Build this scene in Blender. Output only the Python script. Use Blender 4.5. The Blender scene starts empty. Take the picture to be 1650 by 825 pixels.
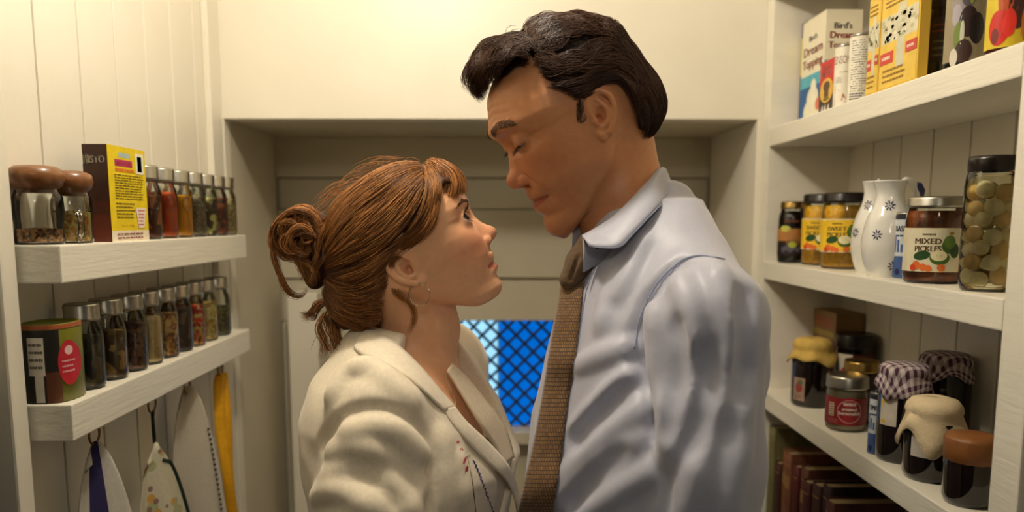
import bpy, bmesh, math, random
import numpy as np
from mathutils import Vector, Matrix

random.seed(7)
rng = np.random.default_rng(11)
scene = bpy.context.scene
COL = scene.collection

# ------------------------------------------------------------------ camera
F_PX, PXC, PYC = 1283.0, 825.0, 521.0          # focal length and principal point in 1650x825 pixels
CAM = Vector((0.0, 0.0, 1.54))
PITCH = math.atan(165.0 / F_PX)
YAW = -math.atan(15.0 / (F_PX / math.cos(PITCH)))
cam_d = bpy.data.cameras.new('camera')
cam_o = bpy.data.objects.new('camera', cam_d)
COL.objects.link(cam_o)
cam_o.location = CAM
cam_o.rotation_euler = (math.pi / 2 - PITCH, 0, YAW)
cam_d.sensor_width = 36.0
cam_d.lens = 36.0 * F_PX / 1650.0
cam_d.shift_x = 0.0
cam_d.shift_y = (PYC - 412.5) / 1650.0
cam_d.clip_start = 0.02
cam_d.dof.use_dof = True
cam_d.dof.focus_distance = 0.95
cam_d.dof.aperture_fstop = 3.2
scene.camera = cam_o
ROT = cam_o.rotation_euler.to_matrix()

def ray(px, py):
    return ROT @ Vector(((px - PXC) / F_PX, -(py - PYC) / F_PX, -1.0))
def at_x(px, py, X):
    d = ray(px, py); return CAM + d * ((X - CAM.x) / d.x)
def at_y(px, py, Y):
    d = ray(px, py); return CAM + d * ((Y - CAM.y) / d.y)
def at_z(px, py, Z):
    d = ray(px, py); return CAM + d * ((Z - CAM.z) / d.z)
def proj(p):
    q = ROT.transposed() @ (Vector(p) - CAM)
    return (PXC + F_PX * q.x / -q.z, PYC - F_PX * q.y / -q.z)

# ------------------------------------------------------------------ world, light, exposure
world = bpy.data.worlds.new('world'); scene.world = world
world.use_nodes = True
world.node_tree.nodes['Background'].inputs[0].default_value = (0.62, 0.62, 0.50, 1)
world.node_tree.nodes['Background'].inputs[1].default_value = 0.03
LAMP = Vector((-0.16, 0.85, 2.28))
LAMP_W = 16.0
scene.view_settings.view_transform = 'Standard'
scene.view_settings.look = 'None'
scene.view_settings.gamma = 1.0
scene.view_settings.use_curve_mapping = False
scene.view_settings.exposure = 0.0

# ------------------------------------------------------------------ materials
def lin(c):
    c = c / 255.0
    return c / 12.92 if c <= 0.04045 else ((c + 0.055) / 1.055) ** 2.4
def rgb(r, g, b):
    return (lin(r), lin(g), lin(b), 1.0)
MATS = {}
def pmat(name, col, rough=0.5, metal=0.0, var=0.06, scale=30.0, bump=0.0, bscale=None, spec=0.5,
         sheen=0.0, coat=0.0, sss=0.0, stretch=(1, 1, 1), emit=None, attr=None, trans=0.0):
    """Procedural principled material: noise-varied colour, optional noise bump."""
    if name in MATS: return MATS[name]
    m = bpy.data.materials.new(name); m.use_nodes = True
    nt = m.node_tree; N = nt.nodes; L = nt.links
    b = N['Principled BSDF']
    b.inputs['Roughness'].default_value = rough
    b.inputs['Metallic'].default_value = metal
    b.inputs['Specular IOR Level'].default_value = spec
    if sheen: b.inputs['Sheen Weight'].default_value = sheen
    if coat:
        b.inputs['Coat Weight'].default_value = coat; b.inputs['Coat Roughness'].default_value = 0.08
    if sss:
        b.inputs['Subsurface Weight'].default_value = sss
        b.inputs['Subsurface Radius'].default_value = (1.0, 0.35, 0.18)
        b.inputs['Subsurface Scale'].default_value = 0.006
    if trans: b.inputs['Transmission Weight'].default_value = trans
    tc = N.new('ShaderNodeTexCoord'); mp = N.new('ShaderNodeMapping')
    mp.inputs['Scale'].default_value = stretch
    L.new(tc.outputs['Object'], mp.inputs['Vector'])
    nz = N.new('ShaderNodeTexNoise'); nz.inputs['Scale'].default_value = scale
    nz.inputs['Detail'].default_value = 5.0
    L.new(mp.outputs['Vector'], nz.inputs['Vector'])
    hs = N.new('ShaderNodeHueSaturation')
    mr = N.new('ShaderNodeMapRange')
    mr.inputs['From Min'].default_value = 0.3; mr.inputs['From Max'].default_value = 0.7
    mr.inputs['To Min'].default_value = 1 - var; mr.inputs['To Max'].default_value = 1 + var
    L.new(nz.outputs['Fac'], mr.inputs['Value']); L.new(mr.outputs['Result'], hs.inputs['Value'])
    if attr:
        at = N.new('ShaderNodeAttribute'); at.attribute_name = attr
        L.new(at.outputs['Color'], hs.inputs['Color'])
    else:
        hs.inputs['Color'].default_value = col
    L.new(hs.outputs['Color'], b.inputs['Base Color'])
    if bump:
        nb = N.new('ShaderNodeTexNoise'); nb.inputs['Scale'].default_value = bscale or scale * 4
        nb.inputs['Detail'].default_value = 4.0
        L.new(mp.outputs['Vector'], nb.inputs['Vector'])
        bp = N.new('ShaderNodeBump'); bp.inputs['Strength'].default_value = min(1.0, bump)
        bp.inputs['Distance'].default_value = 0.002
        L.new(nb.outputs['Fac'], bp.inputs['Height']); L.new(bp.outputs['Normal'], b.inputs['Normal'])
    if emit:
        b.inputs['Emission Color'].default_value = col
        b.inputs['Emission Strength'].default_value = emit
    MATS[name] = m
    return m
def glassmat(name, tint, gloss_rough=0.02, ior=1.5, body=0.0):
    """Thin clear glass: see-through with Fresnel reflection."""
    if name in MATS: return MATS[name]
    m = bpy.data.materials.new(name); m.use_nodes = True
    nt = m.node_tree; N = nt.nodes; L = nt.links
    N.remove(N['Principled BSDF']); out = N['Material Output']
    tr = N.new('ShaderNodeBsdfTransparent'); tr.inputs[0].default_value = tint
    gl = N.new('ShaderNodeBsdfGlossy'); gl.inputs['Roughness'].default_value = gloss_rough
    gl.inputs[0].default_value = (1, 1, 1, 1)
    fr = N.new('ShaderNodeFresnel'); fr.inputs['IOR'].default_value = ior
    mx = N.new('ShaderNodeMixShader')
    L.new(fr.outputs[0], mx.inputs[0]); L.new(tr.outputs[0], mx.inputs[1]); L.new(gl.outputs[0], mx.inputs[2])
    L.new(mx.outputs[0], out.inputs[0])
    MATS[name] = m
    return m
def grainmat(name, c1, c2, c3, scale=250.0, rough=0.7, bump=0.6):
    """Speckled grain filling: voronoi cells of three colours."""
    if name in MATS: return MATS[name]
    m = bpy.data.materials.new(name); m.use_nodes = True
    nt = m.node_tree; N = nt.nodes; L = nt.links
    b = N['Principled BSDF']; b.inputs['Roughness'].default_value = rough
    tc = N.new('ShaderNodeTexCoord'); vo = N.new('ShaderNodeTexVoronoi'); vo.inputs['Scale'].default_value = scale
    L.new(tc.outputs['Object'], vo.inputs['Vector'])
    cr = N.new('ShaderNodeValToRGB'); e = cr.color_ramp.elements
    e[0].position = 0.15; e[0].color = c1; e[1].position = 0.85; e[1].color = c3
    x = e.new(0.5); x.color = c2
    sp = N.new('ShaderNodeSeparateColor'); L.new(vo.outputs['Color'], sp.inputs[0])
    L.new(sp.outputs[0], cr.inputs[0]); L.new(cr.outputs[0], b.inputs['Base Color'])
    bp = N.new('ShaderNodeBump'); bp.inputs['Strength'].default_value = bump; bp.inputs['Distance'].default_value = 0.002
    bp.invert = True
    L.new(vo.outputs['Distance'], bp.inputs['Height']); L.new(bp.outputs['Normal'], b.inputs['Normal'])
    MATS[name] = m
    return m
def emitmat(name, col, strength):
    if name in MATS: return MATS[name]
    m = bpy.data.materials.new(name); m.use_nodes = True
    N = m.node_tree.nodes; L = m.node_tree.links
    N.remove(N['Principled BSDF'])
    e = N.new('ShaderNodeEmission'); nz = N.new('ShaderNodeTexNoise'); nz.inputs['Scale'].default_value = 9
    hs = N.new('ShaderNodeHueSaturation'); hs.inputs['Color'].default_value = col
    mr = N.new('ShaderNodeMapRange'); mr.inputs['To Min'].default_value = 0.8; mr.inputs['To Max'].default_value = 1.2
    L.new(nz.outputs['Fac'], mr.inputs['Value']); L.new(mr.outputs['Result'], hs.inputs['Value'])
    L.new(hs.outputs['Color'], e.inputs[0]); e.inputs[1].default_value = strength
    L.new(e.outputs[0], N['Material Output'].inputs[0])
    MATS[name] = m
    return m
def checkmat(name, c1, c2, scale, rough=0.85):
    """Gingham weave: two crossed stripe waves."""
    if name in MATS: return MATS[name]
    m = bpy.data.materials.new(name); m.use_nodes = True
    N = m.node_tree.nodes; L = m.node_tree.links
    b = N['Principled BSDF']; b.inputs['Roughness'].default_value = rough
    uv = N.new('ShaderNodeUVMap')
    sx = N.new('ShaderNodeSeparateXYZ'); L.new(uv.outputs[0], sx.inputs[0])
    res = []
    for o in ('X', 'Y'):
        a = N.new('ShaderNodeMath'); a.operation = 'MULTIPLY'; a.inputs[1].default_value = scale
        L.new(sx.outputs[o], a.inputs[0])
        f = N.new('ShaderNodeMath'); f.operation = 'FRACT'; L.new(a.outputs[0], f.inputs[0])
        g = N.new('ShaderNodeMath'); g.operation = 'GREATER_THAN'; g.inputs[1].default_value = 0.5
        L.new(f.outputs[0], g.inputs[0]); res.append(g)
    ad = N.new('ShaderNodeMath'); ad.operation = 'ADD'
    L.new(res[0].outputs[0], ad.inputs[0]); L.new(res[1].outputs[0], ad.inputs[1])
    hv = N.new('ShaderNodeMath'); hv.operation = 'MULTIPLY'; hv.inputs[1].default_value = 0.5
    L.new(ad.outputs[0], hv.inputs[0])
    mx = N.new('ShaderNodeMix'); mx.data_type = 'RGBA'
    L.new(hv.outputs[0], mx.inputs[0]); mx.inputs[6].default_value = c1; mx.inputs[7].default_value = c2
    L.new(mx.outputs[2], b.inputs['Base Color'])
    MATS[name] = m
    return m

M_PAINT = pmat('cream_paint', rgb(234, 228, 212), 0.42, var=0.03, scale=6, bump=0.12, bscale=90)
M_SHELF = pmat('shelf_paint', rgb(236, 231, 216), 0.38, var=0.035, scale=14, bump=0.25, bscale=60, stretch=(1, .25, 3))
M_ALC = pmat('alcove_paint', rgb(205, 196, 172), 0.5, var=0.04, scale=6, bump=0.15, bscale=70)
M_FLOOR = pmat('floor_wood', rgb(96, 70, 48), 0.5, var=0.2, scale=12, stretch=(6, 1, 1))
M_DARKWOOD = pmat('dark_door_wood', rgb(40, 26, 17), 0.5, var=0.2, scale=20, stretch=(4, 4, 1))

# ------------------------------------------------------------------ mesh helpers
def setp(o, label=None, cat=None, group=None, kind=None):
    if label: o['label'] = label
    if cat: o['category'] = cat
    if group: o['group'] = group
    if kind: o['kind'] = kind
    return o
def empty(name, loc=(0, 0, 0), rz=0.0):
    o = bpy.data.objects.new(name, None); COL.objects.link(o)
    o.empty_display_size = 0.02
    o.location = loc; o.rotation_euler = (0, 0, rz)
    return o
def thing(name, label, cat, loc=(0, 0, 0), rz=0.0, group=None):
    return setp(empty(name, loc, rz), label, cat, group)
def link_mesh(name, me, mats, parent=None, smooth=True, loc=(0, 0, 0)):
    if not isinstance(mats, (list, tuple)): mats = [mats]
    for m in mats:
        if m is not None: me.materials.append(m)
    if smooth and len(me.polygons):
        me.polygons.foreach_set('use_smooth', np.ones(len(me.polygons), dtype=bool))
    o = bpy.data.objects.new(name, me); COL.objects.link(o)
    o.location = loc
    if parent: o.parent = parent
    return o
def mesh_np(name, V, Fq, tri=False):
    """mesh from numpy arrays of verts and equal-sized faces"""
    V = np.asarray(V, dtype=np.float32); Fq = np.asarray(Fq, dtype=np.int32)
    n = Fq.shape[1]
    me = bpy.data.meshes.new(name)
    me.vertices.add(len(V)); me.vertices.foreach_set('co', V.ravel())
    me.loops.add(Fq.size); me.loops.foreach_set('vertex_index', Fq.ravel())
    me.polygons.add(len(Fq))
    me.polygons.foreach_set('loop_start', np.arange(0, Fq.size, n, dtype=np.int32))
    me.polygons.foreach_set('loop_total', np.full(len(Fq), n, dtype=np.int32))
    me.update(calc_edges=True); me.validate()
    return me
def pyobj(name, V, Fs, mats, parent=None, smooth=True, loc=(0, 0, 0)):
    me = bpy.data.meshes.new(name); me.from_pydata([tuple(v) for v in V], [], Fs); me.update()
    return link_mesh(name, me, mats, parent, smooth, loc)
def bm_obj(name, bm, mats, parent=None, smooth=False, loc=(0, 0, 0)):
    me = bpy.data.meshes.new(name); bm.normal_update(); bm.to_mesh(me); bm.free()
    return link_mesh(name, me, mats, parent, smooth, loc)
def box_mesh(name, lo, hi, bev=0.0):
    bm = bmesh.new(); bmesh.ops.create_cube(bm, size=1.0)
    for v in bm.verts:
        v.co = Vector([lo[i] + (v.co[i] + .5) * (hi[i] - lo[i]) for i in range(3)])
    if bev:
        bmesh.ops.bevel(bm, geom=bm.edges[:], offset=bev, segments=2, profile=0.6, affect='EDGES')
    me = bpy.data.meshes.new(name); bm.normal_update(); bm.to_mesh(me); bm.free()
    return me
def box(name, lo, hi, mat, parent=None, bev=0.0, smooth=False):
    return link_mesh(name, box_mesh(name, lo, hi, bev), mat, parent, smooth)
def lathe(name, prof, mat, parent=None, seg=36, loc=(0, 0, 0), smooth=True, wob=None):
    """prof: list of (r, z); r == 0 at an end closes it with a point"""
    V, Fs = [], []; rings = []
    for r, z in prof:
        if r <= 1e-6:
            rings.append([len(V)]); V.append((0, 0, z))
        else:
            rings.append(list(range(len(V), len(V) + seg)))
            for i in range(seg):
                a = 2 * math.pi * i / seg
                k = wob(a, z) if wob else 1.0
                V.append((r * k * math.cos(a), r * k * math.sin(a), z))
    for A, B in zip(rings, rings[1:]):
        if len(A) == 1 and len(B) == 1: continue
        for i in range(seg):
            j = (i + 1) % seg
            if len(A) == 1: Fs.append((A[0], B[j], B[i]))
            elif len(B) == 1: Fs.append((A[i], A[j], B[0]))
            else: Fs.append((A[i], A[j], B[j], B[i]))
    return pyobj(name, V, Fs, mat, parent, smooth, loc)
def frames(pts):
    pts = [Vector(p) for p in pts]; out = []
    up = Vector((0, 0, 1))
    for i, p in enumerate(pts):
        t = (pts[min(i + 1, len(pts) - 1)] - pts[max(i - 1, 0)]).normalized()
        if i == 0:
            if abs(t.dot(up)) > 0.9: up = Vector((1, 0, 0))
            n = (up - t * up.dot(t)).normalized()
        else:
            n = out[-1][1]; n = (n - t * n.dot(t)).normalized()
        out.append((t, n, t.cross(n)))
    return pts, out
def tube(name, pts, rad, mat, parent=None, seg=8, closed=False, flat=1.0):
    pts, fr = frames(pts)
    V, Fs = [], []
    n = len(pts)
    for i, p in enumerate(pts):
        r = rad[i] if isinstance(rad, (list, tuple)) else rad
        t, a, b = fr[i]
        for k in range(seg):
            c = 2 * math.pi * k / seg
            V.append(p + a * (r * math.cos(c)) + b * (r * flat * math.sin(c)))
    for i in range(n if closed else n - 1):
        i2 = (i + 1) % n
        for k in range(seg):
            k2 = (k + 1) % seg
            Fs.append((i * seg + k, i * seg + k2, i2 * seg + k2, i2 * seg + k))
    if not closed:
        Fs.append(tuple(range(seg - 1, -1, -1))); Fs.append(tuple((n - 1) * seg + k for k in range(seg)))
    return pyobj(name, V, Fs, mat, parent, True)
def catmull(pts, n=8, closed=False):
    P = [np.array(p, float) for p in pts]; out = []
    m = len(P)
    for i in range(m if closed else m - 1):
        if closed: p0, p1, p2, p3 = P[i - 1], P[i], P[(i + 1) % m], P[(i + 2) % m]
        else: p0, p1, p2, p3 = P[max(i - 1, 0)], P[i], P[i + 1], P[min(i + 2, m - 1)]
        for k in range(n):
            t = k / n
            out.append(0.5 * (2 * p1 + (p2 - p0) * t + (2 * p0 - 5 * p1 + 4 * p2 - p3) * t * t + (3 * p1 - p0 - 3 * p2 + p3) * t ** 3))
    if not closed: out.append(P[-1])
    return out
def grid_obj(name, rows, mats, parent=None, uv=True, thick=0.0, smooth=True, closed=False):
    """rows: list of lists of points -> quad grid (with UVs), optional solid thickness"""
    nr, nc = len(rows), len(rows[0])
    V = [tuple(p) for r in rows for p in r]; Fs = []
    for i in range(nr - 1):
        for j in range(nc if closed else nc - 1):
            j2 = (j + 1) % nc
            Fs.append((i * nc + j, i * nc + j2, (i + 1) * nc + j2, (i + 1) * nc + j))
    me = bpy.data.meshes.new(name); me.from_pydata(V, [], Fs)
    if uv:
        ul = me.uv_layers.new(name='UVMap')
        for poly in me.polygons:
            i, j = divmod(poly.index, nc if closed else nc - 1)
            for li, (a, b) in zip(poly.loop_indices, ((i, j), (i, j + 1), (i + 1, j + 1), (i + 1, j))):
                ul.data[li].uv = (b / (nc - 1 if not closed else nc), a / (nr - 1))
    me.update()
    o = link_mesh(name, me, mats, parent, smooth)
    if thick:
        md = o.modifiers.new('solid', 'SOLIDIFY'); md.thickness = thick; md.offset = 0
    return o

# ------------------------------------------------------------------ printed artwork (labels on boxes, tins and jars)
_txt = {}
def text_tris(s):
    """2-D triangles of a text line, height of capitals normalised to 1, starting at x=0"""
    if s in _txt: return _txt[s]
    cu = bpy.data.curves.new('t', 'FONT'); cu.body = s; cu.size = 1.0; cu.resolution_u = 2
    ob = bpy.data.objects.new('t', cu); COL.objects.link(ob)
    dg = bpy.context.evaluated_depsgraph_get()
    me = bpy.data.meshes.new_from_object(ob.evaluated_get(dg))
    me.calc_loop_triangles()
    V = [(v.co.x, v.co.y) for v in me.vertices]; T = [tuple(t.vertices) for t in me.loop_triangles]
    bpy.data.objects.remove(ob); bpy.data.curves.remove(cu); bpy.data.meshes.remove(me)
    if V:
        x0 = min(v[0] for v in V); x1 = max(v[0] for v in V)
        V = [((x - x0) / 0.70, y / 0.70) for x, y in V]
        w = (x1 - x0) / 0.70
    else: w = 0
    _txt[s] = (V, T, w)
    return _txt[s]
def plane_surf(o, s, t):
    o, s, t = Vector(o), Vector(s).normalized(), Vector(t).normalized(); n = s.cross(t)
    return lambda a, b, d: o + s * a + t * b + n * d
def cyl_surf(r, a0, z0=0.0):
    """s runs along the circumference, measured from angle a0, increasing with angle"""
    return lambda a, b, d: Vector(((r + d) * math.cos(a0 + a / r), (r + d) * math.sin(a0 + a / r), z0 + b))
class Print:
    def __init__(self, surf): self.surf = surf; self.V = []; self.F = []; self.mi = []; self.mats = []; self.lay = 0.00025
    def _m(self, m):
        if m not in self.mats: self.mats.append(m)
        return self.mats.index(m)
    def tris(self, V2, T, m):
        b = len(self.V); self.V += [self.surf(x, y, self.lay) for x, y in V2]
        k = self._m(m)
        for t in T: self.F.append(tuple(b + i for i in t)); self.mi.append(k)
    def rect(self, s0, t0, s1, t1, m, n=10):
        V = [];
        for i in range(n + 1):
            s = s0 + (s1 - s0) * i / n; V += [(s, t0), (s, t1)]
        self.tris(V, [(2 * i, 2 * i + 2, 2 * i + 3, 2 * i + 1) for i in range(n)], m); self.lay += 0.00006
        return self
    def disc(self, s, t, rs, rt, m, n=20, a0=0.0, rot=0.0):
        V = [(s, t)]
        for ring in (0.5, 1.0):
            for i in range(n):
                a = 2 * math.pi * i / n
                x, y = rs * ring * math.cos(a), rt * ring * math.sin(a)
                V.append((s + x * math.cos(rot) - y * math.sin(rot), t + x * math.sin(rot) + y * math.cos(rot)))
        T = [(0, 1 + i, 1 + (i + 1) % n) for i in range(n)]
        T += [(1 + i, 1 + n + i, 1 + n + (i + 1) % n, 1 + (i + 1) % n) for i in range(n)]
        self.tris(V, T, m); self.lay += 0.00006
        return self
    def ring(self, s, t, r, w, m, n=32):
        V = []
        for i in range(n):
            a = 2 * math.pi * i / n
            V += [(s + r * math.cos(a), t + r * math.sin(a)), (s + (r - w) * math.cos(a), t + (r - w) * math.sin(a))]
        self.tris(V, [(2 * i, (2 * i + 2) % (2 * n), (2 * i + 3) % (2 * n), 2 * i + 1) for i in range(n)], m); self.lay += 0.00006
        return self
    def poly(self, pts, m):
        self.tris(pts, [tuple(range(len(pts)))], m); self.lay += 0.00006
        return self
    def text(self, s, cx, t, h, m, width=None, skew=0.0, bold=0.0, slope=0.0):
        V, T, w = text_tris(s)
        k = (width / w if width else h)
        V2 = [(cx + (x - w / 2) * k + skew * y * h, t + y * h + slope * (x - w / 2) * k) for x, y in V]
        self.tris(V2, T, m)
        if bold:
            self.tris([(x + bold, y) for x, y in V2], T, m); self.tris([(x - bold, y) for x, y in V2], T, m)
        self.lay += 0.00006
        return self
    def lines(self, s0, s1, t0, t1, n, m, h=0.35, ragged=0.15):
        """blocks of small print too tiny to read: rows of short word bars"""
        step = (t1 - t0) / n
        for i in range(n):
            t = t1 - (i + 1) * step + step * 0.3
            s = s0; end = s1 - (s1 - s0) * random.random() * ragged
            while s < end - 0.0005:
                wl = min(end - s, (0.05 + 0.13 * random.random()) * (s1 - s0))
                self.tris([(s, t), (s + wl, t), (s + wl, t + step * h), (s, t + step * h)], [(0, 1, 2, 3)], m)
                s += wl + 0.025 * (s1 - s0)
        self.lay += 0.00006
        return self
    def done(self, name, parent):
        me = bpy.data.meshes.new(name); me.from_pydata([tuple(v) for v in self.V], [], self.F)
        me.polygons.foreach_set('material_index', np.array(self.mi, dtype=np.int32)); me.update()
        return link_mesh(name, me, self.mats, parent, False)
def ink(r, g, b, rough=0.5):
    return pmat('ink_%d_%d_%d' % (r, g, b), rgb(r, g, b), rough, var=0.08, scale=60)
# ================================================================== THE ROOM
WL, WR_BACK, XR, XL = -0.545, 0.655, 0.50, -0.48     # left wall, right shelf back, shelf fronts
YB, YA = 1.56, 1.90                                   # bulkhead wall, alcove back
ZC = 2.40
def structure(o): return setp(o, kind='structure')
structure(box('floor', (-1.2, -0.9, -0.05), (1.2, 2.1, 0.0), M_FLOOR))
structure(box('ceiling', (-0.72, 0.2, ZC), (0.80, 2.0, ZC + 0.04), M_PAINT))

# left wall: backing and vertical tongue-and-groove planks with recessed joints
wl = structure(box('wall_left', (WL - 0.06, 0.842, 0), (WL - 0.012, YA + 0.02, ZC), M_PAINT))
PW = 0.0985
plank_me = None
for i in range(8):
    y1 = YB - i * PW
    y0 = max(y1 - PW, 0.845)
    if y1 < 0.86: break
    if plank_me is None or y0 == 0.845:
        plank_me_i = box_mesh('plank', (WL - 0.014, -(y1 - y0) + 0.0016, 0.0), (WL, -0.0016, ZC), 0.0022)
        plank_me_i.materials.append(M_PAINT)
        if plank_me is None: plank_me = plank_me_i
    else: plank_me_i = plank_me
    o = bpy.data.objects.new('plank', plank_me_i); COL.objects.link(o); o.location = (0, y1, 0); o.parent = wl

# door casing and the dark door standing beyond it at the near end of the left wall
structure(box('trim_1', (WL - 0.05, 0.838, 0), (-0.524, 0.866, ZC), M_PAINT, bev=0.003))
d1 = structure(box('door_1', (-0.60, 0.30, 0.01), (-0.575, 0.832, 2.02), M_DARKWOOD))
for z0, z1 in ((1.50, 2.03), (1.375, 1.425)):
    box('door_rail', (-0.576, 0.30, z0), (-0.562, 0.834, z1), M_ALC, d1, bev=0.002)

# back wall: bulkhead above the alcove, and the alcove under it
ZLIN = at_y(800, 192, YB).z
wb = structure(box('wall_back', (WL - 0.012, YB, ZLIN), (0.70, YB + 0.05, ZC), M_PAINT, bev=0.002))
AL, AR = -0.531, 0.489
structure(box('trim_2', (WL - 0.012, YB, 0), (AL, YB + 0.03, ZLIN), M_PAINT))
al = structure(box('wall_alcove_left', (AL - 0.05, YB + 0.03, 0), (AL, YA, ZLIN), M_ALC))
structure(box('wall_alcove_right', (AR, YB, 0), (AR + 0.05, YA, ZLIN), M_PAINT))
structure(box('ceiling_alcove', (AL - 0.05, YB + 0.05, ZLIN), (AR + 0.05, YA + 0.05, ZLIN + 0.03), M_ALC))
# alcove back wall: horizontal boards with stepped edges, and the window hole
zb = [ZLIN, at_y(800, 287, YA).z, at_y(800, 338, YA).z, at_y(800, 449, YA).z, at_y(800, 519, YA).z]
wx0, wx1 = at_y(690, 600, YA).x, at_y(905, 600, YA).x
wz0 = at_y(800, 691, YA).z
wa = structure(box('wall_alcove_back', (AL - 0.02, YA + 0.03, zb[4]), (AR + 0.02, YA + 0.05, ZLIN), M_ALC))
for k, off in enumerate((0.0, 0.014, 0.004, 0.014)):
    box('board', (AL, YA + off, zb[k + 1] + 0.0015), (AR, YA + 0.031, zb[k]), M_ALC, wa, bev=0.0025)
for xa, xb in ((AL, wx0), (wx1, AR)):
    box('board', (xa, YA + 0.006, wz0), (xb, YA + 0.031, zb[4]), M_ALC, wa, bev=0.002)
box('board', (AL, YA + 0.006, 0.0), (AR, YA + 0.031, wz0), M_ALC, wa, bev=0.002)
# small blue window with a diagonal wire lattice
wn = structure(empty('window_1', (0, 0, 0)))
M_FR = pmat('window_frame_paint', rgb(214, 206, 184), 0.4, var=0.04)
xs = at_y(803, 600, YA + 0.02).x
box('window_pane', (wx0, YA + 0.034, wz0), (xs, YA + 0.038, zb[4]), emitmat('pane_pale', rgb(150, 208, 240), 1.35), wn)
box('window_pane', (xs, YA + 0.034, wz0), (wx1, YA + 0.038, zb[4]), emitmat('pane_deep', rgb(0, 108, 214), 0.95), wn)
box('window_mullion', (xs - 0.002, YA + 0.026, wz0), (xs + 0.002, YA + 0.034, zb[4]), pmat('pale_lead', rgb(120, 190, 215), 0.4), wn)
M_WIRE = pmat('lattice_wire', rgb(26, 44, 66), 0.5, var=0.1)
pitch = 28.0 / F_PX * YA
wm = bmesh.new()
zc_, hz = (wz0 + zb[4]) / 2, (zb[4] - wz0) / 2
for sgn in (-1, 1):
    c = wx0 - 2 * hz - pitch
    while c < wx1 + 2 * hz:
        # line x = c + sgn*(z - wz0) clipped to the opening
        z0, z1 = wz0, zb[4]
        xa = lambda z: c + sgn * (z - wz0)
        lo, hi = sorted(((wx0 - c) / sgn + wz0, (wx1 - c) / sgn + wz0))
        z0, z1 = max(z0, lo), min(z1, hi)
        if z1 - z0 > 0.004:
            r = 0.0050
            vs = [wm.verts.new((xa(z) + dx, YA + 0.024 + dy, z)) for z in (z0, z1) for dx, dy in ((-r, 0), (0, -0.003), (r, 0), (0, 0.003))]
            for k in range(4): wm.faces.new((vs[k], vs[(k + 1) % 4], vs[4 + (k + 1) % 4], vs[4 + k]))
        c += pitch
bm_obj('window_lattice', wm, M_WIRE, wn)
box('window_sill', (wx0 - 0.02, YA - 0.03, wz0 - 0.032), (wx1 + 0.02, YA + 0.03, wz0 - 0.001), M_FR, wn, bev=0.003)
for (a, b, c, d) in ((wx0 - .012, wx0, wz0, zb[4]), (wx1, wx1 + .012, wz0, zb[4])):
    box('window_frame', (a, YA + 0.0, c), (b, YA + 0.03, d), M_FR, wn, bev=0.002)
# pale boxed upright in the alcove and the dark handle hanging beside it
ax0, ax1 = at_y(474, 600, 1.84).x, at_y(521, 600, 1.84).x
structure(box('trim_3', (ax0, 1.80, 0), (ax1, YA + 0.006, at_y(500, 470, 1.84).z), M_PAINT, bev=0.003))
hk = thing('hanging_brush', 'dark narrow brush hanging in the alcove behind the jacketed person', 'brush', at_y(541, 572, 1.875))
tube('handle', [(0, 0, 0), (0, -.002, -.03), (0, -.004, -.06)], [.006, .009, .012], pmat('black_plastic', rgb(22, 18, 15), 0.5), hk, seg=10)
tube('bristle_head', [(0, -.004, -.06), (0, -.004, -.075), (.001, -.004, -.15)], [.012, .017, .016], pmat('black_bristle', rgb(28, 22, 18), 0.9, bump=.6, bscale=900), hk, seg=12)
tube('hang_loop', [(0, .0, 0), (.004, .004, .012), (0, .02, .018), (-.004, .004, .012), (0, 0, 0)], .0015, MATS['black_plastic'], hk, seg=6)

# right wall: planked back of the shelf unit, uprights, shelves
wr = structure(box('wall_right', (WR_BACK + 0.012, 0.60, 0), (WR_BACK + 0.05, YB + 0.05, ZC), M_PAINT))
pr = box_mesh('plank', (WR_BACK, -PW + 0.0016, 0.0), (WR_BACK + 0.014, -0.0016, ZC), 0.0022); pr.materials.append(M_PAINT)
for i in range(10):
    o = bpy.data.objects.new('plank', pr); COL.objects.link(o); o.location = (0, 1.525 - i * PW, 0); o.parent = wr
YF, YN = 1.522, 0.785
structure(box('trim_4', (XR, YF, 0), (WR_BACK + 0.012, YF + 0.037, ZC), M_SHELF, bev=0.002))
structure(box('trim_5', (XR, YN - 0.045, 0), (WR_BACK + 0.012, YN, ZC), M_SHELF, bev=0.002))
def zx(px, py, X): return at_x(px, py, X).z
Z_TOP = zx(1230, 211, XR); Z_MID = (zx(1227, 422, XR) + zx(1600, 476, XR)) / 2; Z_LOW = zx(1232, 631, XR)

TH = 0.033
SHELVES = {}
for nm, zt, lab in (('ceiling', zx(1231, 13, XR) + TH, 'topmost cream shelf running under the ceiling above the dessert cartons'),
                    ('top', Z_TOP, 'cream shelf that holds the dessert carton and the yellow boxes'),
                    ('mid', Z_MID, 'cream shelf that holds the white jugs and pickle jars'),
                    ('low', Z_LOW, 'cream shelf that holds the jams with cloth covers'),
                    ('book', Z_LOW - 0.335, 'lowest cream shelf that holds the row of old books')):
    s = setp(box('wall_shelf', (XR, YN + .0005, zt - TH), (WR_BACK - 0.0005, YF - .0005, zt), M_SHELF, bev=0.002), lab, 'shelf')
    SHELVES[nm] = zt
# left spice shelves
YL0, YL1 = 0.872, 1.502
ZL_UP = (zx(106, 399, XL) + zx(397, 376, XL)) / 2
ZL_LO = (zx(125, 644, XL) + zx(405, 531, XL)) / 2

for zt, lab, th in ((ZL_UP, 'upper narrow cream spice shelf holding the yellow and brown box', .042), (ZL_LO, 'lower narrow cream spice shelf with hooks and cloths under it', .042)):
    setp(box('spice_shelf', (WL, YL0, zt - th), (XL, YL1, zt), M_SHELF, bev=0.0018), lab, 'shelf')
structure(box('trim_6', (WL, 1.5025, 0), (WL + 0.012, YB - 0.0005, ZC), M_PAINT, bev=0.002))

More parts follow.
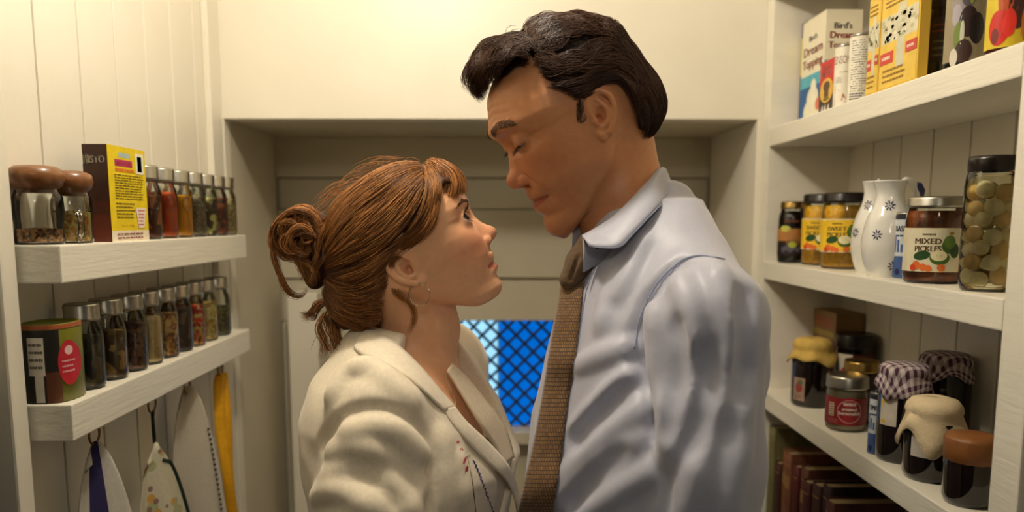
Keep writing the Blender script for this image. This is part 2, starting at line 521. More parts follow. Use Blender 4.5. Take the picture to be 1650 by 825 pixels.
# ceiling pendant: bare bulb in a holder (above the frame); it lights the room
pd = thing('pendant_lamp', 'warm bulb hanging from the ceiling above the two people', 'lamp', LAMP)
M_BULB = emitmat('bulb_glow', (1.0, 0.86, 0.64, 1), 30.0)
lathe('bulb', [(0, -.035), (.016, -.031), (.026, -.018), (.029, -.002), (.024, .016), (.014, .030), (.012, .036)], M_BULB, pd, seg=24)
lathe('bulb_holder', [(.013, .036), (.017, .038), (.017, .07), (.006, .078), (0, .078)], pmat('brass', rgb(170, 130, 60), .3, metal=1), pd, seg=20)
tube('flex', [(0, 0, .078), (0, 0, ZC - LAMP.z)], .003, pmat('flex_white', rgb(220, 215, 200), .5), pd, seg=8)
pl = bpy.data.lights.new('bulb_light', 'POINT'); pl.energy = LAMP_W; pl.shadow_soft_size = 0.045; pl.color = (1.0, 0.89, 0.73)
plo = bpy.data.objects.new('bulb_light', pl); COL.objects.link(plo); plo.parent = pd; plo.location = (0, 0, -0.085)

# added fill lamp behind the camera: a spot that brightens the faces
hl = thing('fill_lamp', 'unseen fill lamp added behind the camera to brighten the faces', 'lamp', (0.05, -0.70, 2.28))
lathe('shade', [(0, .06), (.05, .06), (.16, .03), (.18, 0), (.14, -.03), (0, -.045)], emitmat('fill_glow', (1.0, 0.90, 0.74, 1), 3.0), hl, seg=32)
lathe('fill_lamp_cap', [(0, .12), (.05, .12), (.05, .06), (0, .06)], MATS['brass'], hl, seg=20)
al_ = bpy.data.lights.new('fill_light', 'SPOT'); al_.spot_size = math.radians(44); al_.spot_blend = 1.0; al_.shadow_soft_size = 0.16; al_.energy = 24.0; al_.color = (1.0, 0.90, 0.74)
alo = bpy.data.objects.new('fill_light', al_); COL.objects.link(alo); alo.parent = hl; alo.location = (0, 0, -0.06)
alo.rotation_euler = (Vector((0.03, 0.95, 1.53)) - Vector((0.05, -0.70, 2.22))).to_track_quat('-Z', 'Y').to_euler()
# ================================================================== THINGS ON THE SHELVES
M_GLASS = glassmat('clear_glass', (0.93, 0.95, 0.92, 1))
M_TIN = pmat('brushed_tin', rgb(176, 172, 160), 0.32, metal=1.0, var=0.08, scale=80)
M_GOLD = pmat('gold_lid', rgb(170, 140, 80), 0.3, metal=1.0, var=0.08)
M_BLACKLID = pmat('black_lid', rgb(26, 18, 16), 0.28, var=0.1)
M_WHITE = ink(238, 232, 214)
M_PAPER = pmat('paper_label', rgb(228, 222, 202), 0.8, var=0.05, scale=40)

# ---- left spice shelves --------------------------------------------------------------------
def solve_right_edge(px_r, py, X, R):
    """depth y of a cylinder axis at X whose right silhouette meets pixel px_r"""
    lo, hi = 0.6, 1.8
    for _ in range(40):
        y = (lo + hi) / 2
        d = Vector((X, y)); dist = d.length; a = math.asin(R / dist)
        ang = math.atan2(X, y) + a
        t = math.sqrt(dist * dist - R * R)
        p = proj((t * math.sin(ang), t * math.cos(ang), CAM.z - 0.05))
        if p[0] < px_r: lo = y
        else: hi = y
    return (lo + hi) / 2
def spice_jar(label, fillmat, loc, lvl, emblem, group, H=0.104, R=0.0225, lid=M_TIN):
    t = thing('spice_jar', label, 'jar', loc, 0, group)
    s = H / 0.104
    prof = [(0, 0.0), (R * .86, 0.0), (R * .97, .004 * s), (R, .010 * s), (R, .064 * s), (R * .93, .072 * s), (R * .80, .079 * s), (R * .78, .0845 * s)]
    lathe('glass', prof, M_GLASS, t, seg=32)
    k = R * .93
    top = 0.006 + lvl * 0.064
    pr = [(0, .004), (k * .9, .004), (k, .010)]
    pr += [(k if z < .064 else k * (1 - (z - .064) * 16), z) for z in np.linspace(.014, max(.016, top), 5)]
    pr += [(pr[-1][0] * .5, top + .0015), (0, top + .0005)]
    lathe('filling', pr, fillmat, t, seg=24)
    lr = R * .87
    lathe('lid', [(lr * .98, .083 * s), (lr * 1.03, .0835 * s), (lr * 1.03, .087 * s), (lr, .0885 * s), (lr, .1015 * s), (lr * .95, .104 * s), (lr * .9, .1035 * s), (0, .1035 * s)],
          lid, t, seg=48, wob=lambda a, z: 1 + (.012 * math.cos(24 * a) if .089 * s < z < .1016 * s else 0))
    if emblem:
        pts = []
        for i in range(20):
            a = 2 * math.pi * i / 20
            ss, zz = .0072 * math.cos(a), .052 + .0105 * math.sin(a)
            th = -0.55 + ss / R
            pts.append(((R + .0003) * math.cos(th), (R + .0003) * math.sin(th), zz))
        tube('embossed_ring', pts, .0009, M_GLASS, t, seg=6, closed=True)
    return t
c = rgb
fills_up = [('cinnamon bark', grainmat('fill_cinnamon', c(113, 58, 32), c(151, 81, 43), c(229, 145, 78), 60, .6), .86, 'dark reddish cinnamon bark, next to the yellow and brown box'),
            ('paprika', grainmat('fill_paprika', c(214, 84, 26), c(226, 98, 36), c(232, 110, 46), 900, .8, .2), .97, 'bright orange-red paprika powder'),
            ('turmeric', grainmat('fill_turmeric', c(240, 164, 16), c(244, 176, 24), c(248, 190, 44), 900, .8, .2), .92, 'golden yellow turmeric powder'),
            ('dried herb', grainmat('fill_greyherb', c(101, 90, 70), c(145, 130, 101), c(186, 168, 133), 350), .96, 'fine grey-green dried herb'),
            ('mushroom', grainmat('fill_darkleaf', c(70, 55, 38), c(107, 87, 55), c(240, 240, 157), 95), .92, 'dark dried leaves with one pale flake'),
            ('dried chilli', grainmat('fill_chilli', c(84, 41, 29), c(133, 61, 38), c(186, 101, 61), 120), .94, 'dark brown-red dried chilli'),
            ('dried flower', grainmat('fill_straw', c(151, 133, 87), c(194, 174, 119), c(229, 212, 154), 260), .93, 'straw coloured dried flowers, at the far end of the upper spice shelf')]
XJ = -0.511
def row_depths(edges, py, R):
    ys = [solve_right_edge(e, py, XJ, R) for e in edges]
    cap = YL1 - R - .0012
    for i in range(len(ys) - 1, -1, -1):
        ys[i] = min(ys[i], cap); cap = ys[i] - 2 * R - .0012
    return ys
YUP = row_depths((266, 291, 315, 336, 354, 372, 389), 340, .0225)

for y, (nm, fm, lv, d) in zip(YUP, fills_up):
    j = spice_jar('spice jar of ' + d, fm, (XJ, y, ZL_UP), lv, True, 'spice jars on the upper left shelf')
fills_lo = [('bay', grainmat('fill_bay', c(55, 49, 32), c(78, 70, 43), c(113, 99, 64), 90), .9, 'dark bay leaves, mostly hidden by the green and red tin'),
            ('dried mushroom', grainmat('fill_mushroom', c(96, 72, 38), c(151, 116, 61), c(215, 174, 101), 75), .88, 'chunky olive-brown dried pieces beside the green and red tin'),
            ('clove', grainmat('fill_clove', c(70, 46, 35), c(107, 72, 55), c(145, 101, 78), 150), .93, 'reddish-brown cloves'),
            ('sesame', grainmat('fill_sesame', c(232, 206, 152), c(240, 218, 168), c(246, 228, 186), 420, .7, .3), .95, 'pale cream sesame seed'),
            ('seeds', grainmat('fill_seed', c(145, 96, 55), c(226, 154, 90), c(240, 215, 139), 210), .93, 'mixed tan and brown seeds'),
            ('vanilla', grainmat('fill_vanilla', c(55, 41, 32), c(84, 61, 46), c(116, 90, 70), 60), .97, 'black-brown vanilla sticks'),
            ('chilli flakes', grainmat('fill_flakes', c(186, 46, 32), c(240, 75, 46), c(240, 229, 128), 170), .95, 'red chilli flakes with pale seeds'),
            ('fennel', grainmat('fill_fennel', c(200, 157, 75), c(240, 215, 122), c(240, 240, 174), 210), .93, 'yellowish fennel seeds'),
            ('oregano', grainmat('fill_oregano', c(87, 87, 55), c(125, 125, 81), c(154, 154, 107), 260), .72, 'half-filled grey-green oregano, at the far end of the lower spice shelf')]
YLOW = row_depths((160, 197, 230, 255.5, 282, 305, 326, 346, 367), 520, .0228)

for y, (nm, fm, lv, d) in zip(YLOW, fills_lo):
    spice_jar('spice jar of ' + d, fm, (XJ, y, ZL_LO), lv, False, 'spice jars on the lower left shelf', R=.0228)

# gravy box on the upper left shelf
def carton(name, label, cat, lo, hi, mat, group=None):
    """box thing standing at lo.z; returns the Empty at the centre of its base plus its half sizes"""
    cx, cy = (lo[0] + hi[0]) / 2, (lo[1] + hi[1]) / 2
    t = thing(name, label, cat, (cx, cy, lo[2]), 0, group)
    hx, hy, h = (hi[0] - lo[0]) / 2, (hi[1] - lo[1]) / 2, hi[2] - lo[2]
    box('carton_body', (-hx, -hy, 0), (hx, hy, h), mat, t, bev=.0008)
    return t, hx, hy, h
yb0, yb1 = at_x(176, 310, XL - .006).y, at_x(236, 310, XL - .006).y
zt_b = at_x(172.6, 232, XL - .006).z
bx0 = at_y(131, 236, yb0).x

yb1 = min(yb1, YUP[0] - .0230)
t, hx, hy, h = carton('gravy_box', 'tall yellow and dark brown gravy powder box with white lettering', 'box', (max(bx0, WL + .003), yb0, ZL_UP), (XL - .006, yb1, zt_b),
                      pmat('box_brown', rgb(58, 30, 20), .45, var=.1))
setp(t.children[0], 'dark brown cardboard body with a rust-red lower part')
P = Print(plane_surf((0, -hy, 0), (1, 0, 0), (0, 0, 1)))
P.rect(-hx, 0, hx, h * .35, ink(92, 36, 18)).rect(-hx, h * .28, hx, h * .42, ink(74, 32, 18)).done('rust_panel', t)
P = Print(plane_surf((0, -hy - .0003, 0), (1, 0, 0), (0, 0, 1)))
P.text('ISTO', hx * .16, h * .81, h * .075, ink(232, 220, 190), width=hx * 1.25, bold=.0004)
P.text('B', -hx * .72, h * .795, h * .11, ink(232, 220, 190), width=hx * .42, bold=.0005)
P.done('front_lettering', t)
P = Print(plane_surf((hx, 0, 0), (0, 1, 0), (0, 0, 1)))
Y_ = ink(236, 208, 22)
P.rect(-hy, 0, hy, h, Y_, 1).rect(-hy, 0, hy, h * .115, ink(240, 226, 200), 1)
P.rect(-hy * .45, h * .885, hy * .15, h * .935, ink(176, 196, 190), 1)
P.rect(-hy * .66, h * .79, hy * .26, h * .862, ink(190, 56, 92), 1).text('BONUS', -hy * .2, h * .80, h * .045, ink(120, 20, 70), width=hy * .72)
P.rect(-hy * .66, h * .735, hy * .34, h * .772, ink(226, 150, 30), 1).text('FREE PACK', -hy * .16, h * .74, h * .025, ink(190, 60, 20), width=hy * .9)
P.rect(hy * .42, h * .73, hy * .88, h * .955, ink(240, 236, 214), 1).text('1', hy * .65, h * .755, h * .17, ink(40, 128, 76), width=hy * .22, bold=.0006)
P.lines(-hy * .72, hy * .84, h * .44, h * .715, 10, ink(112, 96, 20)).lines(-hy * .72, hy * .3, h * .24, h * .42, 5, ink(112, 96, 20))
P.poly([(hy * .3, h * .36), (hy * .9, h * .36), (hy * .72, h * .14), (hy * .42, h * .14)], ink(240, 224, 210))
P.lines(hy * .42, hy * .8, h * .16, h * .35, 5, ink(200, 60, 70), ragged=.3)
P.text('7oz e 198g', -hy * .2, h * .16, h * .02, ink(170, 90, 20), width=hy * .7).lines(-hy * .75, hy * .8, h * .02, h * .1, 2, ink(140, 80, 90)).done('side_print', t)

# two glass jars with round wooden lids; the small one has a glass handle
M_LIDWOOD = pmat('lid_wood', rgb(128, 82, 44), 0.35, var=.25, scale=40, stretch=(1, 1, 4), coat=.3)
M_JARFILL = grainmat('fill_sugar_brown', c(99, 70, 46), c(171, 122, 75), c(229, 174, 113), 300)
def lidded(label, x, y, R, H, fill, level, handle):
    t = thing('lidded_glass_jar', label, 'jar', (x, y, ZL_UP), 0, 'wooden lidded jars on the upper left shelf')
    hb = H * .70
    lathe('glass', [(0, 0), (R * .88, 0), (R * .96, .003), (R * .93, hb * .35), (R, hb * .6), (R * .97, hb * .85), (R * .80, hb)], M_GLASS, t)
    lathe('filling', [(0, .003), (R * .84, .003), (R * .86, hb * level), (0, hb * level + .002)], fill, t, seg=24)
    lathe('lid', [(0, hb - .004), (R * .74, hb - .004), (R * .78, hb), (R * 1.0, hb + H * .05), (R * 1.10, hb + H * .15), (R * 1.04, hb + H * .24), (R * .8, H * .985), (R * .4, H), (0, H)], M_LIDWOOD, t)
    if handle:
        pts = [(R * .6, -R * .75, hb * .62), (R * .9, -R * 1.15, hb * .66), (R * 1.15, -R * 1.35, hb * .40), (R * 1.0, -R * 1.2, hb * .12), (R * .62, -R * .72, hb * .08)]
        tube('handle', catmull(pts, 6), .0035, M_GLASS, t, seg=8)
zl = at_y(70, 268, .92).z - ZL_UP
lidded('glass jar with thick brown wooden lid at the near end of the upper spice shelf', -.5175, .902, .0262, zl, M_JARFILL, .28, False)
lidded('smaller glass jar with wooden lid and side handle beside the gravy box', -.5085, .9555, .0225, zl * .97, grainmat('fill_tan', c(215, 151, 84), c(240, 200, 122), c(240, 240, 162), 300), .62, True)

# oval mustard-style tin at the near end of the lower spice shelf
yt0 = at_x(118, 580, XL - .008).y
tz = at_x(132, 515, XL - .010).z - ZL_LO
t = thing('custard_tin', 'flat green and black tin with a red disc on the lower spice shelf', 'tin', (-.5165, .9085, ZL_LO), 0)
TX, TY = .0270, .0335
def oval(a, n=2.6): 
    ca, sa = math.cos(a), math.sin(a)
    return (TX * abs(ca) ** (2 / n) * math.copysign(1, ca), TY * abs(sa) ** (2 / n) * math.copysign(1, sa))
rows = []
for z, k in ((0, .94), (.002, 1), (tz - .002, 1), (tz, .97), (tz, .9), (tz - .002, .89), (tz - .002, 0.01)):
    rows.append([(oval(2 * math.pi * i / 48)[0] * k, oval(2 * math.pi * i / 48)[1] * k, z) for i in range(48)])
grid_obj('tin_body', rows, [pmat('tin_green', rgb(112, 112, 24), .35, var=.1)], t, closed=True)
def oval_surf(s, b, d):
    # s: arc length from the corner facing the camera side, increasing towards +y along the room-facing flank
    a = -math.pi / 2 + s / .048 * 1.12
    x, y = oval(a); n = Vector((x / TX ** 2, y / TY ** 2)).normalized()
    return Vector((x + n.x * (d + .0003), y + n.y * (d + .0003), b))
P = Print(oval_surf)
P.rect(-.045, tz * .01, .036, tz * .93, ink(28, 24, 16), 24)
P.rect(-.045, tz * .01, -.030, tz * .93, ink(150, 24, 22), 8)
P.rect(.010, tz * .01, .036, tz * .4, ink(92, 50, 26), 8)
P.rect(-.010, tz * .36, .010, tz * .84, ink(214, 206, 190), 8).rect(-.002, tz * .02, .007, tz * .36, ink(204, 198, 184), 6)
P.lines(-.008, .009, tz * .42, tz * .80, 4, ink(90, 84, 74), ragged=.2)
P.disc(.052, tz * .50, .021, tz * .29, ink(190, 28, 44), 24).disc(.052, tz * .66, .008, tz * .06, ink(230, 190, 190), 12)
P.lines(.038, .066, tz * .36, tz * .56, 3, ink(226, 170, 176), ragged=.3).done('printed_front', t)
P = Print(oval_surf); P.rect(-.05, tz * .94, .085, tz * .995, ink(170, 90, 50), 30).done('rim_band', t)

# brass cup hooks under the lower shelf and the cloths hanging from them
M_BRASS = pmat('hook_brass', rgb(150, 112, 62), .35, metal=1.0, var=.1)
ZH = ZL_LO - .042
hooks = []
HOOKLAB = ['brass cup hook holding the blue-striped cloth', 'brass cup hook holding the floral cloth by its green loop',
           'brass cup hook holding the grey linen towel', 'brass cup hook holding the yellow apron strings']
XH = -.505
for (px, py), lab in zip(((152, 700), (245, 652), (302, 628), (355, 598)), HOOKLAB):
    y = at_x(px, py, XH).y
    t = thing('cup_hook', lab, 'hook', (XH, y, ZH), 0, 'brass hooks under the lower spice shelf')
    r = .0125
    pts = [(0, 0, 0), (0, 0, -.004)] + [(0, -r * math.sin(a) * 1.0, -.004 - r + r * math.cos(a)) for a in np.linspace(.15, 5.0, 16)]
    tube('wire', pts, .0015, M_BRASS, t, seg=8)
    lathe('rose', [(0, 0), (.005, 0), (.005, -.001), (.002, -.003), (0, -.003)], M_BRASS, t, seg=12)
    hooks.append(Vector((XH, y, ZH - .004 - 2 * r)))
def hanging(name, label, hook, half, length, folds, mat, dx=0.0, lean=0.0, amp=.012, gather=.012, th=.0022, split=None, cat='towel', parent=None, z_off=0.0, xoff=0.012):
    """cloth gathered at a hook and fanning out downwards with folds"""
    rows = []
    for i in range(26):
        v = i / 25
        w = gather + (half - gather) * (v ** .52)
        r = []
        for j in range(33):
            u = j / 32 * 2 - 1
            ph = folds * u * math.pi
            x = xoff * (1 - v) * .2 + amp * (.35 + .65 * v) * math.sin(ph + 1.2 * v) * (1 - .3 * abs(u)) + .006 * math.cos(2.3 * ph)*v
            drop = (.010 * (1 - math.sqrt(max(0, 1 - u * u * .95)))) if i == 0 else 0
            r.append((x + dx + .42 * u * w + .012 * v, u * w + lean * v, -v * length - drop - (.02 * u * u) * (1 - v) ** 2))
        rows.append(r)
    t = parent or thing(name, label, cat, hook + Vector((0, 0, z_off)))
    o = grid_obj('cloth' if not parent else name, rows, mat, t, thick=th)
    return t, o, rows
M_LINEN = pmat('linen_grey', rgb(196, 188, 172), .95, var=.07, scale=300, bump=.5, bscale=900, sheen=.2)
def stripemat(name, base, stripe, lo, hi, coord=0):
    if name in MATS: return MATS[name]
    m = pmat(name, base, .92, var=.05, scale=200, bump=.4, bscale=700)
    N = m.node_tree.nodes; L = m.node_tree.links
    hs = next(n for n in N if n.type == 'HUE_SAT')
    uv = N.new('ShaderNodeUVMap'); sx = N.new('ShaderNodeSeparateXYZ'); L.new(uv.outputs[0], sx.inputs[0])
    a = N.new('ShaderNodeMath'); a.operation = 'COMPARE'; a.inputs[1].default_value = (lo + hi) / 2; a.inputs[2].default_value = (hi - lo) / 2
    L.new(sx.outputs[coord], a.inputs[0])
    mx = N.new('ShaderNodeMix'); mx.data_type = 'RGBA'; mx.inputs[6].default_value = base; mx.inputs[7].default_value = stripe
    L.new(a.outputs[0], mx.inputs[0]); L.new(mx.outputs[2], hs.inputs['Color'])
    return m
def floralmat(name):
    if name in MATS: return MATS[name]
    m = pmat(name, rgb(206, 200, 176), .92, var=.05, scale=200, bump=.4, bscale=700)
    N = m.node_tree.nodes; L = m.node_tree.links
    hs = next(n for n in N if n.type == 'HUE_SAT'); tc = next(n for n in N if n.type == 'TEX_COORD')
    prev = None; col = rgb(206, 200, 176)
    for sc, thr, cc, rnd in ((30, .30, rgb(176, 178, 134), 1.0), (36, .24, rgb(206, 160, 84), .9), (44, .2, rgb(150, 116, 108), .8)):
        vo = N.new('ShaderNodeTexVoronoi'); vo.inputs['Scale'].default_value = sc; vo.inputs['Randomness'].default_value = rnd
        L.new(tc.outputs['Object'], vo.inputs['Vector'])
        lt = N.new('ShaderNodeMath'); lt.operation = 'LESS_THAN'; lt.inputs[1].default_value = thr
        L.new(vo.outputs['Distance'], lt.inputs[0])
        mx = N.new('ShaderNodeMix'); mx.data_type = 'RGBA'; mx.inputs[7].default_value = cc
        if prev: L.new(prev, mx.inputs[6])
        else: mx.inputs[6].default_value = col
        L.new(lt.outputs[0], mx.inputs[0]); prev = mx.outputs[2]
    L.new(prev, hs.inputs['Color'])
    return m
hanging('striped_cloth', 'white tea cloth with a broad dark blue stripe under the spice shelf', hooks[0], .070, .42, 1.0,
        stripemat('cloth_bluestripe', rgb(204, 200, 192), rgb(52, 46, 96), .30, .52), lean=.015, gather=.008, z_off=.004)
t, o, r = hanging('floral_cloth', 'pale floral pot cloth with green edging hanging by a loop', hooks[1], .075, .42, .8,
                  floralmat('cloth_floral'), lean=.012, gather=.006, z_off=-.044, amp=.008)
tube('hanging_loop', [(0, -.002, .046), (.002, -.0045, .036), (.002, -.003, .012), (0, .001, -.002), (-.002, .004, .012), (-.002, .004, .036), (0, .003, .046)], .0024, pmat('loop_green', rgb(20, 44, 34), .8), t, seg=6, flat=.5)
tube('edge_binding', [Vector(rr[-1]) + Vector((.001, .0, 0)) for rr in r], .0032, MATS['loop_green'], t, seg=6)
t, o, r = hanging('linen_towel', 'grey linen towel with a dark drawn-thread border line', hooks[2], .080, .46, 1.15, M_LINEN, lean=.03, gather=.014, z_off=.012, amp=.014)
st = bmesh.new()
for i in range(4, 25):
    for k in (0, .5):
        p = Vector(r[i][25]) * (1 - k) + Vector(r[i + 1][25] if i < 25 else r[i][25]) * k + Vector((.003, 0, 0))
        bmesh.ops.create_cube(st, size=.003, matrix=Matrix.Translation(p))
bm_obj('border_stitching', st, pmat('stitch_dark', rgb(52, 40, 34), .9), t)
M_YEL = pmat('yellow_tape', rgb(240, 176, 20), .7, var=.1, scale=120)
t = thing('apron_string', 'looped yellow apron strings hanging from the last brass hook', 'strings', hooks[3] + Vector((0, 0, .002)))
for k, (off, sgn) in enumerate(((-.005, -1), (.005, 1))):
    pts = [(.002, off * .3, .002), (.002 * sgn, off, -.02), (.003 * sgn, off * 1.5 + .004, -.10), (-.002 * sgn, off * 1.6 + .014, -.19), (0, .026 + off * .3, -.26), (0, .04 + off, -.30), (0, .05 + off * 2, -.42)]
    rws = []
    for p in catmull(pts, 5):
        rws.append([(p[0] + q * .0065, p[1] + q * .0080, p[2]) for q in (-1, -.33, .33, 1)])
    grid_obj('tape', rws, M_YEL, t, thick=.0016)
# ---- right shelves -------------------------------------------------------------------------
def fit(pl_, pr_, pyt, zs, Xf):
    """cylinder whose silhouette spans pl_..pr_, standing on zs with its front at Xf -> (loc, R, H)"""
    R = .03; pm = (pl_ + pr_) / 2; pyb = 356 + (CAM.z - zs) / 1.1 * F_PX
    pyv = (pyt + pyb) / 2
    for _ in range(12):
        p = at_x(pm, pyv, Xf + R)
        dl, dr = ray(pl_, pyv), ray(pr_, pyv)
        half = abs(math.atan2(dr.x, dr.y) - math.atan2(dl.x, dl.y)) / 2
        R = math.hypot(p.x, p.y) * math.sin(half)
    zt = at_y(pm, pyt, p.y).z
    dist = math.hypot(p.x, p.y)
    return Vector((p.x, p.y, zs)), R, zt - zs
def face_cam(loc):
    """angle (about z) of the direction from a thing to the camera"""
    return math.atan2(-loc.y, -loc.x)
def jar(name, label, loc, R, H, fill, lid, neck=.88, lidh=.14, shoulder=.80, group=None, cat='jar', level=.95, glass=True, lidr=None, base=.9):
    t = thing(name, label, cat, loc, 0, group)
    hb = H * (1 - lidh)
    sh = hb * shoulder
    prof = [(0, 0), (R * base, 0), (R * .98, .004), (R, .009), (R, sh * .97), (R * .97, sh + (hb - sh) * .35), (R * neck, sh + (hb - sh) * .8), (R * neck, hb)]
    lathe('glass', prof, M_GLASS if glass else fill, t)
    if glass:
        k = .955
        top = hb * level
        fp = [(0, .003), (R * base * k, .003), (R * k, .010)]
        for z in np.linspace(.012, top, 9):
            if z <= sh * .97: rr = R
            elif z <= sh + (hb - sh) * .8: rr = R + (R * neck - R) * (z - sh * .97) / (sh + (hb - sh) * .8 - sh * .97)
            else: rr = R * neck
            fp.append((rr * k, z))
        fp.append((0, top))
        lathe('filling', fp, fill, t)
    lr = lidr or R * neck * 1.06
    lathe('lid', [(lr * .97, hb - .001), (lr * 1.02, hb), (lr * 1.02, hb + H * lidh * .15), (lr, hb + H * lidh * .25), (lr, H - .003), (lr * .95, H), (lr * .85, H - .0012), (0, H - .0012)], lid, t,
          wob=lambda a, z: 1 + .006 * math.cos(30 * a))
    return t
def veg_shapes(P, s, z, k, seed):
    """little painted vegetables: cauliflower, cucumber, tomatoes, leaves"""
    G, G2, O, Wc = ink(70, 104, 30), ink(36, 74, 30), ink(222, 110, 44), ink(232, 222, 178)
    P.disc(s - .010 * k, z + .006 * k, .010 * k, .0055 * k, G2, rot=.2)
    P.disc(s + .020 * k, z + .018 * k, .0085 * k, .0095 * k, G); P.disc(s + .027 * k, z + .012 * k, .006 * k, .009 * k, G2)
    P.disc(s + .010 * k, z + .003 * k, .011 * k, .008 * k, G); P.disc(s + .009 * k, z + .006 * k, .009 * k, .0065 * k, Wc)
    for a, b, r, m in ((-.016, -.006, .0052, O), (-.008, -.008, .0045, O), (-.020, -.009, .004, ink(206, 66, 30)), (-.002, -.0095, .004, O), (.012, -.0085, .0045, O)):
        P.disc(s + a * k, z + b * k, r * k, r * k, m, 12)
def relish(label, loc, R, H, words, lab_col, lid, fill, group, labz=(.22, .66), ds=0.0):
    t = jar('pickle_jar', label, loc, R, H, fill, lid, neck=.93, lidh=.12, shoulder=.84, group=group)
    a0 = face_cam(loc)
    P = Print(cyl_surf(R + .0002, a0))
    z0, z1 = H * labz[0], H * labz[1]; w = R * 1.45
    P.rect(-w, z0, w, z1, ink(226, 212, 176), 26).rect(-w, z0 + .002, w, z1 - .002, lab_col, 26)
    k = R / .036
    P.text('WAITROSE', ds - .002 * k, z1 - (z1 - z0) * .17, .0026 * k, ink(70, 50, 30), width=.016 * k, bold=.0002)
    h = (z1 - z0)
    for i, wd in enumerate(words):
        P.text(wd, ds - .003 * k, z1 - h * (.36 + .17 * i), h * .125, ink(86, 62, 24), width=.031 * k, bold=.0004)
    veg_shapes(P, ds + .001 * k, z0 + h * .26, k * 1.05, 1)
    P.disc(ds + .022 * k, z0 + h * .68, .0075 * k, .0085 * k, ink(88, 120, 40)); P.disc(ds + .024 * k, z0 + h * .88, .003 * k, .002 * k, ink(160, 130, 40))
    P.done('paper_label', t)
    return t

# ---- middle shelf
zs = Z_MID
def dark_jam(loc, R, H):
    t = jar('sauce_jar', 'dark fruit sauce jar with dull gold lid at the far end of the pickle shelf', loc, R, H, pmat('fill_dark', rgb(26, 12, 10), .3), M_GOLD, neck=.84, lidh=.11, shoulder=.80)
    P = Print(cyl_surf(R + .0002, face_cam(loc)))
    w = R * 1.4
    P.rect(-w, H * .12, w, H * .58, ink(30, 18, 16), 20).rect(-w, H * .36, w, H * .56, ink(176, 120, 60), 20)
    P.disc(-R * .5, H * .56, R * .42, H * .05, ink(196, 200, 90)).disc(R * .2, H * .34, R * .6, H * .05, ink(150, 104, 56))
    for i in range(5): P.disc(-R * .6 + i * R * .28, H * (.22 + .03 * (i % 2)), R * .16, H * .05, ink(84, 82, 96), 12)
    P.disc(R * .1, H * .30, R * .3, H * .05, ink(170, 178, 60)).rect(-R * .5, H * .66, R * .5, H * .70, ink(96, 50, 34), 8)
    P.done('paper_label', t)
loc, R, H = fit(1253, 1297, 325, zs, .512); dark_jam(loc, R, H)
M_PICC = pmat('piccalilli', rgb(238, 186, 44), .45, var=.22, scale=160, bump=.5, bscale=260)
loc, R, H = fit(1291, 1361, 313, zs, .529)
loc2, R2, H2 = fit(1322, 1398, 311, zs, .5205)
relish('yellow sweet pickle jar with black lid, the one half hidden beside the dark sauce jar', loc, R, H, ('SWEET', 'PICKLE'), ink(240, 196, 40), M_BLACKLID, M_PICC, 'sweet pickle jars', ds=-.012)
relish('yellow sweet pickle jar with black lid standing next to the white jugs', loc2, R2, H2, ('SWEET', 'PICKLE'), ink(240, 196, 40), M_BLACKLID, M_PICC, 'sweet pickle jars', ds=-.009)


# white jugs with blue flowers
M_CHINA = pmat('white_china', rgb(232, 230, 222), .12, var=.02, scale=8, coat=.6)
M_NAVY = ink(28, 36, 86, .3)
def jug(label, loc, R, H, handle_dir, flowers):
    t = thing('milk_jug', label, 'jug', loc, 0, 'white jugs with blue flowers')
    prof = [(0, 0), (.62, 0), (.70, .012), (.88, .13), (.985, .27), (1, .36), (.955, .48), (.82, .62), (.64, .73), (.55, .82), (.54, .89), (.60, .965), (.635, .99), (.61, 1.0), (.57, .985), (.50, .89), (.5, .8), (.3, .7), (0, .68)]
    sp = [(p[0], p[1]) for p in catmull(prof, 3)]
    def wob(a, z):
        d = math.cos(a - (handle_dir + math.pi))
        return 1 + (.14 * max(0, d) ** 3 * max(0, (z / H - .86) / .14) if z > .86 * H else 0)
    lathe('body', [(max(r, 0) * R if r > 1e-4 else 0, z * H) for r, z in sp], M_CHINA, t, seg=40, wob=wob)
    hd = Vector((math.cos(handle_dir), math.sin(handle_dir), 0))
    pts = [hd * (R * .50) + Vector((0, 0, H * .93)), hd * (R * .78) + Vector((0, 0, H * 1.0)), hd * (R * 1.15) + Vector((0, 0, H * .985)), hd * (R * 1.42) + Vector((0, 0, H * .90)),
           hd * (R * 1.42) + Vector((0, 0, H * .74)), hd * (R * 1.20) + Vector((0, 0, H * .60)), hd * (R * .86) + Vector((0, 0, H * .53))]
    tube('handle', catmull(pts, 6), .0055, M_CHINA, t, seg=10, flat=.75)
    tube('handle_tip', [pts[3] + hd * -.004 + Vector((0, 0, .0085)), pts[3] + hd * .001 + Vector((0, 0, .0065)), pts[3] + hd * .007 + Vector((0, 0, -.001)), pts[3] + hd * .009 + Vector((0, 0, -.010))], [.004, .0068, .0068, .004], M_NAVY, t, seg=10)
    tab = sp
    def rad(z):
        zz = z / H
        for (r0, z0), (r1, z1) in zip(tab, tab[1:]):
            if z0 <= zz <= z1 and r0 > .4: return R * (r0 + (r1 - r0) * (zz - z0) / max(1e-6, z1 - z0))
        return R * .6
    a0 = face_cam(loc)
    for ang, zz in flowers:
        def sf(s, b, d):
            z = zz * H + b; r = rad(z) + d + .0004
            a = a0 + ang + s / r
            return Vector((r * math.cos(a), r * math.sin(a), z))
        P = Print(sf)
        for k in range(8):
            a = 2 * math.pi * k / 8 + .2
            P.disc(.0048 * math.cos(a), .0048 * math.sin(a), .0027, .0009, M_NAVY, 8, rot=a); P.lay -= .00006
        P.disc(0, 0, .0008, .0008, M_NAVY, 6).done('painted_flower', t)
loc, R, H = fit(1388, 1474, 291, zs, .5025)
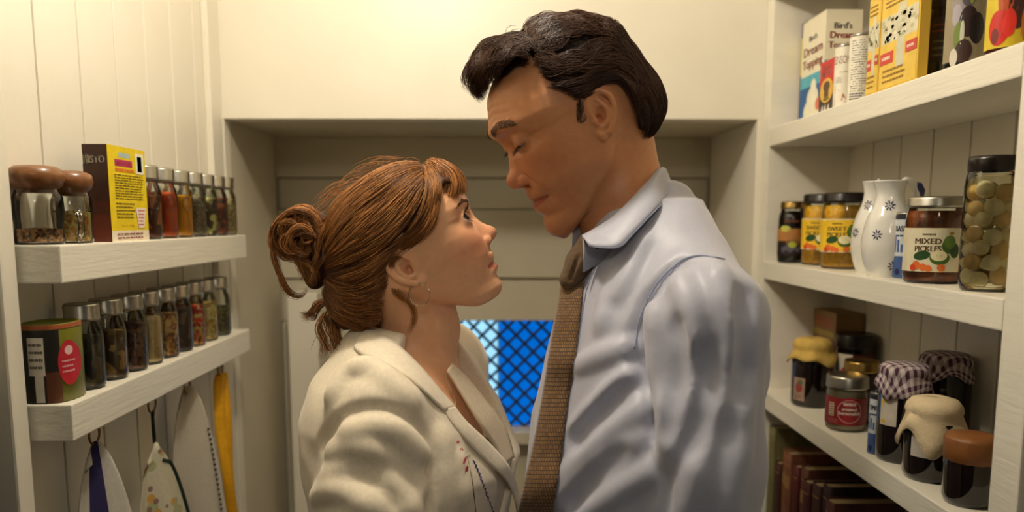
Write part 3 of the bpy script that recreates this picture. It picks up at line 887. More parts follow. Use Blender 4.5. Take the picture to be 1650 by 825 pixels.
jug('white china jug with blue flowers standing in front of its twin', loc, R, H, math.radians(20), ((.02, .74), (-.42, .44), (.30, .12), (.9, .5)))

loc2 = Vector((.505 + R * .86, loc.y + R * 1.72, zs)) 
loc2, R2, H2 = fit(1371, 1447, 292, zs, .524)

jug('white china jug with blue flowers partly hidden behind its twin', loc2, R2, H2, math.radians(60), ((-.55, .74), (-.95, .44)))

# blue and white herb tin
def tin(name, label, loc, R, H, prints, mat, group=None):
    t = thing(name, label, 'tin', loc, 0, group)
    lathe('tin_body', [(0, 0), (R * .97, 0), (R, .0015), (R * .98, .003), (R * .98, H - .003), (R, H - .0015), (R * .97, H), (R * .93, H - .002), (0, H - .002)], mat, t)
    P = Print(cyl_surf(R * .98 + .0002, face_cam(loc))); prints(P, R, H); P.done('printed_wrap', t)
    lathe('rim', [(R * .985, H - .003), (R * 1.015, H - .0025), (R * 1.015, H - .0005), (R * .97, H + .0004), (R * .94, H - .001)], M_TIN, t)
    return t
def herb_print(word):
    def f(P, R, H):
        w = R * 1.5
        P.rect(-w, .003, w, H - .004, ink(206, 212, 216), 20).rect(-w, H * .02, w, H * .34, ink(66, 92, 148), 20)
        P.rect(-w, H * .36, w, H * .40, ink(206, 212, 220), 20).rect(-w, H * .9, w, H * .965, ink(40, 44, 60), 20)
        for i in range(9): P.rect(-w + i * w / 4.5, H * .40, -w + (i + .6) * w / 4.5, H * (.52 + .07 * ((i * 5) % 3)), ink(74, 102, 160), 2); P.lay -= .00006
        P.text(word, -R * .55, H * .72, H * .085, ink(38, 44, 62), width=R * 1.1, bold=.0003)
        P.disc(-R * .7, H * .10, R * .25, H * .05, ink(24, 34, 90)); P.lines(-R, R, H * .62, H * .69, 1, ink(70, 80, 110))
    return f
loc, R, H = fit(1436, 1486, 343, zs, .528)
M_TINB = pmat('tin_blue', rgb(90, 110, 150), .35)

tin('herb_tin', 'blue and white herb tin between the jugs and the mixed pickles', loc, R * .8, H, herb_print('BASIL'), M_TINB)
M_CHUT = pmat('chutney', rgb(150, 78, 26), .4, var=.35, scale=120, bump=.4, bscale=200)
loc, R, H = fit(1456, 1556, 317, zs, .507)

relish('wide mixed pickles jar with cream label and silver lid', loc, R, H, ('MIXED', 'PICKLES'), ink(222, 214, 184), M_TIN, M_CHUT, None, labz=(.14, .64), ds=-.004)

# tall jar of pickled onions
loc, R, H = fit(1549, 1643, 252, zs, .509)

loc.y = max(loc.y, YN + R + .003)
t = thing('onion_jar', 'tall glass jar of white pickled onions with a black lid', 'jar', loc)
hb = H * .93
lathe('glass', [(0, 0), (R * .88, 0), (R * .97, .006), (R, .014), (R, hb * .84), (R * .95, hb * .92), (R * .84, hb * .97), (R * .84, hb)], M_GLASS, t)
lathe('brine', [(0, .003), (R * .86, .003), (R * .955, .012), (R * .955, hb * .84), (R * .8, hb * .93), (0, hb * .93)], glassmat('brine_tint', (.99, .96, .84, 1), .05, 1.1), t)
lathe('lid', [(R * .9, hb - .006), (R * .92, hb - .005), (R * .92, H - .004), (R * .88, H), (0, H)], M_BLACKLID, t, wob=lambda a, z: 1 + .006 * math.cos(36 * a))
M_ONION = [pmat('onion_white', rgb(240, 230, 196), .35, var=.1, scale=40, sss=.2), pmat('onion_gold', rgb(224, 192, 128), .4, var=.15, scale=40), pmat('onion_pale', rgb(244, 238, 214), .35, var=.08, scale=40)]
onm = []
for mm in M_ONION:
    bmn = bmesh.new(); bmesh.ops.create_uvsphere(bmn, u_segments=14, v_segments=10, radius=1.0)
    for v in bmn.verts:
        z = v.co.z; k = 1 - .12 * max(0, z) ** 2; v.co.x *= k; v.co.y *= k
        if z > .8: v.co.z += (z - .8) * 1.2
    me = bpy.data.meshes.new('onion'); bmn.to_mesh(me); bmn.free(); me.materials.append(mm)
    me.polygons.foreach_set('use_smooth', np.ones(len(me.polygons), dtype=bool)); onm.append(me)
ro = R * .36
z = .006 + ro; lay = 0
while z < hb * .86:
    for i in range(5):
        a = i * math.pi * .4 + lay * .62
        o = bpy.data.objects.new('onion', onm[(i * 7 + lay * 5) % 3]); COL.objects.link(o); o.parent = t
        s = ro * random.uniform(.85, 1.06)
        rr = R * .93 - s * 1.02
        o.location = (rr * math.cos(a), rr * math.sin(a), z + random.uniform(-.003, .003)); o.scale = (s, s, s * random.uniform(.9, 1.1))
        o.rotation_euler = (random.uniform(0, 6), random.uniform(0, 6), 0)
    z += ro * 1.55; lay += 1

# ---- top shelf
zs = Z_TOP
M_CREAMBOX = pmat('carton_cream', rgb(238, 230, 204), .5, var=.03)
def fit_box(px_far, px_near, px_back, py_top, zs, Xf):
    """carton with room-facing side px_far..px_near at X=Xf and camera-facing end px_near..px_back"""
    pyv = 120
    y1, y0 = at_x(px_far, pyv, Xf).y, at_x(px_near, pyv, Xf).y
    x1 = at_y(px_back, pyv, y0).x
    zt = at_x(px_near, py_top, Xf).z
    return (Xf, y0, zs), (x1, y1, zt)
lo, hi = fit_box(1291, 1327, 1386, 18, zs, .548)

hi = (min(hi[0], WR_BACK - .002), min(hi[1], YF - .003), hi[2])
t, hx, hy, h = carton('dessert_carton', 'cream dessert topping carton with red lettering and a blue picture', 'carton', lo, hi, M_CREAMBOX)
RED, BLU = ink(196, 40, 34), ink(24, 92, 148)
P = Print(plane_surf((0, -hy, 0), (1, 0, 0), (0, 0, 1)))
P.text("Bird's", -hx * .05, h * .83, h * .055, ink(60, 66, 84), width=hx * .95, bold=.0005)
P.text('Dream', -hx * .05, h * .745, h * .06, RED, width=hx * 1.35, bold=.0007).text('Topping', -hx * .05, h * .655, h * .06, RED, width=hx * 1.5, bold=.0007)
P.poly([(-hx, h * .30), (hx, h * .30), (hx, h * .52), (hx * .2, h * .53), (-hx * .5, h * .545), (-hx, h * .55)], BLU)
P.poly([(-hx, h * .50), (hx, h * .47), (hx, h * .52), (hx * .2, h * .53), (-hx * .5, h * .545), (-hx, h * .55)], ink(90, 170, 196))
P.text('Serve chilled', 0, h * .42, h * .02, ink(220, 226, 220), width=hx * .9).done('end_print', t)
P = Print(plane_surf((-hx, 0, 0), (0, -1, 0), (0, 0, 1)))
P.text("Bird's", 0, h * .79, h * .05, ink(60, 66, 84), width=hy * .7, bold=.0005)
P.text('Dream', 0, h * .66, h * .085, RED, width=hy * 1.6, bold=.0008).text('Topping', 0, h * .54, h * .085, RED, width=hy * 1.7, bold=.0008)
P.rect(-hy, 0, hy, h * .44, ink(34, 96, 158), 1).rect(-hy, h * .36, hy, h * .47, ink(86, 180, 200), 1)
P.disc(hy * .1, h * .12, hy * .72, h * .13, ink(238, 234, 206)).disc(hy * .15, h * .24, hy * .5, h * .11, ink(240, 236, 212)).disc(hy * .2, h * .34, hy * .24, h * .08, ink(240, 236, 216))
P.disc(hy * .65, h * .17, hy * .22, h * .06, ink(214, 120, 90)).done('side_print', t)
# small box behind, yellow and blue
lo = (.60, hi[1] + .002, zs); 
# red-topped packet with the round yellow picture
lo2, hi2 = fit_box(1322, 1345, 1356, 92, zs, .512)

t, hx, hy, h = carton('gravy_packet', 'small red and dark packet with a round yellow picture in front of the dessert carton', 'packet', lo2, (lo2[0] + .03, hi2[1], hi2[2]), ink(150, 34, 30))
P = Print(plane_surf((-hx, 0, 0), (0, -1, 0), (0, 0, 1)))
P.rect(-hy, h * .52, hy, h, ink(208, 44, 40), 1).rect(-hy, 0, hy, h * .52, ink(52, 36, 34), 1)
P.text('PICK', -hy * .1, h * .82, h * .10, ink(236, 220, 210), width=hy * 1.1, bold=.0003).text('ME UP!', -hy * .1, h * .70, h * .09, ink(236, 220, 210), width=hy * 1.3, bold=.0003)
P.disc(0, h * .42, hy * .92, h * .24, ink(228, 180, 74)).disc(0, h * .50, hy * .45, h * .10, ink(96, 66, 34)).rect(-hy * .3, h * .30, hy * .3, h * .46, ink(96, 66, 34), 1).disc(0, h * .26, hy * .4, h * .04, ink(120, 104, 30))
for k in (-.5, -.1, .35): P.poly([(hy * (k - .2), 0), (hy * (k + .2), 0), (hy * (k + .1), h * .16), (hy * (k - .05), h * .12)], ink(214, 206, 190))
P.done('front_print', t)
# two white tins
def white_tin(kind):
    def f(P, R, H):
        w = R * 1.5
        P.rect(-w, .003, w, H - .004, ink(236, 230, 212), 22)
        if kind == 0:
            P.text('BENSONS', -R * .30, H * .70, H * .13, ink(120, 50, 30), width=R * 2.1)
            P.text('since 1890', -R * .1, H * .56, H * .022, ink(60, 50, 44), width=R * .8)
            P.poly([(-R * .95, .004), (R * .2, .004), (R * .2, H * .16), (-R * .05, H * .24), (-R * .2, H * .12), (-R * .5, H * .3), (-R * .95, H * .36)], ink(180, 80, 34))
            P.lines(-R * .9, -R * .2, H * .40, H * .50, 3, ink(150, 140, 130))
        else:
            P.lines(-R * .85, R * .75, H * .16, H * .92, 22, ink(56, 56, 62), ragged=.35).lines(-R * .9, R * .5, H * .04, H * .15, 3, ink(36, 42, 72), h=.55)
            P.rect(R * .78, H * .02, R * .95, H * .12, ink(40, 80, 150), 3)
    return f
loc, R, H = fit(1338, 1384, 74, zs, .506)

tin('baking_tin', 'white tin with brown lettering and orange flame print beside the red packet', loc, R * .74, H, white_tin(0), M_CREAMBOX)
loc, R, H = fit(1363, 1410, 57, zs, .506)

tin('baking_tin', 'white tin covered in fine printed text next to the yellow boxes', loc, R * .82, H, white_tin(1), M_CREAMBOX)
# two tall yellow cartons
M_YBOX = pmat('carton_yellow', rgb(226, 182, 60), .5, var=.05)
def yellow_box(px_far, px_near, px_back, lab):
    lo, hi = fit_box(px_far, px_near, px_back, 20, zs, .507)
    h = .168
    pass
    t, hx, hy, h = carton('mix_carton', lab, 'carton', lo, (min(hi[0], .58), hi[1], zs + h), M_YBOX, 'yellow cartons on the top shelf')
    P = Print(plane_surf((-hx, 0, 0), (0, -1, 0), (0, 0, 1)))
    w = hy * .93
    P.rect(-w, h * .02, w, h * .98, ink(232, 196, 84), 1)
    P.rect(-w, h * .36, w, h * .56, ink(214, 208, 178), 1).rect(-w * .1, h * .15, w * .35, h * .62, ink(208, 204, 176), 1)
    for i in range(46):
        P.disc(random.uniform(-w * .95, w * .95), random.uniform(h * .37, h * .55), hy * .10, h * .016, random.choice([ink(188, 184, 150), ink(224, 220, 196), ink(170, 166, 136)]), 7); P.lay -= .00006
    P.lay += .0001
    P.rect(-w, h * .20, -w * .25, h * .29, ink(206, 70, 60), 1).rect(w * .42, h * .23, w, h * .31, ink(206, 70, 60), 1)
    P.lines(-w * .9, -w * .35, h * .22, h * .27, 1, ink(238, 214, 190), h=.5).lines(w * .5, w * .9, h * .25, h * .29, 1, ink(238, 214, 190), h=.5)
    P.lines(-w * .8, w * .8, h * .76, h * .84, 1, ink(216, 92, 40), h=.55, ragged=.02).lines(-w * .9, w * .9, h * .88, h * .91, 1, ink(110, 96, 30)).lines(-w * .8, w * .6, h * .62, h * .72, 3, ink(150, 110, 40)).lines(-w * .8, w * .5, h * .05, h * .17, 3, ink(160, 120, 40))
    P.done('side_print', t)
yellow_box(1396, 1414.5, 1424, 'narrow yellow carton beside the white printed tin')
yellow_box(1415.5, 1477, 1494, 'broad yellow carton with a pale picture band next to the black sauce jar')
# dark jar, plum jar, tomato jar on the top shelf
loc, R, H = fit(1488, 1534, 20, zs, .545)

t = jar('sauce_jar', 'black sauce jar standing between the yellow carton and the plum jar', loc, R * .8, .115, pmat('fill_black', rgb(18, 12, 10), .3), M_BLACKLID)
P = Print(cyl_surf(R * .8 + .0002, face_cam(loc))); P.rect(-R * .7, .03, R * .7, .085, ink(34, 24, 20), 16).lines(-R * .5, R * .5, .065, .08, 2, ink(120, 40, 30)).lines(-R * .4, R * .4, .035, .06, 3, ink(90, 84, 60)).done('paper_label', t)
loc, R, H = fit(1521, 1592, -20, zs, .508)

t = jar('plum_jar', 'fruit preserve jar with a pale label showing dark plums', loc, R, .125, pmat('fill_plum', rgb(30, 12, 14), .3), M_BLACKLID, neck=.9)
P = Print(cyl_surf(R + .0002, face_cam(loc)))
P.rect(-R * 1.5, .008, R * 1.5, .094, ink(150, 138, 108), 24)
for (s, z, a, b, m) in ((-.4, .072, .42, .014, ink(150, 140, 150)), (.0, .076, .3, .010, ink(84, 80, 88)), (-.5, .058, .25, .012, ink(168, 160, 168)), (.05, .050, .42, .017, ink(48, 22, 22)), (.45, .042, .36, .017, ink(26, 14, 14)), (-.35, .035, .26, .016, ink(110, 130, 40)), (-.2, .038, .1, .014, ink(206, 206, 180)), (-.1, .018, .38, .013, ink(60, 34, 26)), (-.55, .012, .2, .010, ink(214, 206, 190)), (.15, .08, .12, .012, ink(150, 148, 60))):
    P.disc(R * s, z, R * a, b, m)
P.done('paper_label', t)
loc, R, H = fit(1586, 1662, -20, zs, .508)

loc.y = max(loc.y, YN + R + .004)
t = jar('tomato_jar', 'relish jar with a bright yellow and red label beside the plum jar', loc, R, .125, pmat('fill_tomato', rgb(120, 30, 18), .35), M_BLACKLID, neck=.9)
P = Print(cyl_surf(R + .0002, face_cam(loc)))
P.rect(-R * 1.5, .006, R * 1.5, .108, ink(216, 190, 40), 24)
for (s, z, a, b, m) in ((.45, .07, .6, .03, ink(52, 22, 18)), (-.1, .055, .45, .024, ink(190, 80, 30)), (.35, .045, .42, .022, ink(64, 24, 24)), (-.45, .026, .5, .018, ink(208, 40, 26)), (0, .03, .3, .014, ink(224, 50, 36)), (-.6, .018, .18, .008, ink(120, 30, 26)), (.8, .03, .3, .02, ink(200, 120, 40))):
    P.disc(R * s, z, R * a, b, m)
P.done('paper_label', t)
# little blue-and-yellow box tucked behind the dessert carton
y_ = min(at_x(1291, 60, .60).y, YF - .032)
t, hx, hy, h = carton('small_box', 'small yellow and violet box tucked behind the dessert carton', 'box', (.552, 1.492, zs), (.60, 1.518, at_x(1291, 40, .552).z), pmat('box_violet', rgb(92, 84, 128), .5))
P = Print(plane_surf((-hx, 0, 0), (0, -1, 0), (0, 0, 1))); P.rect(-hy * .9, h * .5, hy * .9, h * .86, ink(222, 200, 50), 1).done('side_print', t)

# ---- low shelf
zs = Z_LOW
M_JAM = pmat('fill_jam', rgb(24, 8, 8), .25, var=.2)
def cloth_cover(t, R, ztop, mat, skirt, rim, name='cloth_cover', folds=9, amp=.10, seed=1, flare=1.25, dome=.004):
    """fabric cap tied round the neck of a jar: puffed top, gathered tie, frilled skirt"""
    rnd = random.Random(seed); ph = [rnd.uniform(0, 6.28) for _ in range(4)]
    rows = []; n = 72
    prof = [(.02, dome + .001, 0), (.5, dome, .0), (.86, dome * .6, .02), (1.03, -.002, .05), (1.07, -.008, .06), (1.02, -.013, .07), (1.05, -.017, .3), ((1 + flare) / 2 + .03, -.017 - skirt * .5, .8), (flare, -.017 - skirt, 1.0)]
    for r, z, k in prof:
        row = []
        for i in range(n):
            a = 2 * math.pi * i / n
            wv = math.sin(folds * a + ph[0]) * .6 + math.sin((folds // 2 + 1) * a + ph[1]) * .5
            dz = (math.sin(3 * a + ph[2]) * .35 + math.sin(5 * a + ph[3]) * .25) * skirt * k
            row.append((R * r * (1 + amp * k * wv) * math.cos(a), R * r * (1 + amp * k * wv) * math.sin(a), ztop + z + dz * (1 if k > .2 else 0)))
        rows.append(row)
    o = grid_obj(name, rows, mat, t, closed=True, thick=.0012)
    ul = o.data.uv_layers[0]
    for poly in o.data.polygons:
        for li in poly.loop_indices:
            v = rows_flat = o.data.vertices[o.data.loops[li].vertex_index].co
            i_row = o.data.loops[li].vertex_index // n
            rr = prof[i_row][0] + (.6 if i_row == 8 else .35 if i_row == 7 else .15 if i_row > 4 else 0)
            a = math.atan2(v.y, v.x); ul.data[li].uv = (rr * R * math.cos(a), rr * R * math.sin(a))
    return o
# jar with yellow cloth
loc, R, H = fit(1272, 1338, 585, zs, .512)

H = at_y(1300, 548, loc.y).z - zs
t = thing('jam_jar', 'dark jam jar with a frilled yellow cloth cover', 'jar', loc)
lathe('glass', [(0, 0), (R * .92, 0), (R, .005), (R, H * .74), (R * .86, H * .84), (R * .86, H * .97), (0, H * .97)], pmat('jam_glass', rgb(20, 9, 8), .07, coat=.5), t)
cloth_cover(t, R * .92, H * .985, pmat('cloth_yellow', rgb(206, 172, 88), .9, var=.12, scale=90, bump=.3), H * .13, 0, folds=6, amp=.10, seed=3, flare=1.32, dome=.006)
P = Print(cyl_surf(R + .0003, face_cam(loc))); P.rect(-R * .98, H * .10, -R * .30, H * .45, ink(158, 132, 112), 6).disc(-R * .62, H * .30, R * .2, H * .08, ink(150, 60, 60)).lines(-R * .9, -R * .4, H * .13, H * .2, 2, ink(96, 70, 62)).disc(-R * .55, H * .38, R * .15, H * .04, ink(90, 100, 70)).done('paper_label', t)
# two small cartons stacked at the back
for k, (z0, z1, col, lab) in enumerate(((zs, zs + .106, (104, 40, 34), 'dark red tea carton standing under the ochre one on the jam shelf'), (zs + .106, zs + .158, (140, 108, 62), 'ochre tea carton lying on top of the dark red one'))):
    x0 = .60
    ya, yb_ = at_x(1306, 540, x0).y, at_x(1346, 540, x0).y
    t, hx, hy, h = carton('tea_carton', lab, 'carton', (x0, yb_, z0 + (.0002 if k else 0)), (WR_BACK - .004, min(ya, YF - .003), z1), ink(*col))
    P = Print(plane_surf((-hx, 0, 0), (0, -1, 0), (0, 0, 1)))
    if k: P.rect(-hy * .9, h * .1, hy * .9, h * .3, ink(170, 150, 60), 1).rect(-hy * .8, h * .4, hy * .8, h * .8, ink(156, 92, 58), 1)
    else: P.rect(-hy * .8, h * .35, hy * .8, h * .92, ink(168, 78, 84), 1).disc(0, h * .62, hy * .3, h * .16, ink(120, 44, 50))
    P.done('side_print', t)
# black-lidded red label jar behind, gold-lidded jar, horseradish
loc, R, H = fit(1342, 1406, 537, zs, .584)

t = jar('preserve_jar', 'dark preserve jar with black lid and white label behind the gold-lidded jar', loc, min(R, .036), H, M_JAM, M_BLACKLID, neck=.96, lidh=.18)
P = Print(cyl_surf(min(R, .036) + .0003, face_cam(loc))); P.rect(-R * .98, H * .42, -R * .1, H * .74, ink(206, 196, 178), 8).rect(-R * .1, H * .42, R * 1.2, H * .74, ink(92, 18, 18), 14).disc(-R * .55, H * .5, R * .16, H * .05, ink(200, 60, 46)).done('paper_label', t)
loc, R, H = fit(1352, 1418, 574, zs, .548)

t = jar('preserve_jar', 'dark preserve jar with shiny gold lid behind the creamed horseradish', loc, R * .85, H * .94, M_JAM, M_GOLD, neck=.98, lidh=.16)
loc, R, H = fit(1329, 1396, 603, zs, .508)

t = jar('horseradish_jar', 'short jar with a dark red creamed horseradish label and metal lid', loc, R, H, pmat('fill_horse', rgb(196, 182, 150), .5), M_TIN, neck=.97, lidh=.22, shoulder=.9)
P = Print(cyl_surf(R + .0003, face_cam(loc))); w = R * 1.5
P.rect(-w, H * .13, w, H * .62, ink(128, 26, 28), 26)
P.rect(-R * .92, H * .28, -R * .60, H * .52, ink(200, 180, 150), 4)
for i in range(5): P.rect(-R * .88, H * (.30 + .045 * i), -R * .64, H * (.318 + .045 * i), ink(60, 30, 28), 3); P.lay -= .00006
P.disc(R * .18, H * .385, R * .60, H * .255, ink(150, 24, 32), 28).ring(R * .18, H * .385, R * .60, .0007, ink(226, 190, 180))
P.text('WAITROSE', R * .18, H * .49, H * .055, ink(236, 214, 200), width=R * .62, bold=.0003).text('creamed', R * .18, H * .40, H * .062, ink(240, 224, 210), width=R * .72, bold=.0002).text('horseradish', R * .18, H * .325, H * .062, ink(240, 224, 210), width=R * 1.02, bold=.0002)
P.lines(-R * .9, -R * .35, H * .15, H * .24, 3, ink(190, 110, 100)).done('paper_label', t)
# blue tin beside it
loc, R, H = fit(1391, 1436, 632, zs, .506)

tin('herb_tin', 'blue and white herb tin squeezed between the horseradish and the gingham jar', loc, R * .62, H, herb_print('TIMO'), M_TINB)
# gingham-covered jars
M_GING = checkmat('gingham_plum', rgb(206, 192, 190), rgb(72, 34, 58), 105)
loc, R, H = fit(1411, 1496, 612, zs, .512)
H = at_y(1455, 592, loc.y).z - zs

t = thing('jam_jar', 'tall dark jam jar with purple gingham cover and white label', 'jar', loc)
lathe('glass', [(0, 0), (R * .92, 0), (R, .006), (R, H * .80), (R * .9, H * .87), (R * .9, H * .985), (0, H * .985)], MATS['jam_glass'], t)
o1 = cloth_cover(t, R * .94, H + .002, M_GING, .020, 0, folds=8, amp=.07, seed=5, flare=1.2, dome=.004)
P = Print(cyl_surf(R + .0003, face_cam(loc)))
P.rect(-R * .95, H * .40, -R * .2, H * .72, ink(206, 196, 180), 8).disc(-R * .72, H * .68, R * .16, H * .028, ink(222, 178, 40)).disc(-R * .78, H * .44, R * .12, H * .02, ink(222, 178, 40)).rect(-R * .9, H * .60, -R * .8, H * .66, ink(222, 186, 60), 2).done('paper_label', t)
# second gingham jar behind it
loc2 = Vector((.6165, loc.y + .030, zs)); 
t = thing('jam_jar', 'taller jam jar with purple gingham cover standing behind the first gingham jar', 'jar', loc2)
R2 = .034; H2 = at_y(1470, 584, loc2.y - .03).z - zs
lathe('glass', [(0, 0), (R2 * .92, 0), (R2, .006), (R2, H2 * .80), (R2 * .9, H2 * .87), (R2 * .9, H2 * .985), (0, H2 * .985)], MATS['jam_glass'], t)
cloth_cover(t, R2 * .94, H2 + .004, M_GING, .012, 0, folds=7, amp=.05, seed=8, flare=1.14, dome=.005)
# cream muslin covered jar
loc, R, H = fit(1452, 1548, 660, zs, .510)
H = at_y(1500, 650, loc.y).z - zs

R = min(R, .034); loc.y -= .004
t = thing('jam_jar', 'dark jam jar with a loose cream muslin cover and pale label', 'jar', loc)
lathe('glass', [(0, 0), (R * .9, 0), (R, .008), (R, H * .78), (R * .88, H * .87), (R * .88, H * .985), (0, H * .985)], MATS['jam_glass'], t)
cloth_cover(t, R * .93, H + .001, pmat('muslin_cream', rgb(222, 202, 164), .95, var=.06, scale=80, bump=.4, bscale=500), .030, 0, folds=6, amp=.11, seed=21, flare=1.32, dome=.008)
P = Print(cyl_surf(R + .0003, face_cam(loc))); P.rect(-R * .75, H * .34, -R * .05, H * .70, ink(196, 190, 178), 8).done('paper_label', t)
# two brown-lidded jars at the near end
for (pl_, pr_, py, Xf, lab) in ((1520, 1616, 700, .511, 'dark jar with a broad brown waxed cover at the near end of the jam shelf'), (1604, 1668, 735, .56, 'dark jar with a brown waxed cover half hidden by the near upright')):
    loc, R, H = fit(pl_, pr_, py, zs, Xf)
    pass
    R = min(R, .040); loc.y = max(loc.y, YN + R + .004)
    t = thing('jam_jar', lab, 'jar', loc)
    lathe('glass', [(0, 0), (R * .9, 0), (R, .008), (R, H * .72), (R * .93, H * .8), (0, H * .8)], MATS['jam_glass'], t)
    lathe('waxed_cover', [(R * .96, H * .62), (R * 1.02, H * .64), (R * 1.0, H * .8), (R * 1.03, H * .93), (R * .95, H * .985), (R * .5, H), (0, H)], pmat('waxed_brown', rgb(136, 84, 40), .5, var=.15, scale=30, bump=.3), t, wob=lambda a, z: 1 + .012 * math.sin(13 * a))

# ---- row of old books on the lowest shelf
zs = SHELVES['book']
y = YF - .004
tones = [((112, 106, 66), .030, 'thick olive-green book at the far end of the bottom shelf'), ((64, 30, 20), .026, 'dark brown book beside the thick olive one'), ((128, 76, 40), .034, 'tan leather book with rubbed spine on the bottom shelf'),
         ((120, 70, 46), .030, 'lighter brown book on the bottom shelf with a rounded spine'), ((86, 26, 24), .026, 'crimson clothbound book on the bottom shelf'), ((96, 52, 34), .032, 'chestnut book on the bottom shelf'),
         ((70, 20, 22), .030, 'dark red book on the bottom shelf under the horseradish'), ((60, 26, 22), .034, 'broad maroon book on the bottom shelf'), ((44, 20, 18), .030, 'blackish brown book on the bottom shelf'), ((74, 30, 26), .034, 'russet book at the near end of the row')]
for k, (col, w, lab) in enumerate(tones):
    h = [.262, .20, .232, .238, .222, .228, .214, .22, .23, .215][k]; d = .115
    y0 = y - w; x0 = .522 + .004 * (k % 3)
    t = thing('book', lab, 'book', (x0, (y + y0) / 2, zs), 0, 'old books on the bottom shelf')
    M = pmat('book_%d' % k, rgb(*col), .7, var=.25, scale=60, bump=.3, stretch=(1, 1, .3))
    hw = w / 2 - .0006
    box('cover', (.002, -hw, 0), (d, -hw + .002, h), M, t); box('cover', (.002, hw - .002, 0), (d, hw, h), M, t)
    rows = [[(.004 - .005 * math.cos(a), hw * math.sin(a), zz) for a in np.linspace(-math.pi / 2, math.pi / 2, 9)] for zz in (0, h * .12, h * .14, h * .3, h * .7, h * .86, h * .88, h)]
    grid_obj('spine', rows, M, t, thick=.0015)
    box('page_block', (.005, -hw + .0022, .003), (d - .003, hw - .0022, h - .003), pmat('old_pages', rgb(170, 148, 108), .9), t)
    P = Print(lambda s, b, dd: Vector((-.0022 - dd + .004 * (s / hw) ** 2, -s, b)))
    if k in (2, 3, 5): P.rect(-hw * .8, h * .72, hw * .8, h * .82, ink(150, 110, 56), 8)
    P.rect(-hw * .8, h * .90, hw * .8, h * .91, ink(150, 112, 60), 6).rect(-hw * .8, h * .1, hw * .8, h * .11, ink(150, 112, 60), 6).done('spine_tooling', t)
    y = y0 - .0008
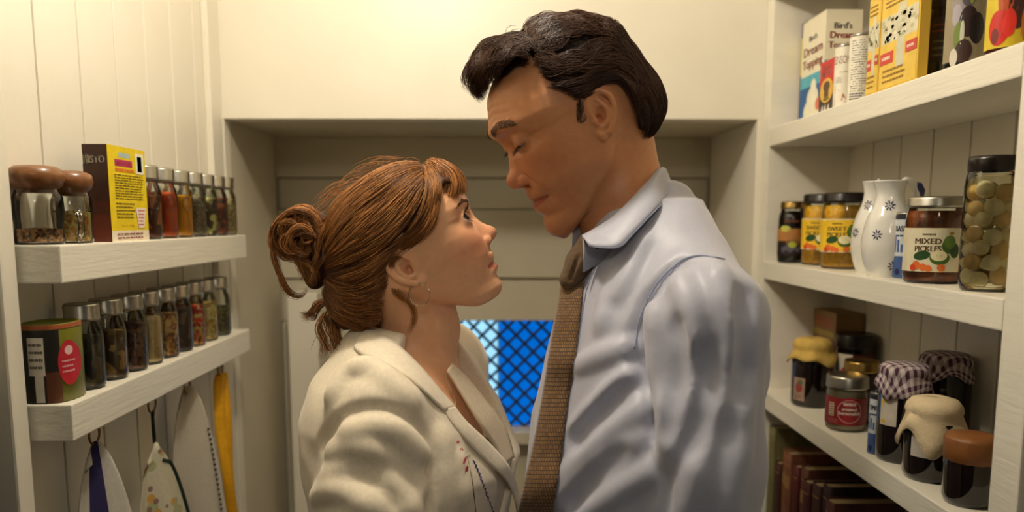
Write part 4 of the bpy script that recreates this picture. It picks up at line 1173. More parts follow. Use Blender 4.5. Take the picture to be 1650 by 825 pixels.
# ================================================================== PEOPLE: volume-modelling helpers
def smin(a, b, k):
    if k <= 0: return np.minimum(a, b)
    h = np.maximum(k - np.abs(a - b), 0) / k
    return np.minimum(a, b) - h * h * k * 0.25
def smax(a, b, k): return -smin(-a, -b, k)
class Vol:
    """signed-distance volume on a regular grid; shapes are blended in, then turned into a mesh"""
    def __init__(s, lo, hi, h, sym=None):
        s.h = h; s.sym = sym
        s.lo = np.array(lo, float); n = np.ceil((np.array(hi) - s.lo) / h).astype(int) + 1
        if sym is not None:                # mirror axis: grid starts half a cell inside the far side of the plane
            s.lo[sym] = h / 2; n[sym] = int(math.ceil((hi[sym] - h / 2) / h)) + 1
        s.n = n
        s.ax = [(s.lo[i] + h * np.arange(n[i])).astype(np.float32) for i in range(3)]
        s.F = np.full(n, 1.0, dtype=np.float32)
    def sl(s, lo, hi, pad):
        out = []
        for i in range(3):
            a = int(np.searchsorted(s.ax[i], lo[i] - pad)); b = int(np.searchsorted(s.ax[i], hi[i] + pad))
            if b <= a: return None
            out.append(slice(a, b))
        return tuple(out)
    def xyz(s, sl):
        return (s.ax[0][sl[0]][:, None, None], s.ax[1][sl[1]][None, :, None], s.ax[2][sl[2]][None, None, :])
    def put(s, fn, lo, hi, k=0.0, mode='add', pad=None):
        sl = s.sl(lo, hi, (pad if pad is not None else 0.012) + k)
        if sl is None: return
        d = fn(*s.xyz(sl)).astype(np.float32)
        f = s.F[sl]
        if mode == 'add': s.F[sl] = smin(f, d, k)
        elif mode == 'sub': s.F[sl] = smax(f, -d, k)
        else: s.F[sl] = smax(f, d, k)
    def ell(s, c, r, k=0.0, mode='add', R=None):
        c = np.array(c, float); r = np.array(r, float); m = r.max() if R is not None else r
        def fn(x, y, z):
            p = [x - c[0], y - c[1], z - c[2]]
            if R is not None: p = [sum(R[i][j] * p[j] for j in range(3)) for i in range(3)]
            k0 = np.sqrt((p[0] / r[0]) ** 2 + (p[1] / r[1]) ** 2 + (p[2] / r[2]) ** 2)
            k1 = np.sqrt((p[0] / r[0] ** 2) ** 2 + (p[1] / r[1] ** 2) ** 2 + (p[2] / r[2] ** 2) ** 2)
            return k0 * (k0 - 1) / np.maximum(k1, 1e-6)
        s.put(fn, c - m, c + m, k, mode)
    def cap(s, a, b, ra, rb, k=0.0, mode='add', sq=None):
        """tapered capsule; sq = (axis vector, factor) squashes the section along that axis"""
        a = np.array(a, float); b = np.array(b, float); ab = b - a; L2 = max(ab @ ab, 1e-12)
        def fn(x, y, z):
            px, py, pz = x - a[0], y - a[1], z - a[2]
            t = np.clip((px * ab[0] + py * ab[1] + pz * ab[2]) / L2, 0, 1)
            dx, dy, dz = px - ab[0] * t, py - ab[1] * t, pz - ab[2] * t
            if sq is not None:
                n, f = np.array(sq[0], float), sq[1]
                q = (dx * n[0] + dy * n[1] + dz * n[2]) * (1 / f - 1)
                dx, dy, dz = dx + q * n[0], dy + q * n[1], dz + q * n[2]
            return np.sqrt(dx * dx + dy * dy + dz * dz) - (ra + (rb - ra) * t)
        m = max(ra, rb)
        s.put(fn, np.minimum(a, b) - m, np.maximum(a, b) + m, k, mode)
    def chain(s, pts, rad, k=0.0, mode='add', sq=None):
        for i in range(len(pts) - 1): s.cap(pts[i], pts[i + 1], rad[i], rad[i + 1], k, mode, sq)
    def smooth(s, it=1):
        for _ in range(it):
            for ax in range(3):
                f = s.F
                a = np.roll(f, 1, ax); b = np.roll(f, -1, ax)
                s.F = 0.5 * f + 0.25 * (a + b)
    def mesh(s):
        F = s.F; ax = s.ax; lo = s.lo.copy()
        if s.sym is not None:
            F = np.concatenate([np.flip(F, s.sym), F], axis=s.sym)
            lo[s.sym] = -ax[s.sym][-1]
        ins = F < 0
        c = ins[:-1, :-1, :-1].astype(np.int8)
        cnt = np.zeros_like(c)
        for i in (0, 1):
            for j in (0, 1):
                for k in (0, 1):
                    cnt += ins[i:ins.shape[0] - 1 + i, j:ins.shape[1] - 1 + j, k:ins.shape[2] - 1 + k]
        cells = np.argwhere((cnt > 0) & (cnt < 8))
        idx = np.full(c.shape, -1, dtype=np.int32); idx[cells[:, 0], cells[:, 1], cells[:, 2]] = np.arange(len(cells))
        val = np.empty((len(cells), 2, 2, 2), np.float32)
        for i in (0, 1):
            for j in (0, 1):
                for k in (0, 1):
                    val[:, i, j, k] = F[cells[:, 0] + i, cells[:, 1] + j, cells[:, 2] + k]
        acc = np.zeros((len(cells), 3)); num = np.zeros(len(cells))
        for a_ in range(3):
            o = [x for x in range(3) if x != a_]
            for p in (0, 1):
                for q in (0, 1):
                    i0 = [0, 0, 0]; i0[o[0]] = p; i0[o[1]] = q; i1 = list(i0); i1[a_] = 1
                    f0 = val[:, i0[0], i0[1], i0[2]]; f1 = val[:, i1[0], i1[1], i1[2]]
                    m = (f0 < 0) != (f1 < 0)
                    t = np.where(m, f0 / np.where(m, f0 - f1, 1), 0)
                    pt = np.zeros((len(cells), 3)); pt[:, o[0]] = p; pt[:, o[1]] = q; pt[:, a_] = t
                    acc += pt * m[:, None]; num += m
        V = lo + (cells + acc / num[:, None]) * s.h
        quads = []
        for a_ in range(3):
            b_, c_ = (a_ + 1) % 3, (a_ + 2) % 3
            sl0 = [slice(None)] * 3; sl1 = [slice(None)] * 3
            sl0[a_] = slice(0, -1); sl1[a_] = slice(1, None)
            A, B = ins[tuple(sl0)], ins[tuple(sl1)]
            e = np.argwhere(A != B)
            e = e[(e[:, b_] > 0) & (e[:, c_] > 0) & (e[:, b_] < F.shape[b_] - 1) & (e[:, c_] < F.shape[c_] - 1)]
            fl = A[e[:, 0], e[:, 1], e[:, 2]]
            def g(db, dc):
                q = e.copy(); q[:, b_] += db; q[:, c_] += dc
                return idx[q[:, 0], q[:, 1], q[:, 2]]
            Q = np.stack([g(-1, -1), g(0, -1), g(0, 0), g(-1, 0)], 1)
            Q[~fl] = Q[~fl][:, ::-1]
            quads.append(Q)
        Q = np.concatenate(quads); Q = Q[(Q >= 0).all(1)]
        return V, Q
def laplace(V, Q, it=2, lam=.5):
    n = len(V)
    e = np.concatenate([Q[:, [0, 1]], Q[:, [1, 2]], Q[:, [2, 3]], Q[:, [3, 0]]]); e = np.concatenate([e, e[:, ::-1]])
    deg = np.bincount(e[:, 0], minlength=n).astype(float)
    for _ in range(it):
        acc = np.stack([np.bincount(e[:, 0], weights=V[e[:, 1], a], minlength=n) for a in range(3)], 1)
        V = V + lam * (acc / np.maximum(deg, 1)[:, None] - V)
    return V
def vol_object(name, V, Q, mat, parent, basis=None, smooth_it=1, attr=None):
    """mesh from a volume; basis = (origin, axes as rows) maps local to world"""
    if smooth_it: V = laplace(V, Q, smooth_it)
    L = V
    if basis is not None:
        O, A = basis
        V = np.asarray(O) + L @ np.asarray(A)
        if np.linalg.det(np.asarray(A)) < 0: Q = Q[:, ::-1]
    if parent is not None: V = V - np.array(parent.location)
    me = mesh_np(name, V, Q)
    if attr is not None:
        colr = attr(L).astype(np.float32)
        ca = me.color_attributes.new('tone', 'FLOAT_COLOR', 'POINT')
        ca.data.foreach_set('color', colr.ravel())
    return link_mesh(name, me, mat, parent)

class HeadFrame:
    """local head axes: u forwards, w towards the camera side, v up; origin between the ear canals"""
    def __init__(s, ear_px, y0, facing, pitch, yaw, half):
        cy, sy = math.cos(math.radians(yaw)), math.sin(math.radians(yaw))
        cp, sp = math.cos(math.radians(pitch)), math.sin(math.radians(pitch))
        f = np.array([facing * cy, -sy, 0.0]); s.W = np.array([-facing * sy, -cy, 0.0])
        up = np.array([0, 0, 1.0])
        s.U = f * cp - up * sp; s.V = up * cp + f * sp
        e = np.array(at_y(ear_px[0], ear_px[1], y0 - half * cy))
        s.O = e - half * s.W
        s.A = np.stack([s.U, s.W, s.V])
    def uv(s, px, py, w=0.0):
        d = np.array(ray(px, py)); c = np.array(CAM)
        t = (w - (c - s.O) @ s.W) / (d @ s.W)
        p = c + d * t - s.O
        return np.array([p @ s.U, p @ s.V])
    def loc(s, p): return s.A @ (np.array(p) - s.O)
    def world(s, L): return s.O + np.asarray(L) @ s.A
MAN = HeadFrame((961, 190.5), 1.00, -1, 26.0, 10.0, .070)
WOM = HeadFrame((664, 428), 1.00, +1, -26.0, -5.0, .065)
cB = lambda x, y: (770 + x / 3.587, 170 + y / 3.587)
cA = lambda x, y: (690 + x / 4.343, 310 + y / 4.343)
c1 = lambda x, y: (720 + x / 1.964, y / 1.964)
man_prof_px = [c1(235, 130), c1(190, 172), c1(158, 215), c1(140, 258), cB(56, -20), cB(60, 20), cB(65, 60), cB(69, 110), cB(76, 155), cB(90, 190), cB(128, 222), cB(160, 245), cB(174, 270), cB(178, 300), cB(182, 335), cB(186, 370), cB(180, 400), cB(172, 425), cB(173, 447), cB(186, 468), cB(210, 478),
               cB(245, 476), cB(272, 476), cB(281, 488), cB(285, 508), cB(292, 530), cB(308, 548), cB(317, 557), cB(317, 564), cB(320, 576), cB(327, 598), cB(350, 620), cB(378, 636), cB(386, 648), cB(387, 670), cB(394, 698), cB(410, 730), cB(440, 754), cB(478, 765)]
wom_prof_px = [cA(170, -60), cA(215, -20), cA(245, 20), cA(262, 55), cA(270, 85), cA(274, 108), cA(283, 130), cA(302, 156), cA(332, 184), cA(370, 208), cA(410, 226), cA(445, 242), cA(466, 260), cA(473, 278), cA(467, 298), cA(456, 318), cA(444, 342), cA(434, 365), cA(431, 384), cA(436, 398), cA(448, 410), cA(458, 426),
               cA(462, 446), cA(461, 460), cA(458, 474), cA(466, 486), cA(484, 500), cA(491, 514), cA(484, 534), cA(477, 552), cA(478, 574), cA(496, 602), cA(511, 630), cA(514, 656), cA(505, 690), cA(488, 716), cA(456, 742), cA(400, 764), cA(335, 778)]

def gauss(x, c, s): return np.exp(-0.5 * ((x - c) / s) ** 2)
def sstep(x, a, b):
    t = np.clip((x - a) / (b - a), 0, 1); return t * t * (3 - 2 * t)
def build_head(HF, prof_px, K, h, neck_pts, neck_r):
    """returns the blended head volume (local u, w, v), the front depth table and the landmarks"""
    pr = np.array([HF.uv(*p) for p in prof_px])
    vv = np.minimum.accumulate(pr[:, 1] - np.arange(len(pr)) * 1e-6); uu = pr[:, 0]
    vg = np.arange(K['v_lo'], K['v_hi'], 0.0005)
    P = np.interp(vg, vv[::-1], uu[::-1])
    ker = np.exp(-0.5 * (np.arange(-8, 9) * .0005 / K.get('psig', .0011)) ** 2); ker /= ker.sum()
    P = np.convolve(np.pad(P, 8, mode='edge'), ker, 'valid')
    vmen = vv[-1]
    Pat = lambda v: np.interp(v, vg, P)
    nas, sn, cr = K['nasion'], K['subnas'], K['crease']
    base = P.copy()
    m = (vg > sn) & (vg < nas)
    base[m] = Pat(sn) - K['nsub'] + (Pat(nas) - .002 - Pat(sn) + K['nsub']) * (vg[m] - sn) / (nas - sn)
    m2 = (vg > cr) & (vg <= sn)
    t = (vg[m2] - cr) / (sn - cr)
    base[m2] = Pat(cr) + (Pat(sn) - K['nsub'] - Pat(cr)) * t
    base = np.convolve(np.pad(base, 8, mode='edge'), ker, 'valid')
    nose = np.where(vg > sn - .003, np.maximum(P - base, 0), 0)
    lips = np.where(vg <= sn - .003, P - base, 0)
    V = Vol((K['u_lo'], 0, K['v_lo']), (K['u_hi'], K['w_hi'], K['v_hi']), h, sym=1)
    u, w, v = V.ax[0][:, None, None], V.ax[1][:, None], V.ax[2][None, :]
    f = lambda tab: np.interp(V.ax[2], vg, tab)[None, :]
    A = np.interp(V.ax[2], *zip(*K['A']))[None, :]
    wb = np.interp(V.ax[2], *zip(*K['nosew']))[None, :]
    F = f(base) - A * (np.abs(w) / .05) ** K['p']
    F = F + f(nose) * np.maximum(1 - (w / wb) ** 2, 0) ** 1.5
    lw = K['lipw']
    F = F + f(lips) * np.maximum(1 - (w / lw) ** 2, 0) ** .7
    for (cw, cv, sw, sv, amp) in K['bumps']:
        F = F + amp * np.exp(-.5 * ((w - cw) / sw) ** 2 - .5 * ((v - cv) / sv) ** 2)
    # mouth line
    vm, vc = K['mouth'], K['mouthc']
    line = vm + (vc - vm) * (w / lw) ** 2
    F = F - K['mdepth'] * np.exp(-.5 * ((v - line) / .0011) ** 2) * sstep(lw * 1.06 - w, 0, .004)
    for (pts, amp, sig) in K['creases']:        # wrinkles and folds: polylines in (w, v)
        d = np.full(F.shape, 1.0)
        for (a, b) in zip(pts, pts[1:]):
            ax_, ay_ = b[0] - a[0], b[1] - a[1]; L2 = ax_ * ax_ + ay_ * ay_
            t = np.clip(((w - a[0]) * ax_ + (v - a[1]) * ay_) / L2, 0, 1)
            d = np.minimum(d, np.hypot(w - a[0] - ax_ * t, v - a[1] - ay_ * t))
        F = F + amp * np.exp(-.5 * (d / sig) ** 2)
    Fw = np.gradient(F, h, axis=0); Fv = np.gradient(F, h, axis=1)
    f1 = (u - F[None]) / np.sqrt(1 + np.clip(Fw ** 2 + Fv ** 2, 0, 6))[None]
    S = np.interp(V.ax[2], *zip(*K['S']))[None, None, :]
    f2 = w[None] - S - K.get('sbulge', 0) * 0
    gu, gv = K['gonion']; mu, mv = Pat(vmen) - .012, vmen
    sl = (gv - mv) / (gu - mu)
    vj = mv + (u - mu) * sl
    f3 = (vj - v[None]) / math.hypot(1, sl)
    f4 = (K['back'] - u)
    f5 = v[None] - K['vcap']
    d = smax(smax(smax(smax(f1, f2, .016), f3, K.get('jawk', .012)), f4, .02), f5, .03)
    V.F = d.astype(np.float32)
    V.ell(K['cran_c'], K['cran_r'], .02)
    V.ell(K['cran2_c'], K['cran2_r'], .03)
    # neck
    loc = [HF.loc(p) for p in neck_pts]
    for a, b, ra, rb in zip(loc, loc[1:], neck_r, neck_r[1:]):
        a = a.copy(); b = b.copy(); a[1] = b[1] = 0
        V.cap(a, b, ra, rb, .014, sq=((0, 1, 0), K['neckw']))
    for (a, b, r1, r2, k) in K.get('tendons', []): V.cap(a, b, r1, r2, k)
    return V, F, Pat
def add_nose(V, K, Pat):
    n = K['nose']
    V.ell((n['tip'][0] - n['tr'], 0, n['tip'][1]), (n['tr'],) * 3, .006)
    V.ell((n['ala'][0], n['ala_w'], n['ala'][1]), n['ala_r'], .0022)
    V.ell((n['nos'][0], n['nos_w'], n['nos'][1]), n['nos_r'], .002, 'sub')
def add_eye(V, E, ball, lid_t, up, lo, half_az, tilt=0.0):
    """eyelid shell over the eyeball at E with an almond opening between elevations lo..up (radians)"""
    E = np.array(E)
    Rl = ball + lid_t
    V.ell(E, (Rl, Rl, Rl), .006)
    def opening(x, y, z):
        X, Y, Z = x - E[0], y - E[1], z - E[2]
        az = np.arctan2(Y, np.maximum(X, 1e-4)); r = np.sqrt(X * X + Y * Y + Z * Z) + 1e-6
        el = np.arcsin(np.clip(Z / r, -1, 1)) - tilt * az
        s = np.maximum(1 - (az / half_az) ** 2, 0) ** .55
        d = np.maximum(el - (up * s + (up + lo) * .25 * (1 - s)), (lo * s + (up + lo) * .25 * (1 - s)) - el) * ball
        d = np.maximum(d, (np.abs(az) - half_az) * ball)
        d = np.maximum(d, -X)
        return np.maximum(d, ball * .55 - r)
    V.put(opening, E - .02, E + .025, .0008, 'sub', pad=.004)
def add_ear(V, c, ang, sc, wq, flare=.35, K=None):
    """outer ear in the plane spanned by (u, v), long axis tilted by ang, lifted off the head towards the back"""
    ca, sa = math.cos(ang), math.sin(ang)
    def T(x, y, o=0.0):           # x towards the face, y up along the ear; metres before scale
        x, y = x * sc, y * sc
        return np.array([c[0] + x * ca - y * sa, wq + o * sc + max(0, -x) * flare, c[1] + x * sa + y * ca])
    # sheet of the ear
    n = 9
    for (x, y, rx, o) in ((-.006, .012, .0125, .000), (-.008, .002, .0115, .000), (-.004, -.008, .0095, -.001), (0, -.018, .0075, -.0015), (.002, .015, .011, -.001)):
        p = T(x, y, o); V.ell(p, (rx * sc, .0042 * sc, rx * sc), .004)
    V.ell(T(.001, -.001, .007), (.0085 * sc, .0075 * sc, .0135 * sc), .003, 'sub')
    V.ell(T(-.003, .015, .006), (.010 * sc, .0055 * sc, .009 * sc), .003, 'sub')
    rim = [(.010, .002), (.013, .012), (.011, .024), (.003, .0305), (-.008, .029), (-.0165, .021), (-.019, .009), (-.0165, -.004), (-.011, -.014), (-.005, -.0225)]
    pts = [T(x, y, .0035) for x, y in rim]; pts = catmull(pts, 3)
    rr = np.interp(np.linspace(0, 1, len(pts)), [0, .25, .6, 1], [.0026, .0034, .0036, .0034]) * sc
    V.chain(pts, rr, .0012)
    anti = [(-.001, .021), (-.007, .013), (-.0105, .004), (-.0085, -.006), (-.002, -.0125), (.004, -.0125)]
    pts = catmull([T(x, y, .0028) for x, y in anti], 3)
    V.chain(pts, [.0030 * sc] * len(pts), .002)
    pts = catmull([T(x, y, .002) for x, y in ((-.007, .012), (.0, .0135), (.006, .017))], 3)
    V.chain(pts, [.0024 * sc] * len(pts), .002)
    V.ell(T(.0085, -.004, .0035), (.0042 * sc, .004 * sc, .0058 * sc), .003)      # tragus
    V.ell(T(.004, -.0235, .001), (.0068 * sc, .0042 * sc, .0078 * sc), .004)      # lobe
    V.ell(T(.0015, -.003, .001), (.0045 * sc, .008 * sc, .0055 * sc), .002, 'sub')

# -------------------------------------------------- the man's head
KM = dict(vcap=.104, v_lo=-.175, v_hi=.145, u_lo=-.12, u_hi=.122, w_hi=.098, nasion=.0175, subnas=-.0385, crease=-.0812, nsub=.003,
          A=[(-.13, .085), (-.113, .07), (-.10, .056), (-.08, .046), (-.06, .038), (-.04, .031), (-.02, .025), (.0, .021), (.015, .0215), (.035, .0185), (.06, .020), (.09, .026), (.12, .03)],
          p=2.2, nosew=[(-.05, .012), (-.038, .0155), (-.028, .0165), (-.015, .0155), (.0, .013), (.015, .0105), (.03, .012)], lipw=.028,
          bumps=[(.033, .0155, .0130, .0090, -.0125), (.0155, .0135, .0055, .007, -.0065), (.026, .0365, .016, .006, .0040), (.045, .0335, .010, .006, .0025), (0, .034, .012, .006, -.001),
                 (.047, -.010, .013, .011, .0055), (.030, -.026, .010, .012, .0025), (.0285, -.0585, .005, .006, -.0045), (.040, -.045, .012, .014, .0015),
                 (.031, -.002, .012, .0035, .0016), (.017, -.098, .010, .010, .0018), (.0, -.0815, .018, .0035, -.0010), (.033, -.080, .010, .012, -.002)],
          mouth=-.0585, mouthc=-.0575, mdepth=.0024,
          creases=[([(.019, -.024), (.026, -.038), (.031, -.052)], -.0022, .0016), ([(.024, -.030), (.034, -.044), (.037, -.056)], -.0010, .0012),
                   ([(.018, .0035), (.028, .0005), (.038, .004)], -.0014, .0013), ([(.013, .0255), (.03, .0285), (.047, .0235)], -.0016, .0016),
                   ([(0, .052), (.02, .0555), (.044, .050)], -.0006, .0016), ([(0, .0605), (.02, .064), (.046, .059)], -.0006, .0016), ([(.005, .069), (.022, .0725), (.044, .068)], -.0005, .0016),
                   ([(.010, .045), (.024, .0485), (.044, .0455)], -.0004, .0014), ([(.007, .036), (.0075, .026)], -.0009, .0011), ([(.050, .010), (.058, .006)], -.0009, .001), ([(.050, .016), (.059, .016)], -.0008, .001)],
          S=[(-.13, .030), (-.115, .040), (-.095, .047), (-.07, .0555), (-.045, .0635), (-.015, .0695), (.02, .072), (.05, .0725), (.08, .063), (.104, .048), (.14, .03)],
          gonion=(.008, -.066), back=-.012, cran_c=(.002, 0, .034), cran_r=(.085, .069, .073), cran2_c=(-.030, 0, .016), cran2_r=(.066, .066, .062), neckw=.95)

# -------------------------------------------------- the woman's head
KW = dict(vcap=.09, v_lo=-.245, v_hi=.13, u_lo=-.185, u_hi=.115, w_hi=.125, nasion=.026, subnas=-.0265, crease=-.0592, nsub=.0028, psig=.0009,
          A=[(-.25, .085), (-.085, .064), (-.07, .050), (-.055, .043), (-.042, .037), (-.025, .031), (-.01, .0255), (.005, .0215), (.02, .0215), (.038, .018), (.06, .021), (.09, .027), (.12, .03)],
          p=2.25, nosew=[(-.035, .010), (-.0265, .0125), (-.015, .0145), (-.004, .0132), (.008, .0112), (.022, .0095), (.04, .012)], lipw=.024, 
          bumps=[(.032, .0205, .0115, .0080, -.0085), (.0145, .019, .005, .006, -.0050), (.028, .0375, .016, .006, .0015),
                 (.043, -.003, .013, .012, .0060), (.030, -.014, .011, .013, .0030), (.0245, -.0440, .0045, .005, -.0035), (.036, -.034, .012, .014, .0035), (.014, -.074, .010, .008, .0012), (.0, -.034, .0035, .005, -.0008)],
          mouth=-.0425, mouthc=-.0448, mdepth=.0020,
          creases=[([(.018, -.014), (.0235, -.026), (.027, -.036)], -.0008, .0022), ([(.014, .0305), (.03, .0335), (.043, .0285)], -.0012, .0014), ([(.018, .0105), (.028, .0085), (.037, .0115)], -.0007, .0013)],
          S=[(-.12, .028), (-.10, .036), (-.085, .042), (-.06, .0515), (-.035, .0590), (-.01, .0645), (.02, .067), (.06, .069), (.10, .060), (.13, .045)],
          gonion=(.010, -.058), back=-.010, cran_c=(-.006, 0, .036), cran_r=(.093, .072, .081), cran2_c=(-.028, 0, .015), cran2_r=(.068, .064, .062), neckw=.95, jawk=.016)

def poly_dist(p, poly):
    """signed distance of 2-D points to a closed polygon (negative inside)"""
    p = np.asarray(p, float); shp = p.shape[:-1]; q = p.reshape(-1, 2); poly = np.asarray(poly, float)
    d = np.full(len(q), 1e9); ins = np.zeros(len(q), bool)
    n = len(poly)
    for i in range(n):
        a, b = poly[i], poly[(i + 1) % n]; ab = b - a
        t = np.clip(((q - a) @ ab) / max(ab @ ab, 1e-12), 0, 1)
        e = q - a - t[:, None] * ab
        d = np.minimum(d, e[:, 0] ** 2 + e[:, 1] ** 2)
        c = (a[1] > q[:, 1]) != (b[1] > q[:, 1])
        with np.errstate(divide='ignore', invalid='ignore'):
            xx = (b[0] - a[0]) * (q[:, 1] - a[1]) / (b[1] - a[1]) + a[0]
        ins ^= c & (q[:, 0] < xx)
    d = np.sqrt(d); d[ins] *= -1
    return d.reshape(shp)
class HairShell:
    """hair envelope inflated from the head outline: half-width as a function of (u, v)"""
    def __init__(s, outline, R, cap, region=None, edge=.07):
        s.o = np.array(outline); s.R = R; s.cap = cap
        lo = s.o.min(0) - .01; hi = s.o.max(0) + .01
        s.gu = np.arange(lo[0], hi[0], .002); s.gv = np.arange(lo[1], hi[1], .002)
        G = np.stack(np.meshgrid(s.gu, s.gv, indexing='ij'), -1)
        d = np.maximum(-poly_dist(G, s.o), 0); dd = np.minimum(d, R)
        s.w = np.sqrt(dd * (2 * R - dd)) * cap / R
        if region is not None:                      # thin out towards the hairline
            s.w = np.minimum(s.w, edge + .9 * np.maximum(-poly_dist(G, region), 0))
        for _ in range(3):
            s.w[1:-1, 1:-1] = .2 * (s.w[1:-1, 1:-1] + s.w[2:, 1:-1] + s.w[:-2, 1:-1] + s.w[1:-1, 2:] + s.w[1:-1, :-2])
    def __call__(s, u, v):
        i = np.clip((u - s.gu[0]) / .002, 0, len(s.gu) - 1.001); j = np.clip((v - s.gv[0]) / .002, 0, len(s.gv) - 1.001)
        i0, j0 = i.astype(int), j.astype(int); a, b = i - i0, j - j0
        return (s.w[i0, j0] * (1 - a) * (1 - b) + s.w[i0 + 1, j0] * a * (1 - b) + s.w[i0, j0 + 1] * (1 - a) * b + s.w[i0 + 1, j0 + 1] * a * b)
def resample(pts, k):
    P = np.array(catmull(pts, 10)); L = np.concatenate([[0], np.cumsum(np.linalg.norm(np.diff(P, axis=0), axis=1))])
    t = np.linspace(0, L[-1], k)
    return np.stack([np.interp(t, L, P[:, i]) for i in range(P.shape[1])], 1)
def family(guides, n, k, rg, jit=.0015, wave=(.0012, 3.0), clumps=40, length=(.75, 1.0), start=(0, .12)):
    """strands interpolated between guide curves (2-D), with clumped waves; returns (n, k, 2) and clump ids"""
    G = np.stack([resample(g, k * 3) for g in guides])
    m = len(guides)
    cl = rg.random(clumps)
    ci = rg.integers(0, clumps, n)
    s = np.clip(cl[ci] + rg.normal(0, .35 / clumps ** .7, n), 0, 1) * (m - 1)
    i0 = np.minimum(s.astype(int), m - 2); f = (s - i0)[:, None, None]
    A = G[i0] * (1 - f) + G[i0 + 1] * f
    t0 = rg.uniform(start[0], start[1], n); t1 = t0 + (1 - t0) * rg.uniform(length[0], length[1], n)
    tt = t0[:, None] + (t1 - t0)[:, None] * np.linspace(0, 1, k)[None]
    x = tt * (k * 3 - 1); j0 = np.minimum(x.astype(int), k * 3 - 2); b = (x - j0)[..., None]
    r = np.arange(n)[:, None]
    P = A[r, j0] * (1 - b) + A[r, j0 + 1] * b
    T = np.gradient(P, axis=1); T /= np.maximum(np.linalg.norm(T, axis=2, keepdims=True), 1e-9)
    N = np.stack([-T[..., 1], T[..., 0]], -1)
    ph = rg.uniform(0, 6.28, clumps)[ci] + rg.normal(0, .22, n); fr = wave[1] * rg.uniform(.7, 1.3, clumps)[ci]
    am = wave[0] * rg.uniform(.4, 1.5, clumps)[ci]
    off = am[:, None] * np.sin(ph[:, None] + fr[:, None] * 6.28 * tt) + rg.normal(0, jit, n)[:, None]
    return P + N * off[..., None], ci
# ================================================================== THE PEOPLE
M_SKIN_M = pmat('skin_tan', None, .42, attr='tone', var=.05, scale=120, bump=.10, bscale=900, spec=.4, sss=.12)
M_SKIN_W = pmat('skin_fair', None, .40, attr='tone', var=.04, scale=120, bump=.06, bscale=900, spec=.4, sss=.15)
HV = .0015
def eyeball(HF, E, r, look, parent, iris_col, name='eye'):
    """eyeball with cornea-coloured iris and pupil caps turned towards look (az, el)"""
    az, el = look
    d = np.array([math.cos(el) * math.cos(az), math.cos(el) * math.sin(az), math.sin(el)])
    a = np.cross(d, [0, 0, 1.0]); a /= np.linalg.norm(a); b = np.cross(a, d)
    V, Fs, mi = [], [], []
    nr, ns = 24, 32
    for i in range(nr + 1):
        t = math.pi * i / nr
        for j in range(ns):
            p = 2 * math.pi * j / ns
            V.append(d * math.cos(t) + (a * math.cos(p) + b * math.sin(p)) * math.sin(t))
    for i in range(nr):
        for j in range(ns):
            Fs.append((i * ns + j, i * ns + (j + 1) % ns, (i + 1) * ns + (j + 1) % ns, (i + 1) * ns + j))
            mi.append(2 if i < 2 else 1 if i < 5 else 0)
    V = HF.world(np.array(E) + np.array(V) * r) - np.array(parent.location)
    me = bpy.data.meshes.new(name); me.from_pydata([tuple(p) for p in V], [], Fs)
    o = link_mesh(name, me, [pmat('eye_white', rgb(226, 214, 204), .12, var=.02, coat=.5), iris_col, pmat('eye_pupil', rgb(8, 6, 6), .1, coat=.5)], parent)
    me.polygons.foreach_set('material_index', np.array(mi, dtype=np.int32))
    return o
def skin_tone(HFK):
    base, lip, blush = HFK['col']
    def fn(L):
        u, w, v = L[:, 0], np.abs(L[:, 1]), L[:, 2]
        col = np.tile(np.array(base, float), (len(L), 1))
        def mixc(c, f):
            nonlocal col
            col = col * (1 - f[:, None]) + np.array(c)[None] * f[:, None]
        front = sstep(u, .03, .06)
        for (cw, cv, sw, sv, amt) in HFK['blushes']:
            mixc(blush, amt * np.exp(-.5 * ((w - cw) / sw) ** 2 - .5 * ((v - cv) / sv) ** 2) * front)
        if 'stubble' in HFK:
            s = sstep(-v, HFK['stubble'], HFK['stubble'] + .02) * sstep(u, -.02, .02) * (1 - .6 * np.exp(-.5 * ((v + .078) / .006) ** 2 - .5 * (w / .02) ** 2)) * sstep(v, -.135, -.11)
            mixc(HFK['stub'], .32 * s)
        lw, vm, vc, lu, ll = HFK['lips']
        line = vm + (vc - vm) * (w / lw) ** 2
        t = np.clip(w / lw, 0, 1)
        d = v - line
        top = lu * np.sqrt(np.maximum(1 - t * t, 0)) * (1 + .12 * np.cos(w / lw * 6)); bot = ll * np.sqrt(np.maximum(1 - t * t, 0))
        f = sstep(top - d, -.0008, .0012) * sstep(d + bot, -.0008, .0012) * (w < lw) * front
        mixc(lip, .75 * f)
        mixc((.03, .012, .008), .45 * np.exp(-.5 * (d / .0007) ** 2) * (w < lw * .98) * front)
        return np.concatenate([col, np.ones((len(L), 1))], 1)
    return fn
